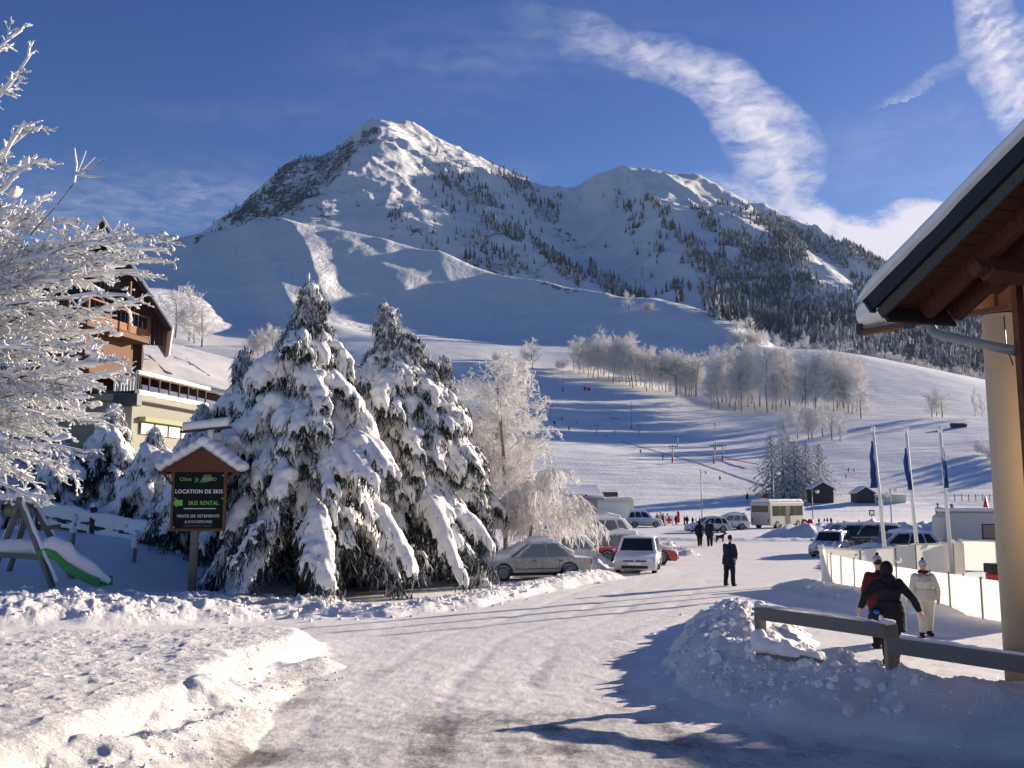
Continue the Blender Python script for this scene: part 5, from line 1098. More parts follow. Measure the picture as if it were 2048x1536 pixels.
# ---- ski hire sign
def txt(body, size, mat_, parent, loc, name='lettering', ext=.004, cx=True, bold=.0, sx=1.0):
    c = bpy.data.curves.new('t', 'FONT'); c.body = body; c.size = size; c.extrude = ext; c.offset = bold; c.align_x = 'CENTER' if cx else 'LEFT'; c.align_y = 'CENTER'; c.resolution_u = 2; c.space_character = 1.05
    o = bpy.data.objects.new('t', c); col.objects.link(o); dg = bpy.context.evaluated_depsgraph_get(); me = bpy.data.meshes.new_from_object(o.evaluated_get(dg)); bpy.data.objects.remove(o)
    me.name = name; me.materials.clear(); me.materials.append(MATS[mat_]); o = bpy.data.objects.new(name, me); col.objects.link(o); o.parent = parent; o.location = loc; o.rotation_euler = (math.pi / 2, 0, 0); o.scale = (sx, 1, 1); return o
def hire_sign():
    x, y = G(383, 1190); D = 25.2; s = D / FPX; p = at(396, 1062, D); zb = gz(at(384, 1190, D).x, D)
    root = empty('ski_hire_sign', (p.x, D, p.z), R(4), 'wooden ski hire sign with small snow covered roof and black lettered board', 'sign')
    w = 106 * s; h = 116 * s; e = .07
    b = MB(); b.tube([(-.12, .06, zb - p.z - .2), (-.08, .06, h + .9)], .115, 12); b.build('post', 'grey_wood', root, True)
    b = MB(); b.box((-w / 2 + .05, -.06, .05), (w / 2 - .05, -.02, h)); b.build('board', 'black_sign', root)
    for a, c in (((-w / 2, -.10, 0), (w / 2, .0, e)), ((-w / 2, -.10, e + .002), (-w / 2 + e, .0, h)), ((w / 2 - e, -.10, e + .002), (w / 2, .0, h))):
        b = MB(); b.box(a, c); b.build('frame', 'brown_wood', root, False, .006)
    rh = .66; rw = w / 2 + .30
    b = MB(); b.prism([(-rw, h), (rw, h), (.06, h + rh)], 'y', -.14, -.06); b.build('gable_board', 'red_wood', root, False, .006)
    for sg in (-1, 1):
        b = MB(); b.prism([(.06, h + rh + .045), (sg * rw * 1.04, h - .02), (sg * rw * 1.04, h - .06), (.06, h + rh)], 'y', -.22, .75); b.build('roof', 'red_wood', root)
        b = MB(); b.beam((sg * (w / 2 - .02), -.12, h - .35), (sg * (rw - .05), -.12, h - .01), .06, .07); b.build('bracket', 'red_wood', root)
    sn = []
    for sg in (-1, 1):
        for k in range(6):
            t = k / 5; X = .06 + (sg * rw * 1.0 - .06) * t; Z_ = h + rh + .17 - (rh + .03) * t; sn.append(([(X, -.16, Z_), (X, .66, Z_ + .03)], [.17 - .05 * t] * 2)); sn.append(((X, .2, Z_ + .04), (.24, .45, .17)))
    snow_blob('roof_snow', sn, root, .03, .015, 8)
    b = MB(); b.beam((-.62, .10, h + rh + .47), (.78, .12, h + rh + .62), .30, .05); b.build('lamp_arm', 'dark_metal', root)
    snow_blob('arm_snow', [([(-.56, .1, h + rh + .60), (.70, .12, h + rh + .76)], [.155, .17]), ([(.22, .1, h + rh + .15), (.22, .1, h + rh + .5)], [.12, .09])], root, .03, .01, 8)
    b = MB(); b.box((.30, .0, h + rh + .25), (.55, .3, h + rh + .46)); b.build('flood_lamp', 'grey_paint', root, False, .03)
    txt('LOCATION DE SKIS', .155, 'sign_white', root, (.0, -.068, h * .665), bold=.002, sx=.93); txt('SKIS RENTAL', .16, 'sign_green', root, (.14, -.068, h * .47), bold=.002, sx=.88)
    txt('VENTE DE VETEMENTS', .115, 'sign_white', root, (.0, -.068, h * .25), sx=.96); txt("& D'ACCESSOIRES", .10, 'sign_white', root, (.02, -.068, h * .155), sx=.9); txt('CLOTHING SALES', .10, 'dim_green', root, (.0, -.068, h * .07 + .03), sx=.95)
    txt('Ohm  Jy', .16, 'sign_green', root, (-.28, -.068, h * .875), sx=.95); txt('AMBO', .15, 'sign_green', root, (.28, -.072, h * .875), sx=.9)
    b = MB(); b.box((-.40, -.066, h * .372), (.48, -.061, h * .385)); b.build('rule_line', 'sign_white', root)
    b = MB(); z = h * .475; b.prism([(-.70, z), (-.60, z + .13), (-.60, z + .08), (-.44, z + .08), (-.44, z - .08), (-.60, z - .08), (-.60, z - .13)], 'y', -.068, -.061); b.build('arrow', 'sign_green', root)
    b = MB(); b.prism([(.0, h * .82), (.18, h * .82), (.40, h * .87), (.30, h * .955), (.12, h * .95)], 'y', -.064, -.0605); b.build('emblem', 'dim_green', root)
    for q in ((-w / 2 + .10, .1), (-w / 2 + .10, h * .55), (w / 2 - .1, h * .55), (w / 2 - .1, h - .1)):
        b = MB(); b.ell((q[0], -.066, q[1]), (.018, .01, .018), 8, 5); b.build('screw', 'sign_white', root)
hire_sign()

# ---- playground frame and slide
def playground():
    D = 23.6; zb = at(110, 1168, D).z
    root = empty('play_frame', (0, 0, 0), 0, 'snow covered wooden playground climbing frame with swing beam at the left edge', 'playground')
    top = at(42, 1004, D)
    sn = []
    for (px, py, dd) in ((112, 1166, D - .3), (-20, 1110, D + .6)):
        q = at(px, py, dd); q.z = gz(q.x, q.y) - .1; b = MB(); b.beam(top + Vector((0, .0, 0)), q, .13, .11); b.build('leg', 'grey_wood', root, False, .01); sn.append(([top + Vector((0, 0, .08)), q + Vector((.02, 0, .35))], [.06, .05]))
    t2 = at(62, 1000, D + 1.6)
    for (px, py, dd) in ((152, 1118, D + 1.5), (20, 1090, D + 2.2)):
        q = at(px, py, dd); q.z = gz(q.x, q.y) - .1; b = MB(); b.beam(t2, q, .13, .11); b.build('leg', 'grey_wood', root, False, .01); sn.append(([t2 + Vector((0, 0, .08)), q + Vector((.02, 0, .35))], [.06, .05]))
    b = MB(); b.beam(top + Vector((-6, -.4, -.02)), top + Vector((.3, .1, .0)), .14, .12); b.build('top_beam', 'grey_wood', root, False, .01)
    b = MB(); b.beam(top + Vector((0, -.1, .07)), t2 + Vector((0, .2, .07)), .14, .12); b.build('top_beam', 'grey_wood', root, False, .01)
    sn.append(([top + Vector((-6, -.4, .12)), top + Vector((.3, .1, .14))], [.12, .13])); sn.append(([top + Vector((0, -.1, .18)), t2 + Vector((0, .2, .18))], [.12, .12]))
    a = at(-60, 1106, D); c = at(92, 1116, D - .15); b = MB(); b.beam(a, c, .12, .12); b.build('rail', 'grey_wood', root, False, .01)
    sn.append(([at(-60, 1096, D + .2), at(30, 1094, D + .2), at(100, 1092, D + .3), at(140, 1106, D + .3)], [.22, .22, .2, .12]))
    a = at(85, 1058, D + .3); c = at(118, 1052, D + 1.5); b = MB(); b.beam(a, c, .1, .1); b.build('rung', 'grey_wood', root); b = MB(); b.beam(at(88, 1085, D), at(138, 1085, D + 1.5), .1, .1); b.build('rung', 'grey_wood', root)
    b = MB(); b.ell(at(36, 1022, D + .9), (.30, .5, .20), 12, 8); b.build('roof_hood', 'yellow_green', root, True)
    snow_blob('snow_cover', sn, root, .035, .015, 6)
    root = empty('slide', (0, 0, 0), 0, 'green plastic playground slide half buried in snow', 'slide')
    path = [((90, 1108), 0), ((104, 1104), 0), ((122, 1110), 0), ((138, 1128), 0), ((160, 1142), 0), ((182, 1154), 0), ((200, 1162), 0), ((212, 1164), 0)]
    P = [at(px - 14, py, D - .25 + .02 * i) for i, ((px, py), _) in enumerate(path)]
    b = MB(); wv = Vector((.12, .55, 0)); vs = []
    for q in P: vs += [q + Vector((0, 0, .10)), q + Vector((0, 0, -.13)), q + wv + Vector((0, 0, -.13)), q + wv + Vector((0, 0, .10)), q + wv * .94 + Vector((0, 0, .10)), q + wv * .94 + Vector((0, 0, -.06)), q + wv * .06 + Vector((0, 0, -.06)), q + wv * .06 + Vector((0, 0, .10))]
    fs = [(i * 8 + j, i * 8 + (j + 1) % 8, (i + 1) * 8 + (j + 1) % 8, (i + 1) * 8 + j) for i in range(len(P) - 1) for j in range(8)] + [tuple(range(8)), tuple(range((len(P) - 1) * 8, len(P) * 8))]
    b.add(vs, fs); b.build('chute', 'green_plastic', root, False, .015)
    snow_blob('snow_cover', [([P[0] + wv * .5 + Vector((-.3, 0, .10)), P[1] + wv * .5 + Vector((0, 0, .16)), P[2] + wv * .5 + Vector((.08, 0, .12)), P[3] + wv * .5 + Vector((.08, 0, .12)), P[5] + wv * .5 + Vector((.06, 0, .1)), P[7] + wv * .5 + Vector((.1, 0, -.02))], [.16, .26, .24, .2, .19, .08])], root, .035, .015, 5)
playground()
def capped_post(px, yt, yb, D, label, group):
    q = at(px, yb, D); q.z = gz(q.x, q.y); t = at(px, yt, D); h = t.z - q.z
    root = empty('post', q, 0, label, 'post', group); b = MB(); b.tube([(0, 0, -.2), (.02, 0, h - .25)], .06, 10); b.build('shaft', 'grey_wood', root, True)
    snow_blob('snow_cap', [((0.02, 0, h - .08), (.13, .13, .12)), ([(.02, 0, h - .2), (-.03, 0, h * .55)], [.06, .11]), ((0, 0, h * .5), (.13, .12, .07))], root, .02, .01, 10)
capped_post(145, 1030, 1092, 29.5, 'snow capped wooden post nearest the playground frame', 'snow capped posts by the playground')
capped_post(269, 1062, 1106, 28.5, 'snow capped wooden post between the slide and the hire sign', 'snow capped posts by the playground')
# ---- old wooden fence with snow behind the playground
def old_fence():
    root = empty('wooden_fence', (0, 0, 0), 0, 'old low wooden rail fence heaped with snow, behind the playground', 'fence')
    ln = [(78, 1012, 33.5), (130, 1022, 33.2), (190, 1034, 33.0), (250, 1046, 32.6), (330, 1062, 32)]
    sn = []
    for k in range(5):
        for (a, c) in zip(ln[:-1], ln[1:]):
            if (k + a[0]) % 4 == 3: continue
            p = at(a[0], a[1] + 9 * k + rnd.uniform(-2, 2), a[2]); q = at(c[0], c[1] + 8 * k + rnd.uniform(-3, 3), c[2]); b = MB(); b.beam(p, q, .08, .09); b.build('rail', 'dark_wood', root)
            if k % 2 == 0: sn.append(([p + Vector((0, 0, .1)), (p + q) / 2 + Vector((0, 0, .13)), q + Vector((0, 0, .1))], [.10, .13, .09]))
    for (px, py, D) in ((80, 1000, 33.5), (188, 1014, 33.0), (302, 1035, 32.3)):
        t = at(px, py, D); b = MB(); b.box((t.x - .09, t.y - .09, gz(t.x, t.y) - .1), (t.x + .09, t.y + .09, t.z)); b.build('fence_post', 'dark_wood', root); sn.append((t + Vector((0, 0, .05)), (.13, .13, .09)))
    b = MB(); b2 = [(at(a[0], a[1] - 3, a[2]), .22) for a in ln]; sn.append(([q for q, r in b2], [.2, .16, .14, .12, .1]))
    snow_blob('fence_snow', sn, root, .05, .03, 4)
old_fence()

# ---- rail fence in front of the right bank
def front_fence():
    root = empty('wooden_fence', (0, 0, 0), 0, 'weathered grey rail fence with a broken lower rail, sunk in the near snow bank', 'fence')
    P1 = at(1524, 1226, 12.6); P2 = at(1772, 1262, 10.9); P3 = at(1783, 1290, 10.7); P4 = at(2300, 1366, 8.6)
    b = MB(); b.beam(P1 + Vector((-.08, .03, 0)), P2, .07, .17); b.build('rail', 'grey_wood', root, False, .008)
    b = MB(); b.beam(P3 + Vector((-.04, .0, 0)), P4, .07, .17); b.build('rail', 'grey_wood', root, False, .008)
    b = MB(); b.beam(at(1516, 1298, 12.6), at(1645, 1330, 11.7), .07, .13); b.build('broken_rail', 'grey_wood', root, False, .008)
    for q, t in ((P1 + Vector((0, .1, 0)), .10), (P2 + Vector((.09, .08, 0)), .07), (P4 + Vector((0, .08, 0)), .08)):
        b = MB(); b.box((q.x - .07, q.y - .055, gz(q.x, q.y) - .8), (q.x + .07, q.y + .055, q.z + t)); b.build('fence_post', 'grey_wood', root, False, .008)
    snow_blob('fence_snow', [([P1 + Vector((-.1, .03, .09)), P1 + Vector((.6, -.5, .085)), P2 + Vector((0, 0, .08))], [.035, .022, .025]), ([P3 + Vector((.1, 0, .09)), P4 + Vector((0, 0, .09))], [.03, .03]), (P2 + Vector((.04, .05, .10)), (.11, .09, .035)),
                             ([at(1516, 1286, 12.6), at(1540, 1292, 12.4), at(1590, 1306, 12.1), at(1640, 1322, 11.8)], [.14, .10, .08, .05]), (at(1518, 1280, 12.6), (.12, .12, .16)), (at(1572, 1296, 12.2), (.1, .1, .12)), (P1 + Vector((0, .1, .12)), (.09, .08, .04))], root, .018, .012, 12)
front_fence()

# ---- translucent rink boards
def rink():
    root = empty('rink_fence', (0, 0, 0), 0, 'white translucent panel fence round the small ice rink, with frosted posts', 'fence')
    fr = [(1643, 1096, 33.0), (1662, 1108, 31.6), (1708, 1118, 29.8), (1793, 1133, 27.0), (1860, 1143, 25.4), (1898, 1147, 24.6), (1962, 1157, 23.2), (2058, 1170, 21.6)]
    bk = [(1643, 1096, 33.0), (1720, 1102, 33.6), (1790, 1096, 34.2), (1830, 1090, 35.0), (1905, 1088, 35.6), (1922, 1082, 36), (1992, 1084, 36), (2070, 1086, 36)]
    for L, hgt in ((fr, 1.18), (bk, 1.15)):
        pts = [at(*p) for p in L]
        for i, (a, c) in enumerate(zip(pts[:-1], pts[1:])):
            d = (c - a); d.z = 0; L_ = d.length; d.normalize(); a2 = a + d * .03; c2 = c - d * .03
            n = d.cross(Vector((0, 0, 1))) * .012; b = MB()
            vs = [a2 - n, c2 - n, c2 + n, a2 + n]; b.add([v - Vector((0, 0, hgt)) for v in vs] + vs, [(3, 2, 1, 0), (4, 5, 6, 7), (0, 1, 5, 4), (1, 2, 6, 5), (2, 3, 7, 6), (3, 0, 4, 7)]); b.build('panel', 'milky_panel', root)
        for i, a in enumerate(pts):
            b = MB(); b.box((a.x - .025, a.y - .03, a.z - 1.6), (a.x + .025, a.y + .03, a.z + .04)); b.build('fence_post', 'zinc', root)
    sn = [([at(1641, 1088, 32.9), at(1645, 1110, 32.9), at(1652, 1150, 32.5), at(1662, 1168, 32)], [.10, .12, .16, .2])]
    for (px, py, D) in ((1747, 1094, 34), (1795, 1088, 34.2), (1713, 1106, 29.8), (1797, 1116, 27.2), (1905, 1078, 35.6), (1920, 1076, 36), (1850, 1088, 35.2)): sn.append((at(px, py + 5, D), (.09, .09, .08)))
    a = [at(*p) for p in bk]; sn.append(([q + Vector((0, 0, .03)) for q in a], [.04] * len(a)))
    snow_blob('snow_cap', sn, root, .04, .02, 6)
    b = MB(); q = at(1922, 1085, 35.9); b.box((q.x - .9, q.y - .25, q.z - 1.2), (q.x - .02, q.y, q.z)); b.build('panel', 'milky_panel', root)
    # trodden snow inside
    ib = MB()
rink()
def flagpole(xt, yt, xb, yb, D, label, fl):
    t = at(xt, yt, D); q = at(xb, yb, D + .3); d = (q - t).normalized(); q = q + d * max(0.0, (q.z - gz(q.x, q.y)) / -d.z)
    root = empty('flagpole', (q.x, q.y, q.z), 0, label, 'flagpole', 'white flagpoles beside the rink'); b = MB(); b.tube([t - q, (t - q) * .5, (0, 0, 0)], [.05, .065, .085], 12); b.build('pole', 'white_paint', root, True)
    snow_blob('frost_cap', [(t - q + Vector((0, 0, .02)), (.09, .09, .14))], root, .025, .01, 12)
    # hanging furled flag: pleated cloth
    pts = fl; n = 12; vs = []; k = 7
    for i in range(n + 1):
        f = i / n; a = at(np.interp(f, [0, .5, 1], [p[0] for p in pts]), np.interp(f, [0, .5, 1], [p[2] for p in pts]), D + .05) - q; c = at(np.interp(f, [0, .5, 1], [p[1] for p in pts]), np.interp(f, [0, .5, 1], [p[2] for p in pts]), D + .05) - q
        for j in range(k): g = j / (k - 1); v = a.lerp(c, g); v.y += .09 * math.sin(j * 2.1 + i * .5) * f; v.x += .02 * math.sin(i * 1.3 + j); vs.append(v)
    b = MB(); b.add(vs, [(i * k + j, i * k + j + 1, (i + 1) * k + j + 1, (i + 1) * k + j) for i in range(n) for j in range(k - 1)]); o = b.build('flag', 'flag_blue', root, True, fix=False); m = o.modifiers.new('s', 'SOLIDIFY'); m.thickness = .012
flagpole(1746, 858, 1770, 1104, 36, 'leftmost white flagpole, with its furled blue flag on the left side', [(1742, 1745, 882), (1740, 1750, 930), (1740, 1754, 976)])
flagpole(1812, 860, 1834, 1098, 35.5, 'middle white flagpole, with a narrow furled blue flag', [(1809, 1812, 896), (1808, 1820, 940), (1817, 1823, 980)])
flagpole(1880, 860, 1900, 1090, 35, 'white flagpole nearest the column, its blue flag hanging on the right', [(1883, 1885, 890), (1884, 1893, 930), (1889, 1896, 976)])

# ---- sheds, huts and small buildings across the car park
def sheds():
    D = 104; s = D / FPX
    root = empty('kiosk', (0, 0, 0), 0, 'plain white flat roofed kiosk with cream trim across the car park', 'building')
    a = at(1196, 1046, D); c = at(1262, 1046, D); zt = at(1196, 997, D).z; zb = -4.3
    b = MB(); b.box((a.x, D, zb), (c.x, D + 4, zt - .55)); b.build('wall', 'white_paint', root); b = MB(); b.box((a.x - .05, D - .05, zt - .548), (c.x + .05, D + 4, zt - .2)); b.build('trim', 'cream_paint', root)
    b = MB(); b.box((c.x + .003, D - .1, zb + 1.2), (c.x + .35, D + 4, zt - .1)); b.build('side_wall', 'cream_paint', root, False, .03); b = MB(); b.box((c.x + .36, D - .3, zb), (c.x + .8, D + 4, zb + 1.4)); b.build('plinth', 'white_paint', root, False, .03)
    slab('roof_snow', [(a.x, D, zt - .2), (c.x + .3, D, zt - .2), (c.x + .3, D + 4, zt - .2), (a.x, D + 4, zt - .2)], (0, 0, 1), .35, 'snow_soft', root, .12, .04, 1)
    root = empty('shed', (0, 0, 0), 0, 'grey shed with painted mural wall and ribbed snowy lean-to roof', 'building')
    a = at(1150, 1042, D + 1); c = at(1195, 1042, D + 1); b = MB(); b.box((a.x, D + .5, zb), (c.x - .05, D + 6, at(1, 998, D).z)); b.build('wall', 'mural', root)
    b = MB(); b.box((a.x + .5, D + .44, at(1, 1000, D).z), (c.x - .3, D + .49, at(1, 994, D).z)); b.build('mural_band', 'red_paint', root); b = MB(); b.ell((at(1188, 1, D).x, D + .45, at(1, 1005, D).z), (.35, .03, .22), 10, 6); b.build('mural_patch', 'turquoise', root)
    b = MB(); b.beam((a.x, D + .3, at(1, 1012, D).z), (c.x - .7, D + .3, at(1, 1030, D).z), .1, .12); b.build('stair_rail', 'zinc', root)
    b = MB(); b.box((a.x - .35, D + .3, zb), (a.x - .05, D + .6, at(1, 996, D).z)); b.build('corner_post', 'rust', root)
    l = at(1130, 988, D); r_ = at(1208, 996, D); lt = at(1146, 972, D + 5); rt = at(1194, 972, D + 5)
    for k in range(6):
        f0, f1 = k / 6, (k + .92) / 6; b = MB(); q = [l.lerp(lt, f0), r_.lerp(rt, f0), r_.lerp(rt, f1), l.lerp(lt, f1)]; b.add(q + [v + Vector((0, 0, .2)) for v in q], [(3, 2, 1, 0), (4, 5, 6, 7), (0, 1, 5, 4), (1, 2, 6, 5), (2, 3, 7, 6), (3, 0, 4, 7)]); b.build('roof_panel', 'snow', root, False, .04)
    b = MB(); b.add([l, r_, rt, lt, l - Vector((0, 0, .3)), r_ - Vector((0, 0, .3)), rt - Vector((0, 0, .3)), lt - Vector((0, 0, .3))], [(0, 1, 2, 3), (7, 6, 5, 4), (0, 4, 5, 1), (1, 5, 6, 2), (2, 6, 7, 3), (3, 7, 4, 0)]); b.build('roof', 'grey_paint', root)
    b = MB(); b.tube([at(1173, 993, D - .4), at(1173, 989, D - .4)], .15, 8); b.build('vent_pipe', 'dark_metal', root)
    root = empty('container', (0, 0, 0), 0, 'dark low container roof showing above the white kiosk', 'container'); b = MB(); q = at(1208, 996, 115); r2 = at(1236, 984, 115); b.box((q.x, 115, q.z - 2.5), (r2.x, 118, r2.z)); b.build('body', 'dark_metal', root, False, .05); b = MB(); b.box((q.x - .1, 114.9, r2.z + .005), (r2.x + .1, 118.1, r2.z + .25)); b.build('roof_snow', 'snow', root, False, .08)
    for (x0, x1, yt, ye, yb, D, lb) in ((1625, 1668, 965, 978, 1008, 112, 'dark brown gabled hut beside the frosted conifers'), (1714, 1750, 975, 986, 1008, 114, 'brown gabled hut with snowy roof, behind the leftmost flagpole')):
        root = empty('wooden_hut', (0, 0, 0), R(0), lb, 'hut'); D = place_far((x0 + x1) / 2, yb - 1, 112)[1]; a = at(x0, yb, D); c = at(x1, yb, D); zt = at(1, yt, D).z; ze = at(1, ye, D).z; zb2 = gzz(a.x, D) - 1; xm = (a.x + c.x) / 2
        m = 12
        for k in range(m):
            xa, xb = a.x + (c.x - a.x) * k / m, a.x + (c.x - a.x) * (k + .93) / m; xx = (xa + xb) / 2; zz = zt - (zt - ze) * abs(xx - xm) / ((c.x - a.x) / 2)
            b = MB(); b.box((xa, D, zb2), (xb, D + .06, zz)); b.build('plank', 'hut_wood', root)
        b = MB(); b.box((a.x + .02, D + .065, zb2), (c.x - .02, D + 3, ze)); b.build('wall', 'hut_wood', root)
        for sg in (-1, 1):
            hw = (c.x - a.x) / 2 + .25; b = MB(); b.prism([(xm, zt + .05), (xm + sg * hw, ze - .08), (xm + sg * hw, ze - .16), (xm, zt - .04)], 'y', D - .3, D + 3.3); b.build('roof', 'hut_wood', root)
            b = MB(); b.prism([(xm, zt + .055), (xm + sg * hw, ze - .075), (xm + sg * hw, ze + .15), (xm, zt + .30)], 'y', D - .33, D + 3.3); b.build('roof_snow', 'snow', root, False, .05)
        if x0 > 1700:
            b = MB(); q = at(1756, 1, D); b.box((c.x + .02, D + .4, zb2), (q.x + .4, D + 3, ze - .3)); b.build('side_room', 'cream_paint', root); b = MB(); b.box((c.x + .5, D + .36, ze - 1.4), (c.x + 1.0, D + .395, ze - .8)); b.build('window', 'glass_dark', root)
        else:
            q = at(1598, 1, D + 1); b = MB(); b.box((q.x, D + 1, zb2), (a.x - .01, D + 1.1, zb2 + 2.1)); b.build('side_fence', 'hut_wood', root)
    # dark trough on the upper slope, wooden rail line behind the caravan
    x, y, z = place_far(1920, 856); s2 = y / FPX; root = empty('water_trough', (x, y, z), 0, 'dark trough standing alone on the open right slope', 'trough'); b = MB(); b.prism([(-15 * s2, 9 * s2), (-13 * s2, -2 * s2), (13 * s2, -2 * s2), (15 * s2, 7 * s2)], 'y', 0, 2); b.build('body', 'hut_wood', root); b = MB(); b.box((-14 * s2, .1, 8.2 * s2), (14 * s2, 1.9, 10 * s2)); b.build('snow_cap', 'snow', root, False, .1)
    root = empty('wire_fence', (0, 0, 0), 0, 'thin post and wire fence on the slope behind the caravan', 'fence'); pts = []
    for px in range(1896, 2060, 14):
        x, y, z = place_far(px, 1003 - (px - 1896) * .0, 118); b = MB(); b.box((x - .05, y - .05, z - .2), (x + .05, y + .05, z + 1.3)); b.build('fence_post', 'dark_wood', root); pts.append(Vector((x, y, z + 1.0)))
    b = MB(); b.tube(pts, .035, 5); b.build('wire', 'dark_metal', root)
sheds()
def lamp_post(px, yt, yb, D, label, group=None, heads=1):
    q = at(px, yb, D); q.z = gzz(q.x, q.y); t = at(px, yt, D); h = t.z - q.z
    root = empty('lamp_post', q, 0, label, 'lamp post', group); b = MB(); b.tube([(0, 0, -.1), (0, 0, h)], [.07, .045], 8); b.build('pole', 'zinc', root, True)
    for k in range(heads):
        sg = 1 if k == 0 else -1; b = MB(); b.tube([(0, 0, h * .93), (sg * .3, 0, h * .97), (sg * .55, 0, h * .96)], .025, 6); b.build('arm', 'zinc', root); b = MB(); b.ell((sg * .6, 0, h * .93), (.22, .18, .2), 10, 7); b.build('lamp_head', 'white_paint', root, True)
lamp_post(1404, 938, 1036, 98, 'tall lamp post behind the walking couple, with a round white lamp'); lamp_post(1549, 938, 1046, 97, 'lamp post with a bright white globe in front of the frosted conifers and the bus')
lamp_post(1626, 978, 1040, 99, 'short lamp post right of the bus'); lamp_post(1783, 975, 1042, 92, 'curved lamp post between two flagpoles'); lamp_post(1766, 985, 1030, 95, 'dark notice post beside the leftmost flagpole')
def road_sign(px, yt, yb, D, label):
    q = at(px, yb, D); q.z = gzz(q.x, q.y); t = at(px, yt, D); h = t.z - q.z; root = empty('traffic_sign', q, 0, label, 'sign'); b = MB(); b.tube([(0, 0, -.1), (0, 0, h)], .035, 6); b.build('pole', 'zinc', root); b = MB(); b.box((-.25, -.06, h - .5), (.25, -.035, h)); b.build('plate', 'dark_metal', root, False, .02); b = MB(); b.box((-.16, -.07, h - .4), (.16, -.062, h - .1)); b.build('symbol', 'sign_white', root)
road_sign(1744, 1020, 1044, 80, 'small dark square sign on the snow mound behind the parked van')

# ---- ski lift pylons, snow guns and marker poles
def pylon(px, yt, yb, label, red=False):
    x, y, z = place_far(px, yb); h = (yb - yt) * y / FPX; root = empty('lift_pylon', (x, y, z), 0, label, 'pylon', 'drag lift pylons on the ski slope'); b = MB(); b.tube([(0, 0, -.2), (.04 * h, 0, h)], [.20, .14], 8); b.build('mast', 'grey_paint', root)
    b = MB(); b.beam((-.17 * h, 0, h * .92), (.24 * h, 0, h * .92), .2, .18); b.build('cross_arm', 'dark_metal', root)
    for sx in (-.15, .2):
        b = MB(); b.ell((sx * h, 0, h * .9), (.16, .1, .22), 8, 5); b.build('wheel', 'dark_metal', root)
    if red: b = MB(); b.tube([(0, 0, 0), (.01 * h, 0, h * .27)], .25, 8); b.build('padding', 'red_paint', root)
for i, (px, yt, yb, r_, lb) in enumerate(((1077, 768, 800, 0, 'highest drag lift pylon on the left of the slope'), (1100, 812, 838, 0, 'drag lift pylon just below the highest one'), (1193, 850, 874, 0, 'short drag lift pylon left of the double headed one'), (1229, 834, 872, 0, 'double headed drag lift pylon in mid slope'),
                                          (1278, 850, 874, 0, 'drag lift pylon right of the snow lance'), (1345, 890, 926, 1, 'drag lift pylon with red padding, left of the black line'), (1355, 872, 898, 0, 'small pylon just above the padded one'), (1428, 888, 928, 1, 'right hand drag lift pylon with red padding'), (1445, 888, 922, 1, 'rightmost drag lift pylon, beside the padded one'))):
    pylon(px, yt, yb, lb, bool(r_))
def lance(px, yt, yb, label):
    x, y, z = place_far(px, yb); h = (yb - yt) * y / FPX; root = empty('snow_lance', (x, y, z), 0, label, 'snow lance', 'snow making lances on the slope'); b = MB(); b.tube([(0, 0, 0), (0, 0, h)], .07, 6); b.build('mast', 'dark_metal', root); b = MB(); b.ell((0, 0, h), (.22, .22, .25), 8, 6); b.build('nozzle', 'dark_metal', root); b = MB(); b.tube([(0, 0, 0), (0, 0, .16 * h)], .3, 8); b.build('padding', 'red_paint', root)
lance(1126, 728, 784, 'tall snow lance with red foot, top left of the slope'); lance(1263, 806, 858, 'snow lance with red foot in mid slope'); lance(1431, 848, 900, 'thin snow lance above the right hand pylon'); lance(1016, 728, 738, 'small red marker at the slope edge near the spruce tops')
for px, yb, lb in ((1170, 782, 'left one of two red markers above the sunlit patch'), (1178, 782, 'right one of two red markers above the sunlit patch')):
    x, y, z = place_far(px, yb); o = MB(); s = y / FPX; o.box((-3 * s, 0, 0), (3 * s, .2, 7 * s)); ob = o.build('piste_marker', 'red_paint', None, False, .1); ob.location = (x, y, z); tag(ob, lb, 'marker', 'red piste markers')
def rope_line():
    pts = []
    for px in range(1244, 1536, 6):
        py = float(np.interp(px, [1244, 1290, 1345, 1400, 1450, 1500, 1533], [884, 897, 912, 928, 945, 962, 974])); x, y, z = place_far(px, py, 120); pts.append(Vector((x, y, z + .1)))
    b = MB(); b.tube(pts, [.07] * len(pts), 6); o = b.build('moving_carpet', 'dark_metal'); tag(o, 'long dark conveyor lift line running down the lower slope', 'ski lift')
    pts = []
    for px, py in ((1445, 918), (1470, 925), (1500, 931), (1516, 933)):
        x, y, z = place_far(px, py, 120); pts.append(Vector((x, y, z + .6)))
    b = MB(); b.tube(pts, .12, 6); o = b.build('safety_net', 'red_paint'); tag(o, 'thin red safety net line left of the frosted conifers', 'net')
rope_line()

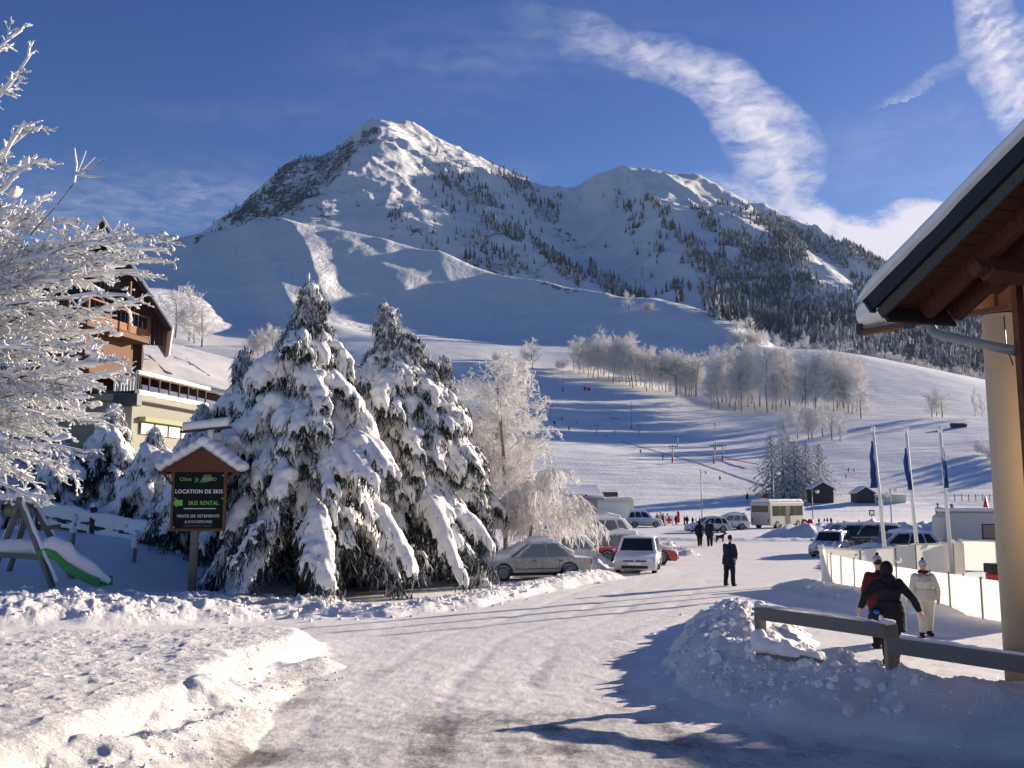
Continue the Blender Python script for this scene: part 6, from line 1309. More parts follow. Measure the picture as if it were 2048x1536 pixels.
# ------------------------------------------------------------------ vehicles
plain('tyre', (.018, .018, .02), .8, frost=.1, scale=12); plain('rim', (.22, .23, .24), .4, .5)
plain('paint_silver', (.33, .34, .31), .35, .25, frost=.12, scale=5, coat=.3); plain('paint_cream', (.52, .50, .44), .45, frost=.75, scale=4); plain('paint_red', (.42, .03, .05), .35, frost=.05, scale=5, coat=.4)
plain('paint_white', (.52, .54, .57), .4, frost=.15, scale=6, coat=.3); plain('paint_navy', (.025, .035, .08), .3, .2, frost=.25, scale=4, coat=.4); plain('paint_dark', (.03, .03, .035), .3, .2, frost=.2, scale=4, coat=.4); plain('paint_blue', (.16, .22, .32), .35, .3, frost=.5, scale=4)
plain('frost_glass', (.17, .20, .21), .35, var=.15, scale=3); plain('tail_red', (.45, .02, .02), .3); plain('lamp_glass', (.62, .64, .66), .15, frost=.3); plain('black_trim', (.02, .02, .022), .6); plain('bus_cream', (.50, .49, .40), .5, var=.06); plain('teal', (.03, .26, .25), .6); plain('caravan_white', (.50, .52, .50), .55, var=.06); plain('brown_blind', (.30, .22, .18), .7)
def car(label, px, py, D, rz, L=4.2, W=1.72, Hh=1.45, paint='paint_silver', style='hatch', snow=(.8, .8, .5), group='cars in the car park', glass='frost_glass', z=None, cat='car', name='parked_car', clear=.17):
    q = at(px, py, D); zg = gz(q.x, q.y) if z is None else z
    root = empty(name, (q.x, q.y, zg), R(rz), label, cat, group)
    belt = Hh * .60; wr = .31 if L < 5 else .36; fx = L * .305; rx = -L * .295; hw = W / 2; low = clear
    hood = belt * (.86 if style != 'van' else .9)
    def arch(cx): return [(cx + (wr + .07) * math.cos(a), low + .0 + max(0, (wr + .07) * math.sin(a) + wr - low)) for a in np.linspace(0, math.pi, 9)]
    tail = {'hatch': [(-L / 2 + .02, belt * .95)], 'sedan': [(-L / 2 + .02, belt * .98)], 'van': [(-L / 2 + .01, belt)], 'wagon': [(-L / 2 + .02, belt * .98)]}[style]
    poly = [(L / 2 - .10, low), (L / 2 - .01, low + .12), (L / 2, belt * .62), (L / 2 - .14, hood * .93), (L / 2 - .45, hood), (L * .20, belt)] + [(-L * .30, belt + .02)] + tail + [(-L / 2, belt * .55), (-L / 2 + .06, low)] + arch(rx)[::-1] + arch(fx)[::-1]
    # arch points run rear to front along the sill
    poly = [(L / 2 - .10, low), (L / 2 - .01, low + .12), (L / 2, belt * .62), (L / 2 - .14, hood * .93), (L / 2 - .45, hood), (L * .20, belt), (-L * .30, belt + .02)] + tail + [(-L / 2, belt * .55), (-L / 2 + .06, low)] + arch(rx)[::-1] + arch(fx)[::-1]
    b = MB(); ys = [-hw, -hw + .06, -hw * .35, hw * .35, hw - .06, hw]; n = len(poly); vs = []
    for y in ys:
        e = 1 if abs(y) > hw - .01 else 0
        for (x, zz) in poly: vs.append((x * (1 - .012 * e) - (.05 * (abs(y) / hw) ** 2 if x > L * .4 else 0), y, zz - (.035 * e if zz > belt * .9 else 0) + (.02 if (abs(y) < hw * .5 and zz > belt * .8) else 0)))
    fs = [tuple(range(n)), tuple(range(len(vs) - 1, len(vs) - 1 - n, -1))] + [(k * n + i, k * n + (i + 1) % n, (k + 1) * n + (i + 1) % n, (k + 1) * n + i) for k in range(len(ys) - 1) for i in range(n)]
    b.add(vs, fs); b.build('body', paint, root, False, .035)
    c0, c1, t0, t1 = {'hatch': (L * .23, -L * .47, L * .05, -L * .36), 'sedan': (L * .21, -L * .36, L * .04, -L * .19), 'van': (L * .38, -L * .49, L * .20, -L * .47), 'wagon': (L * .22, -L * .48, L * .05, -L * .42)}[style]
    bw, tw = hw - .03, hw * .80
    def gp_(u, v, s):     # u along 0 rear .. 1 front, v 0 belt .. 1 roof, s side
        x = (c1 + (c0 - c1) * u) * (1 - v) + (t1 + (t0 - t1) * u) * v; return Vector((x, s * (bw + (tw - bw) * v), belt + (Hh - belt) * v + .03 * math.sin(math.pi * u) * v))
    b = MB(); vs = []; nu = 6
    for i in range(nu + 1):
        u = i / nu; vs += [gp_(u, 0, -1), gp_(u, .55, -1) + Vector((0, -.015, 0)), gp_(u, 1, -1), gp_(u, 1, -1) * .5 + gp_(u, 1, 1) * .5 + Vector((0, 0, .035)), gp_(u, 1, 1), gp_(u, .55, 1) + Vector((0, .015, 0)), gp_(u, 0, 1)]
    fs = [(i * 7 + j, i * 7 + (j + 1) % 7, (i + 1) * 7 + (j + 1) % 7, (i + 1) * 7 + j) for i in range(nu) for j in range(7)] + [tuple(range(7)), tuple(range(nu * 7, nu * 7 + 7))]
    b.add(vs, fs); b.build('cabin', paint, root, True, .05)
    def pane(name, P4, n, th=.014, m=glass):
        n = Vector(n).normalized() * th; b = MB(); vs = [Vector(p) + n * .2 for p in P4] + [Vector(p) + n for p in P4]; b.add(vs, [(3, 2, 1, 0), (4, 5, 6, 7), (0, 1, 5, 4), (1, 2, 6, 5), (2, 3, 7, 6), (3, 0, 4, 7)]); b.build(name, m, root)
    cuts = {'hatch': ((.07, .24), (.27, .54), (.57, .90)), 'sedan': ((.10, .46), (.49, .92)), 'van': ((.04, .32), (.35, .63), (.66, .92)), 'wagon': ((.04, .27), (.30, .57), (.60, .91))}[style]
    for s_ in (-1, 1):
        for (u0, u1) in cuts: pane('side_window', [gp_(u0, .08, s_) , gp_(u1, .08, s_), gp_(u1, .55, s_) + Vector((0, s_ * .015, 0)), gp_(u0, .55, s_) + Vector((0, s_ * .015, 0))], (0, s_, .25), .02); pane('side_window', [gp_(u0, .55, s_) + Vector((0, s_ * .015, 0)), gp_(u1, .55, s_) + Vector((0, s_ * .015, 0)), gp_(u1 - .02, .88, s_), gp_(u0 + .02, .88, s_)], (0, s_, .35), .02)
    for nm, u, sx in (('windscreen', 1, 1), ('rear_window', 0, -1)):
        pane(nm, [gp_(u, .08, -1) * .92 + gp_(u, .08, 1) * .08, gp_(u, .08, 1) * .92 + gp_(u, .08, -1) * .08, gp_(u, .90, 1) * .92 + gp_(u, .90, -1) * .08, gp_(u, .90, -1) * .92 + gp_(u, .90, 1) * .08], (sx, 0, .6), .04, glass if nm != 'windscreen' else ('glass_dark' if paint != 'paint_silver' else glass))
    for cx in (fx, rx):
        for s_ in (-1, 1):
            w = empty('wheel', (cx, s_ * (hw - .11), wr)); w.parent = root
            b = MB(); b.tube([(0, -.10, 0), (0, -.085, 0), (0, .085, 0), (0, .10, 0)], [wr - .03, wr, wr, wr - .03], 24); b.build('tyre', 'tyre', w, True)
            b = MB(); b.tube([(0, s_ * .09, 0), (0, s_ * .112, 0)], [wr * .66, wr * .62], 20); b.build('rim', 'rim', w, False)
            b = MB()
            for k in range(5): a = k * 2 * math.pi / 5; b.tube([(0, s_ * .116, 0), (math.cos(a) * wr * .58, s_ * .118, math.sin(a) * wr * .58)], .03, 5)
            o = b.build('spoke', 'rim', w)
            b = MB(); b.box((cx - wr - .06, s_ * hw - s_ * .30 - .05, low + .02), (cx + wr + .06, s_ * hw - s_ * .30 + .05, belt * .8)) if False else None
    b = MB(); b.box((-L / 2 + .2, -hw + .28, low + .01), (L / 2 - .2, hw - .28, belt * .7)); b.build('underbody', 'black_trim', root)
    for s_ in (-1, 1):
        b = MB(); b.ell((L / 2 - .13, s_ * (hw - .24), hood * .80), (.10, .17, .085), 12, 8); b.build('headlight', 'lamp_glass', root, True)
        b = MB(); b.box((-L / 2 - .004, s_ * (hw - .06) - .10, belt * .68), (-L / 2 + .07, s_ * (hw - .06) + .06, belt * .93)); b.build('taillight', 'tail_red', root, False, .02)
        b = MB(); b.ell((c0 - .18, s_ * (hw + .09), belt + .07), (.06, .10, .075), 10, 6); b.build('mirror', paint, root, True)
        for xx in (-.02, .24 if style != 'sedan' else .22):
            b = MB(); b.box((-L * xx - .09 + .05, s_ * (hw + .004) - .012, belt * .86), (-L * xx + .12, s_ * (hw + .004) + .012, belt * .90)); b.build('door_handle', 'black_trim', root)
        b = MB(); b.box((-L * .20, s_ * (hw - .001) - .008, belt * .52), (L * .20, s_ * (hw - .001) + .010, belt * .555)); b.build('side_strip', 'black_trim', root)
        for xx in (L * .19, -L * .045, -L * .20):
            b = MB(); b.box((xx, s_ * (hw - .003) - .004, low + .08), (xx + .012, s_ * (hw - .003) + .006, belt * .97)); b.build('door_gap', 'black_trim', root)
    b = MB(); b.box((L / 2 - .04, -hw * .62, low + .08), (L / 2 + .008, hw * .62, low + .20)); b.build('air_intake', 'black_trim', root, False, .02)
    for s_ in (-1, 1): b = MB(); b.box((L / 2 - .12, s_ * hw * .30 - .22, hood * .70), (L / 2 - .005, s_ * hw * .30 + .22, hood * .78)); b.build('grille', 'black_trim', root, False, .01)
    b = MB(); b.box((L / 2 - .02, -.26, low + .22), (L / 2 + .018, .26, low + .33)); b.build('number_plate', 'sign_white', root)
    rs, hs_, ts = snow; pc = []
    if rs: 
        for yy in (-.5, 0, .5): pc.append(([(t1 + .08, yy * tw * 1.2, Hh + .03), ((t0 + t1) / 2, yy * tw * 1.2, Hh + .08 * rs + .03), (t0 - .05, yy * tw * 1.2, Hh + .02)], [.13 * rs, .19 * rs, .12 * rs]))
    if hs_:
        for yy in (-.55, 0, .55): pc.append(([(c0 + .05, yy * hw, belt + .06), ((c0 + L / 2) / 2, yy * hw, hood + .10 * hs_), (L / 2 - .2, yy * hw * .9, hood - .03)], [.13 * hs_, .16 * hs_, .08 * hs_]))
        if hs_ > .9: pc += [([(c0 + .1, yy * hw * .7, belt + .08), (t0 + .1, yy * hw * .6, Hh - .02)], [.12, .10]) for yy in (-.7, 0, .7)]
    if ts: 
        pc += [([(c1 - .02, yy * hw * .7, belt + .10), ((c1 + t1) / 2, yy * hw * .65, (belt + Hh) / 2 + .02), (t1, yy * tw * .8, Hh)], [.11 * ts] * 3) for yy in (-.7, 0, .7)]
    if pc: snow_blob('snow_cover', pc, root, .045, .02, 4)
    return root
car('silver grey saloon car half buried in snow beside the spruces, side on', 1062, 1150, 35.4, 196, 4.45, 1.72, 1.42, 'paint_silver', 'sedan', (.9, 1.2, 1.0))
c_ = car('snow covered car whose white roof shows behind the silver saloon', 1092, 1128, 40.5, 192, 4.4, 1.74, 1.5, 'paint_cream', 'hatch', (1.2, 1.3, 1.2))
car('pale car thick with snow, between the silver saloon and the red car', 1185, 1110, 45.5, 190, 4.0, 1.68, 1.5, 'paint_cream', 'hatch', (1.3, 1.3, 1.2))
car('red car with snowy roof, mostly hidden behind the white hatchback', 1268, 1112, 44.5, -8, 4.3, 1.74, 1.42, 'paint_red', 'hatch', (1.0, .6, .8))
car('white hatchback facing the camera in front of the red car', 1277, 1128, 39.6, -103, 3.75, 1.76, 1.46, 'paint_white', 'hatch', (0, 0, 0), glass='glass_dark')
car('dark blue estate car with snow on its roof and bonnet pointing right', 1222, 1086, 53, -10, 4.5, 1.75, 1.48, 'paint_navy', 'wagon', (1.0, 0, .8), glass='glass_dark')
car('grey estate car with snowy roof, left of the dark blue estate', 1190, 1078, 57, -10, 4.5, 1.75, 1.5, 'paint_silver', 'wagon', (1.0, .8, .8))
car('white off road car parked against the white kiosk', 1290, 1042, 101, -8, 3.9, 1.75, 1.75, 'paint_white', 'wagon', (.5, .3, 0), glass='glass_dark')
car('low silver car with dark windows behind the walking couple', 1415, 1056, 86, 188, 4.2, 1.72, 1.4, 'paint_blue', 'hatch', (.6, .5, .3), glass='glass_dark')
car('snow covered car left of the bus', 1456, 1048, 94, 180, 4.2, 1.72, 1.5, 'paint_cream', 'wagon', (1.2, 1.0, 1))
car('dark people carrier with a thin line of snow on its roof, behind the rink', 1716, 1112, 52.5, 176, 4.75, 1.85, 1.72, 'paint_dark', 'van', (.45, 0, 0), glass='glass_dark')
car('small blue grey car nosing out in front of the dark people carrier', 1664, 1112, 50.5, 236, 3.7, 1.62, 1.36, 'paint_blue', 'hatch', (.3, .4, 0), glass='glass_dark')
car('silver hatchback with white snowy roof, nearest the rink boards', 1792, 1128, 46.0, 178, 4.3, 1.74, 1.46, 'paint_silver', 'hatch', (.7, .3, .3), glass='glass_dark')

def bus():
    q = at(1556, 1050, 99); root = empty('bus', (q.x, q.y, gz(q.x, q.y)), R(42), 'beige midi bus with snowy roof and large dark side windows', 'bus')
    L, hw, h = 7.0, 1.22, 2.85
    b = MB(); b.box((-L / 2, -hw, .35), (L / 2, hw, h)); b.build('body', 'bus_cream', root, False, .14, seg=3)
    for k in range(4):
        x0 = -L / 2 + .55 + k * 1.55; b = MB(); b.box((x0, -hw - .012, 1.35), (x0 + 1.45, -hw + .03, 2.42)); b.build('side_window', 'glass_dark', root, False, .01)
        b = MB(); b.box((x0, hw - .03, 1.35), (x0 + 1.45, hw + .012, 2.42)); b.build('side_window', 'glass_dark', root, False, .01)
    b = MB(); b.box((-L / 2 - .012, -hw + .2, 1.75), (-L / 2 + .03, hw - .2, 2.45)); b.build('rear_window', 'glass_dark', root, False, .02)
    b = MB(); b.box((L / 2 - .03, -hw + .15, 1.2), (L / 2 + .012, hw - .15, 2.5)); b.build('windscreen', 'glass_dark', root, False, .02)
    b = MB(); b.box((-.4, -hw - .014, .5), (.55, -hw + .02, 2.42)); b.build('door', 'black_trim', root, False, .02)
    for x in (-L * .3, L * .3):
        for s_ in (-1, 1):
            w = empty('wheel', (x, s_ * (hw - .13), .42)); w.parent = root; b = MB(); b.tube([(0, -.14, 0), (0, .14, 0)], .42, 20); b.build('tyre', 'tyre', w); b = MB(); b.tube([(0, s_ * .13, 0), (0, s_ * .16, 0)], .24, 14); b.build('rim', 'rim', w)
    for s_ in (-1, 1): b = MB(); b.box((-L / 2 - .02, s_ * 1.0 - .08, .7), (-L / 2 + .02, s_ * 1.0 + .08, 1.1)); b.build('taillight', 'tail_red', root)
    b = MB(); b.tube([(L / 2 - .1, -hw, 2.5), (L / 2 + .25, -hw - .25, 2.45), (L / 2 + .25, -hw - .28, 2.05)], .045, 6); b.build('mirror', 'black_trim', root)
    slab('roof_snow', [(-L / 2 + .1, -hw + .1, h - .02), (L / 2 - .1, -hw + .1, h - .02), (L / 2 - .1, hw - .1, h - .02), (-L / 2 + .1, hw - .1, h - .02)], (0, 0, 1), .3, 'snow', root, .09, .03, 1.2)
bus()
def caravan():
    q = at(1965, 1130, 47); root = empty('caravan', (q.x, q.y, gz(q.x, q.y)), R(-8), 'pale grey caravan with a brown blind window, snow on its roof', 'caravan')
    b = MB(); b.prism([(-1.9, .45), (4.2, .45), (4.4, 1.2), (4.2, 2.45), (-1.7, 2.5), (-2.05, 2.2), (-2.1, 1.0)], 'y', -1.05, 1.05); b.build('body', 'caravan_white', root, False, .06)
    for x0, x1 in ((-.25, 1.35), (2.2, 3.4)):
        b = MB(); b.box((x0 - .05, -1.072, 1.12), (x1 + .05, -1.03, 1.90)); f = b.build('window', 'black_trim', root, False, .03); b = MB(); b.box((x0, -1.085, 1.17), (x1, -1.074, 1.85)); b.build('blind', 'brown_blind', f, False, .02)
    b = MB(); b.box((-2.2, -1.12, 2.44), (4.4, -1.0, 2.50)); b.build('roof_rail', 'zinc', root)
    for s_ in (-1, 1): w = empty('wheel', (1.4, s_ * .95, .33)); w.parent = root; b = MB(); b.tube([(0, -.1, 0), (0, .1, 0)], .33, 18); b.build('tyre', 'tyre', w)
    slab('roof_snow', [(-1.9, -1.0, 2.49), (4.2, -1.0, 2.46), (4.2, 1.0, 2.46), (-1.9, 1.0, 2.49)], (0, 0, 1), .22, 'snow', root, .07, .02, 1.5)
    b = MB(); b.tube([(-1.5, -.7, 2.5), (-1.6, -.7, 2.9)], .07, 6); b.build('roof_vent', 'rust', root)
    q2 = q + Vector((1.5, .3, 0)); root = empty('parasol', (q2.x + .2, q2.y + 2.2, gz(q2.x, q2.y)), 0, 'closed dark red parasol standing behind the caravan roof', 'parasol'); b = MB(); b.tube([(0, 0, 0), (0, 0, 3.3)], .03, 6); b.build('pole', 'zinc', root); b = MB(); b.tube([(0, 0, 2.0), (0, 0, 2.5), (0, 0, 3.3)], [.22, .17, .03], 10); b.build('canopy', 'red_paint', root, True)
    q3 = at(1996, 1150, 30); root = empty('snow_blower', (q3.x, q3.y, gz(q3.x, q3.y)), 0, 'small red and black machine inside the rink beside the column', 'machine')
    b = MB(); b.box((-.3, -.25, .1), (.3, .25, .62)); b.build('body', 'red_paint', root, False, .04); b = MB(); b.box((-.34, -.28, .63), (.36, .28, .95)); b.build('hood', 'black_trim', root, False, .05); b = MB(); b.tube([(0, -.2, .1), (0, .2, .1)], .12, 10); b.build('auger', 'dark_metal', root)
caravan()

# ------------------------------------------------------------------ people
for nm, c, r_ in (('skin', (.55, .33, .25), .6), ('cloth_black', (.012, .014, .02), .85), ('cloth_navy', (.018, .024, .05), .85), ('cloth_red', (.10, .012, .02), .85), ('cloth_white', (.66, .62, .52), .8), ('cloth_grey', (.10, .11, .13), .85), ('cloth_blue', (.02, .16, .50), .7), ('cloth_beige', (.40, .33, .24), .85),
                   ('cloth_denim', (.035, .05, .10), .85), ('boot', (.012, .012, .013), .7), ('cloth_pink', (.55, .08, .10), .8), ('wool', (.45, .42, .50), .95), ('hair', (.03, .02, .015), .7), ('cloth_orange', (.45, .12, .03), .8)):
    plain(nm, c, r_, var=.18, scale=14, bmp=.004, spec=.2)
def person(label, loc, rz, h=1.75, top='cloth_navy', leg='cloth_black', group=None, voxel=.028, armL=None, armR=None, stride=.12, hood=False, hat=None, fingers=False, head_fwd=.02, coat=0.0, bulk=1.0, sleeves=True, lean=0.0, scarf=None, hoodmat=None, facehair=None, foot=.27):
    """local frame: faces +y, x to its right; heights scaled to h"""
    s = h / 1.75; root = empty('person', loc, rz, label, 'person', group); b = MB(); V3 = lambda x, y, z: Vector((x * s, y * s, z * s))
    hip = 0.90; sh = 1.42; yl = lean
    for sg in (-1, 1):
        st = stride * sg; kx = sg * .11
        b.tube([V3(sg * .10, 0, hip), V3(kx, st * .55 + .03, .50), V3(kx, st - .02 if sg < 0 else st, .10)], [.105 * s * bulk, .078 * s * bulk, .062 * s * bulk], 12)
        b.ell(V3(kx, st * .55 + .03, .50), (.078 * s * bulk, .078 * s * bulk, .09 * s), 8, 6)
        b.ell(V3(kx + sg * .02, st + foot * .22, .05), (.058 * s, .145 * s, .055 * s), 12, 8)
        b.ell(V3(kx, st, .10), (.068 * s, .075 * s, .09 * s), 10, 6)
    b.ell(V3(0, 0, .93), (.185 * s * bulk, .13 * s * bulk, .15 * s), 14, 10)
    b.tube([V3(0, 0, .90), V3(0, yl * .3, 1.08), V3(0, yl * .7, 1.28), V3(0, yl, 1.42)], [.155 * s * bulk, .15 * s * bulk, .175 * s * bulk, .10 * s * bulk], 16)
    for sg in (-1, 1): b.ell(V3(sg * .13, yl, 1.36), (.11 * s * bulk, .095 * s * bulk, .10 * s), 10, 8)
    if coat: b.tube([V3(0, 0, 1.1), V3(0, 0, .90), V3(0, 0, .90 - coat)], [.17 * s * bulk, .20 * s * bulk, .205 * s * bulk], 18)
    b.tube([V3(0, yl, 1.40), V3(0, yl + head_fwd, 1.53)], [.062 * s, .055 * s], 10)
    hc = V3(0, yl + head_fwd + .015, 1.635)
    b.ell(hc, (.076 * s, .095 * s, .115 * s), 14, 10); b.ell(hc + V3(0, .035, -.06), (.052 * s, .06 * s, .055 * s), 10, 8); b.ell(hc + V3(0, .098, -.015), (.013 * s, .018 * s, .022 * s), 8, 5)
    for sg in (-1, 1): b.ell(hc + V3(sg * .076, -.005, -.01), (.012 * s, .02 * s, .03 * s), 8, 5)
    hands = []
    for sg, A in ((-1, armL), (1, armR)):
        A = A or ((sg * .27, .03, 1.12), (sg * .27, .10, .86)); e = V3(*A[0]); w = V3(*A[1]); S = V3(sg * .185, yl, sh - .04)
        b.tube([S, (S + e) / 2, e, (e + w) / 2, w], [.072 * s * bulk, .064 * s * bulk, .054 * s * bulk, .05 * s * bulk, .038 * s * bulk], 12); b.ell(S, (.075 * s * bulk, .07 * s * bulk, .075 * s * bulk), 10, 7)
        d = (w - e).normalized(); hands.append(w + d * .07 * s)
        fwd = Vector((0, 1, 0)) if abs(d.y) < .8 else Vector((0, 0, 1)); side = d.cross(fwd).normalized(); fwd = side.cross(d).normalized()
        b.tube([w, w + d * .05 * s, w + d * .095 * s], [.026 * s, .036 * s, .034 * s], 10)
        if fingers:
            for k in range(4):
                o = fwd * (.030 - .020 * k) * s; ln = (.062, .072, .068, .052)[k] * s; p0 = w + d * .085 * s + o; p1 = p0 + d * ln * .55 + side * (-sg * .006 * s); p2 = p1 + d * ln * .38 + side * (-sg * .022 * s); b.tube([p0, p1, p2], [.0105 * s, .0095 * s, .0075 * s], 7)
            p0 = w + d * .03 * s + fwd * .03 * s; b.tube([p0, p0 + (fwd * .7 + d * .7).normalized() * .04 * s, p0 + (fwd * .35 + d).normalized() * .072 * s], [.013 * s, .011 * s, .009 * s], 7)
    mats = [top, leg, 'boot', 'skin', hoodmat or top]; hs_ = [np.array(q) for q in hands]; hcn = np.array(hc)
    def mf(c):
        m = np.where(c[:, 2] < (.90 - max(coat, .04)) * s, 1, 0); m = np.where(c[:, 2] < .13 * s, 2, m)
        m = np.where((np.abs(c[:, 0]) > .205 * s) & (c[:, 2] > .45 * s), 0, m); m = np.where(c[:, 2] > 1.50 * s, 3, m)
        for q in hs_: m = np.where(np.linalg.norm(c - q, axis=1) < .10 * s, 3 if fingers else 2, m)
        return m
    o = remesh(b, 'body', mats, voxel, root, True, .010 if voxel < .02 else 0, 9, 2, mf)
    if hood:
        g = MB(); g.ell(hc + V3(0, -.03, .01), (.115 * s, .12 * s, .145 * s), 14, 10); g.ell(V3(0, yl - .03, 1.47), (.15 * s, .12 * s, .09 * s), 14, 8); remesh(g, 'hood', hoodmat or top, .02, root, True, .006, 12, 2)
    else:
        g = MB(); g.ell(hc + V3(0, -.022, .035), (.086 * s, .095 * s, .098 * s), 14, 10); g.build('hair', 'hair', root, True)
    if hat:
        g = MB(); g.tube([hc + V3(0, -.01, .02), hc + V3(0, -.012, .075), hc + V3(0, -.015, .125), hc + V3(0, -.015, .15)], [.097 * s, .098 * s, .07 * s, .03 * s], 16); hh = g.build('hat', hat, root, True); g = MB(); g.ell(hc + V3(0, -.015, .17), (.035 * s, .035 * s, .035 * s), 10, 7); g.build('pompom', 'hair', hh, True)
    if scarf: g = MB(); g.tube([V3(.09 * math.cos(a), yl + .03 + .09 * math.sin(a), 1.50 + .01 * math.sin(3 * a)) for a in np.linspace(0, 2 * math.pi, 13)], .042 * s, 8); g.build('scarf', scarf, root, True)
    if fingers:
        for sg in (-1, 1): g = MB(); g.ell(hc + V3(sg * .030, .087, .008), (.013 * s, .008 * s, .009 * s), 8, 5); g.build('eye', 'hair', root)
        g = MB(); g.ell(hc + V3(0, .087, -.062), (.022 * s, .008 * s, .006 * s), 8, 5); g.build('mouth', 'cloth_red', root)
    return root
def stand(px, py, D): q = at(px, py, D); return (q.x, q.y, gz(q.x, q.y) - .01)
person('man in dark jacket and trousers standing alone on the road', stand(1459, 1162, 32.4), R(-50), 1.80, 'cloth_navy', 'cloth_black', None, .018, ((-.24, .10, 1.12), (-.10, .26, .95)), ((.24, .10, 1.12), (.10, .27, .93)), .06, False, None, True, .06, .16, 1.16, lean=.05)
person('person in long black hooded coat walking away beside the fence, arms held out', stand(1784, 1312, 16.2), R(-6), 1.76, 'cloth_black', 'cloth_black', None, .014, ((-.40, .02, 1.16), (-.50, .04, .93)), ((.40, -.02, 1.14), (.52, .02, .90)), .16, True, None, True, .03, .33, 1.28, lean=.04)
person('person in dark red jacket and knitted hat, hidden behind the black coat', stand(1764, 1300, 18.3), R(-6), 1.80, 'cloth_red', 'cloth_black', None, .018, None, None, .1, False, 'wool', True, .02, .1, 1.2)
person('woman in cream snowsuit and bobble hat walking towards the camera', stand(1853, 1278, 20.0), R(172), 1.64, 'cloth_white', 'cloth_white', None, .014, ((-.30, .02, 1.12), (-.30, .02, .86)), ((.28, .06, 1.12), (.34, .06, .88)), .13, False, 'wool', True, .03, .05, 1.28, scarf='cloth_red')
q = at(1750, 1222, 16.1)
bg_ = empty('kit_bag', (q.x, q.y, q.z - .15), R(20), 'small dark bag with bright blue and white patches, held beside the black coat', 'bag')
b = MB(); b.ell((0, 0, 0), (.15, .10, .17), 12, 9); b.ell((.02, 0, .12), (.10, .08, .09), 10, 7); remesh(b, 'body', 'cloth_navy', .02, bg_, True, .012, 9, 1)
b = MB(); b.ell((.12, -.07, -.04), (.06, .05, .12), 10, 7); b.build('side_pocket', 'cloth_blue', bg_, True); b = MB(); b.ell((.04, -.09, .03), (.06, .03, .07), 10, 7); b.build('patch', 'cloth_white', bg_, True); b = MB(); b.ell((-.02, -.06, .14), (.06, .05, .04), 10, 7); b.build('top_flap', 'cloth_blue', bg_, True)
b = MB(); b.tube([(-.05, 0, .18), (0, 0, .25), (.06, 0, .18)], .012, 6); b.build('strap', 'cloth_black', bg_, True)
person('left one of the dark clothed couple walking away across the car park', stand(1400, 1088, 62), R(0), 1.72, 'cloth_black', 'cloth_black', 'couple walking across the car park', .03, stride=.16, hood=True, coat=.2, bulk=1.25)
person('taller right one of the dark clothed couple walking away across the car park', stand(1420, 1087, 61.5), R(-8), 1.82, 'cloth_navy', 'cloth_black', 'couple walking across the car park', .03, stride=.2, coat=.2, bulk=1.3)
def dog(px, py, D):
    x, y, z = stand(px, py, D); root = empty('dog', (x, y, z), R(15), 'black dog walking to the right of the couple', 'dog'); b = MB()
    b.tube([(-.30, 0, .48), (-.1, 0, .47), (.18, 0, .47), (.28, 0, .52)], [.12, .11, .15, .12], 12); b.tube([(.26, 0, .55), (.40, 0, .70)], [.09, .07], 10); b.ell((.45, 0, .73), (.10, .075, .08), 10, 8); b.tube([(.50, 0, .71), (.62, 0, .68)], [.05, .03], 8)
    for s_ in (-1, 1): b.ell((.41, s_ * .06, .79), (.02, .02, .05), 6, 5); b.tube([(.22, s_ * .08, .45), (.24, s_ * .08, .25), (.22 + s_ * .04, s_ * .08, .03)], [.055, .035, .03], 8); b.tube([(-.26, s_ * .08, .45), (-.20, s_ * .09, .30), (-.33, s_ * .09, .18), (-.30 + s_ * .05, s_ * .09, .03)], [.08, .05, .035, .03], 8)
    b.tube([(-.36, 0, .52), (-.50, 0, .62), (-.58, 0, .76)], [.035, .025, .015], 8); remesh(b, 'body', 'hair', .022, root, True, .004, 12, 2)
dog(1440, 1078, 66)
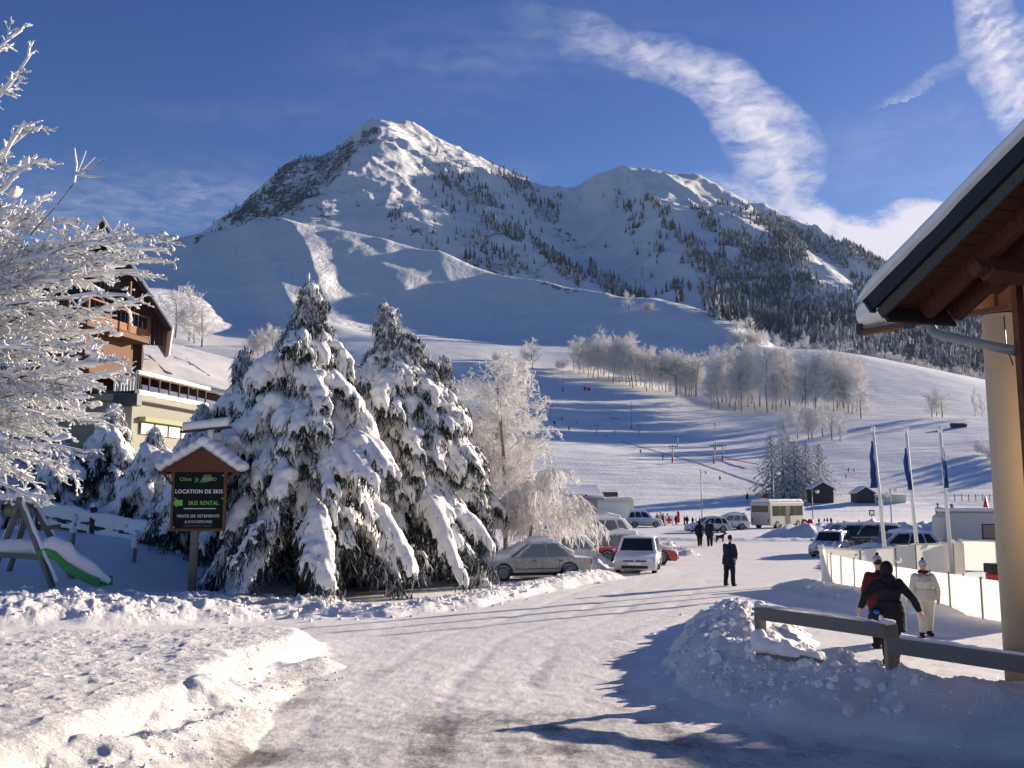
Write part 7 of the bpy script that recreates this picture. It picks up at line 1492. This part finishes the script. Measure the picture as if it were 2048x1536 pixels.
# small figures: shared bodies, each its own object
PROTO = {}
def small(px, py, D, hpx, top, leg, label, group=None, far=False, rz=None):
    if far: x, y, z = place_far(px, py, 116)
    else: x, y, z = stand(px, py, D); z += 0.0
    h = hpx * y / FPX; key = (top, leg)
    if key not in PROTO:
        PROTO[key] = person(label, (x, y, z), 0, 1.75, top, leg, group, .055, bulk=1.3, stride=.14, hood=len(PROTO) % 2 == 0, hoodmat=None); o = PROTO[key]
    else: o = copy_tree(PROTO[key])
    o.location = (x, y, z); o.rotation_euler = (0, 0, rnd.uniform(0, 6.28) if rz is None else rz); s = h / 1.75; o.scale = (s, s, s); tag(o, label, 'person', group); 
    if group is None and 'group' in o: del o['group']
CA = 'people gathered at the foot of the slope'
for a in ((1477, 1051, 96, 29, 'cloth_black', 'cloth_black', 'person in black walking left of the bus'), (1488, 1050, 97, 31, 'cloth_grey', 'cloth_denim', 'person in grey and pink jacket beside the back of the bus'),
          (1314, 1034, 106, 24, 'cloth_grey', 'cloth_black', 'person by the bonnet of the white off road car'), (1321, 1034, 107, 26, 'cloth_beige', 'cloth_black', 'person in beige jacket left of the red cross board'), (1326, 1035, 106, 24, 'cloth_navy', 'cloth_black', 'dark figure touching the red cross board on its left'),
          (1335, 1030, 110, 22, 'cloth_navy', 'cloth_black', 'person standing behind the red cross board'), (1352, 1034, 108, 20, 'cloth_black', 'cloth_black', 'person in black right beside the red banner'), (1369, 1036, 108, 19, 'cloth_red', 'cloth_black', 'person in red and black between banner and lamp post'),
          (1374, 1036, 108, 19, 'cloth_black', 'cloth_black', 'person in black, right of the one in red and black'), (1385, 1030, 112, 14, 'cloth_black', 'cloth_black', 'leftmost of three crouching figures left of the tall lamp post'), (1392, 1030, 112, 13, 'cloth_beige', 'cloth_black', 'middle of three crouching figures left of the tall lamp post'),
          (1399, 1030, 112, 14, 'cloth_grey', 'cloth_black', 'figure right at the foot of the tall lamp post'), (1422, 1021, 116, 10, 'cloth_black', 'cloth_black', 'tiny dark figure on the flat just right of the tall lamp post'), (1442, 1026, 112, 16, 'cloth_black', 'cloth_black', 'dark figure standing behind the low silver car'),
          (1637, 1019, 112, 12, 'cloth_black', 'cloth_black', 'leftmost of four dark figures under the dark hut'), (1648, 1019, 112, 12, 'cloth_black', 'cloth_black', 'second of four dark figures under the dark hut'), (1654, 1019, 112, 13, 'cloth_navy', 'cloth_black', 'third of four dark figures under the dark hut'),
          (1661, 1019, 112, 13, 'cloth_black', 'cloth_black', 'rightmost of four dark figures under the dark hut'), (1674, 1016, 112, 8, 'cloth_orange', 'cloth_black', 'small child in yellow and orange right of the four figures')):
    small(*a, group=CA)
small(1878, 1068, 76, 39, 'cloth_navy', 'cloth_pink', 'person in dark jacket and bright pink trousers left of the caravan')
small(1897, 1094, 52, 46, 'cloth_black', 'cloth_black', 'dark clothed person standing at the end of the caravan')
for px, py, hp, t_, lg, lb in ((1495, 1006, 20, 'cloth_black', 'cloth_pink', 'skier in black top and red trousers above the bus'), (1584, 1003, 18, 'cloth_beige', 'cloth_black', 'person in beige on the slope behind the bus roof'), (1590, 1005, 16, 'cloth_grey', 'cloth_black', 'person next to the beige one behind the bus roof'),
                           (1109, 852, 10, 'cloth_black', 'cloth_black', 'skier just above the weeping birch'), (1124, 842, 9, 'cloth_orange', 'cloth_black', 'skier in orange on the upper slope'), (1138, 862, 9, 'cloth_navy', 'cloth_black', 'skier below the one in orange'), (1155, 848, 6, 'cloth_black', 'cloth_black', 'tiny skier right of the one in orange'),
                           (1281, 907, 9, 'cloth_beige', 'cloth_black', 'skier at the upper end of the dark conveyor line'), (1326, 921, 11, 'cloth_black', 'cloth_black', 'skier left of the padded pylon'), (1440, 962, 10, 'cloth_black', 'cloth_black', 'skier below the middle of the dark conveyor line'),
                           (1697, 946, 9, 'cloth_black', 'cloth_black', 'upper skier right of the frosted conifers'), (1692, 958, 9, 'cloth_grey', 'cloth_black', 'lower skier right of the frosted conifers'), (1708, 944, 8, 'cloth_navy', 'cloth_black', 'skier nearest the leftmost flagpole'), (1212, 876, 7, 'cloth_navy', 'cloth_black', 'skier left of the double headed pylon')):
    small(px, py, 0, hp, t_, lg, lb, 'skiers on the slope', True)
# boards and banner by the crowd
x, y, z = stand(1338, 1037, 104); fa = empty('first_aid_board', (x, y, z), 0, 'white board with a red cross among the people', 'sign'); b = MB(); b.box((-.55, 0, .25), (.55, .06, 1.25)); b.build('board', 'sign_white', fa, False, .02); b = MB(); b.box((-.12, -.02, .38), (.12, -.004, 1.12)); b.build('cross', 'red_paint', fa); b = MB(); b.box((-.34, -.024, .62), (.34, -.0205, .86)); b.build('cross', 'red_paint', fa)
for sx in (-.45, .45): b = MB(); b.box((sx - .03, .0, 0), (sx + .03, .05, .25)); b.build('leg', 'zinc', fa)
x, y, z = stand(1356, 1035, 107); fa = empty('banner', (x, y, z), 0, 'tall narrow red banner standing among the people', 'banner'); b = MB(); b.tube([(0, 0, 0), (0, 0, 1.7)], .03, 6); b.build('pole', 'zinc', fa); b = MB(); b.prism([(-.18, .35), (.2, .35), (.2, 1.5), (.05, 1.75), (-.12, 1.6)], 'y', -.04, -.035); b.build('cloth', 'red_paint', fa)
for px, lb in ((1609, 'left red barrier cushion beside the bus front'), (1621, 'right red barrier cushion beside the bus front')):
    x, y, z = stand(px, 1046, 97); b = MB(); b.tube([(0, 0, -.05), (0, 0, .55), (0, 0, 1.0)], [.33, .36, .25], 12); o = b.build('safety_cushion', 'red_paint', None, True, .03); o.location = (x, y, z); tag(o, lb, 'barrier', 'red cushions by the bus')
x, y, z = place_far(1531, 996, 116); b = MB(); b.prism([(-.55, 0), (.55, 0), (.5, .9), (-.5, .9)], 'y', 0, .25); o = b.build('safety_cushion', 'red_paint', None, False, .08); o.location = (x, y, z); tag(o, 'red padded barrier at the foot of the frosted conifers', 'barrier')

# ------------------------------------------------------------------ loose snow
def clods():
    rng = np.random.RandomState(21)
    ico = bmesh.new(); bmesh.ops.create_icosphere(ico, subdivisions=1, radius=1); iv = np.array([v.co[:] for v in ico.verts]); jf = np.array([[v.index for v in f.verts] for f in ico.faces]); ico.free()
    Q = []; S = []
    def along(pts, n, wmul, smin, smax):
        for i in range(n):
            a = rng.randint(len(pts) - 1); f = rng.rand(); p = np.array(pts[a][:2]) * (1 - f) + np.array(pts[a + 1][:2]) * f; w = pts[a][3] * wmul
            Q.append(p + rng.normal(0, w * .5, 2)); S.append(smin + (smax - smin) * rng.rand() ** 5)
    along(WIND, 2000, 1.0, .012, .10); along(RBANK[:6], 2300, 1.0, .010, .10); along(RBANK[4:], 900, 1.0, .008, .06); along(CARB, 500, 1.1, .02, .12); along(CARB2, 250, 1.1, .02, .11); along(LBANK, 260, 1.1, .008, .04); along(RINKB, 160, 1, .02, .08); along(FARB, 160, 1, .05, .25); along([(-3.2, 7, 0, .5), (-3.1, 11, 0, .5), (-3.2, 16, 0, .4)], 420, .8, .006, .03)
    Q_ = np.array(Q); S_ = np.array(S); z = H(Q_[:, 0], Q_[:, 1]); n = len(S_); m = len(iv)
    V = iv[None] * (S_[:, None] * rng.uniform(.6, 1.3, (n, 3)))[:, None, :] * (1 + rng.uniform(-.35, .35, (n, m, 1))); V = V + np.stack([Q_[:, 0], Q_[:, 1], z - S_ * .15], 1)[:, None, :]
    F = jf[None] + (np.arange(n) * m)[:, None, None]
    o = mesh_np('snow_clods', V.reshape(-1, 3), F.reshape(-1, 3), 'snow', None, False); tag(o, 'loose lumps of ploughed snow along the banks', None, None, 'stuff')
clods()
x, y, z = on_ground(512, 1228); b = MB(); b.beam((-.55, .1, .10), (.45, -.1, .02), .18, .03); o = b.build('broken_board', 'grey_wood', None, False, .004); o.location = (x, y, gz(x, y) + .12); tag(o, 'broken board lying in the ploughed snow below the big spruces', 'board')

# ------------------------------------------------------------------ winter air
hz = MB(); hz.box((-8600, -140, -60), (8600, 4400, 1500)); hz_m = bpy.data.materials.new('haze'); hz_m.use_nodes = True; ht = hz_m.node_tree; ht.nodes.clear()
ho = ht.nodes.new('ShaderNodeOutputMaterial'); hv = ht.nodes.new('ShaderNodeVolumePrincipled'); hv.inputs['Density'].default_value = 0.000016; hv.inputs['Color'].default_value = (.62, .78, 1.0, 1); hv.inputs['Anisotropy'].default_value = .2
ht.links.new(hv.outputs[0], ho.inputs['Volume']); MATS['haze'] = hz_m
tag(hz.build('haze', 'haze'), kind='stuff')
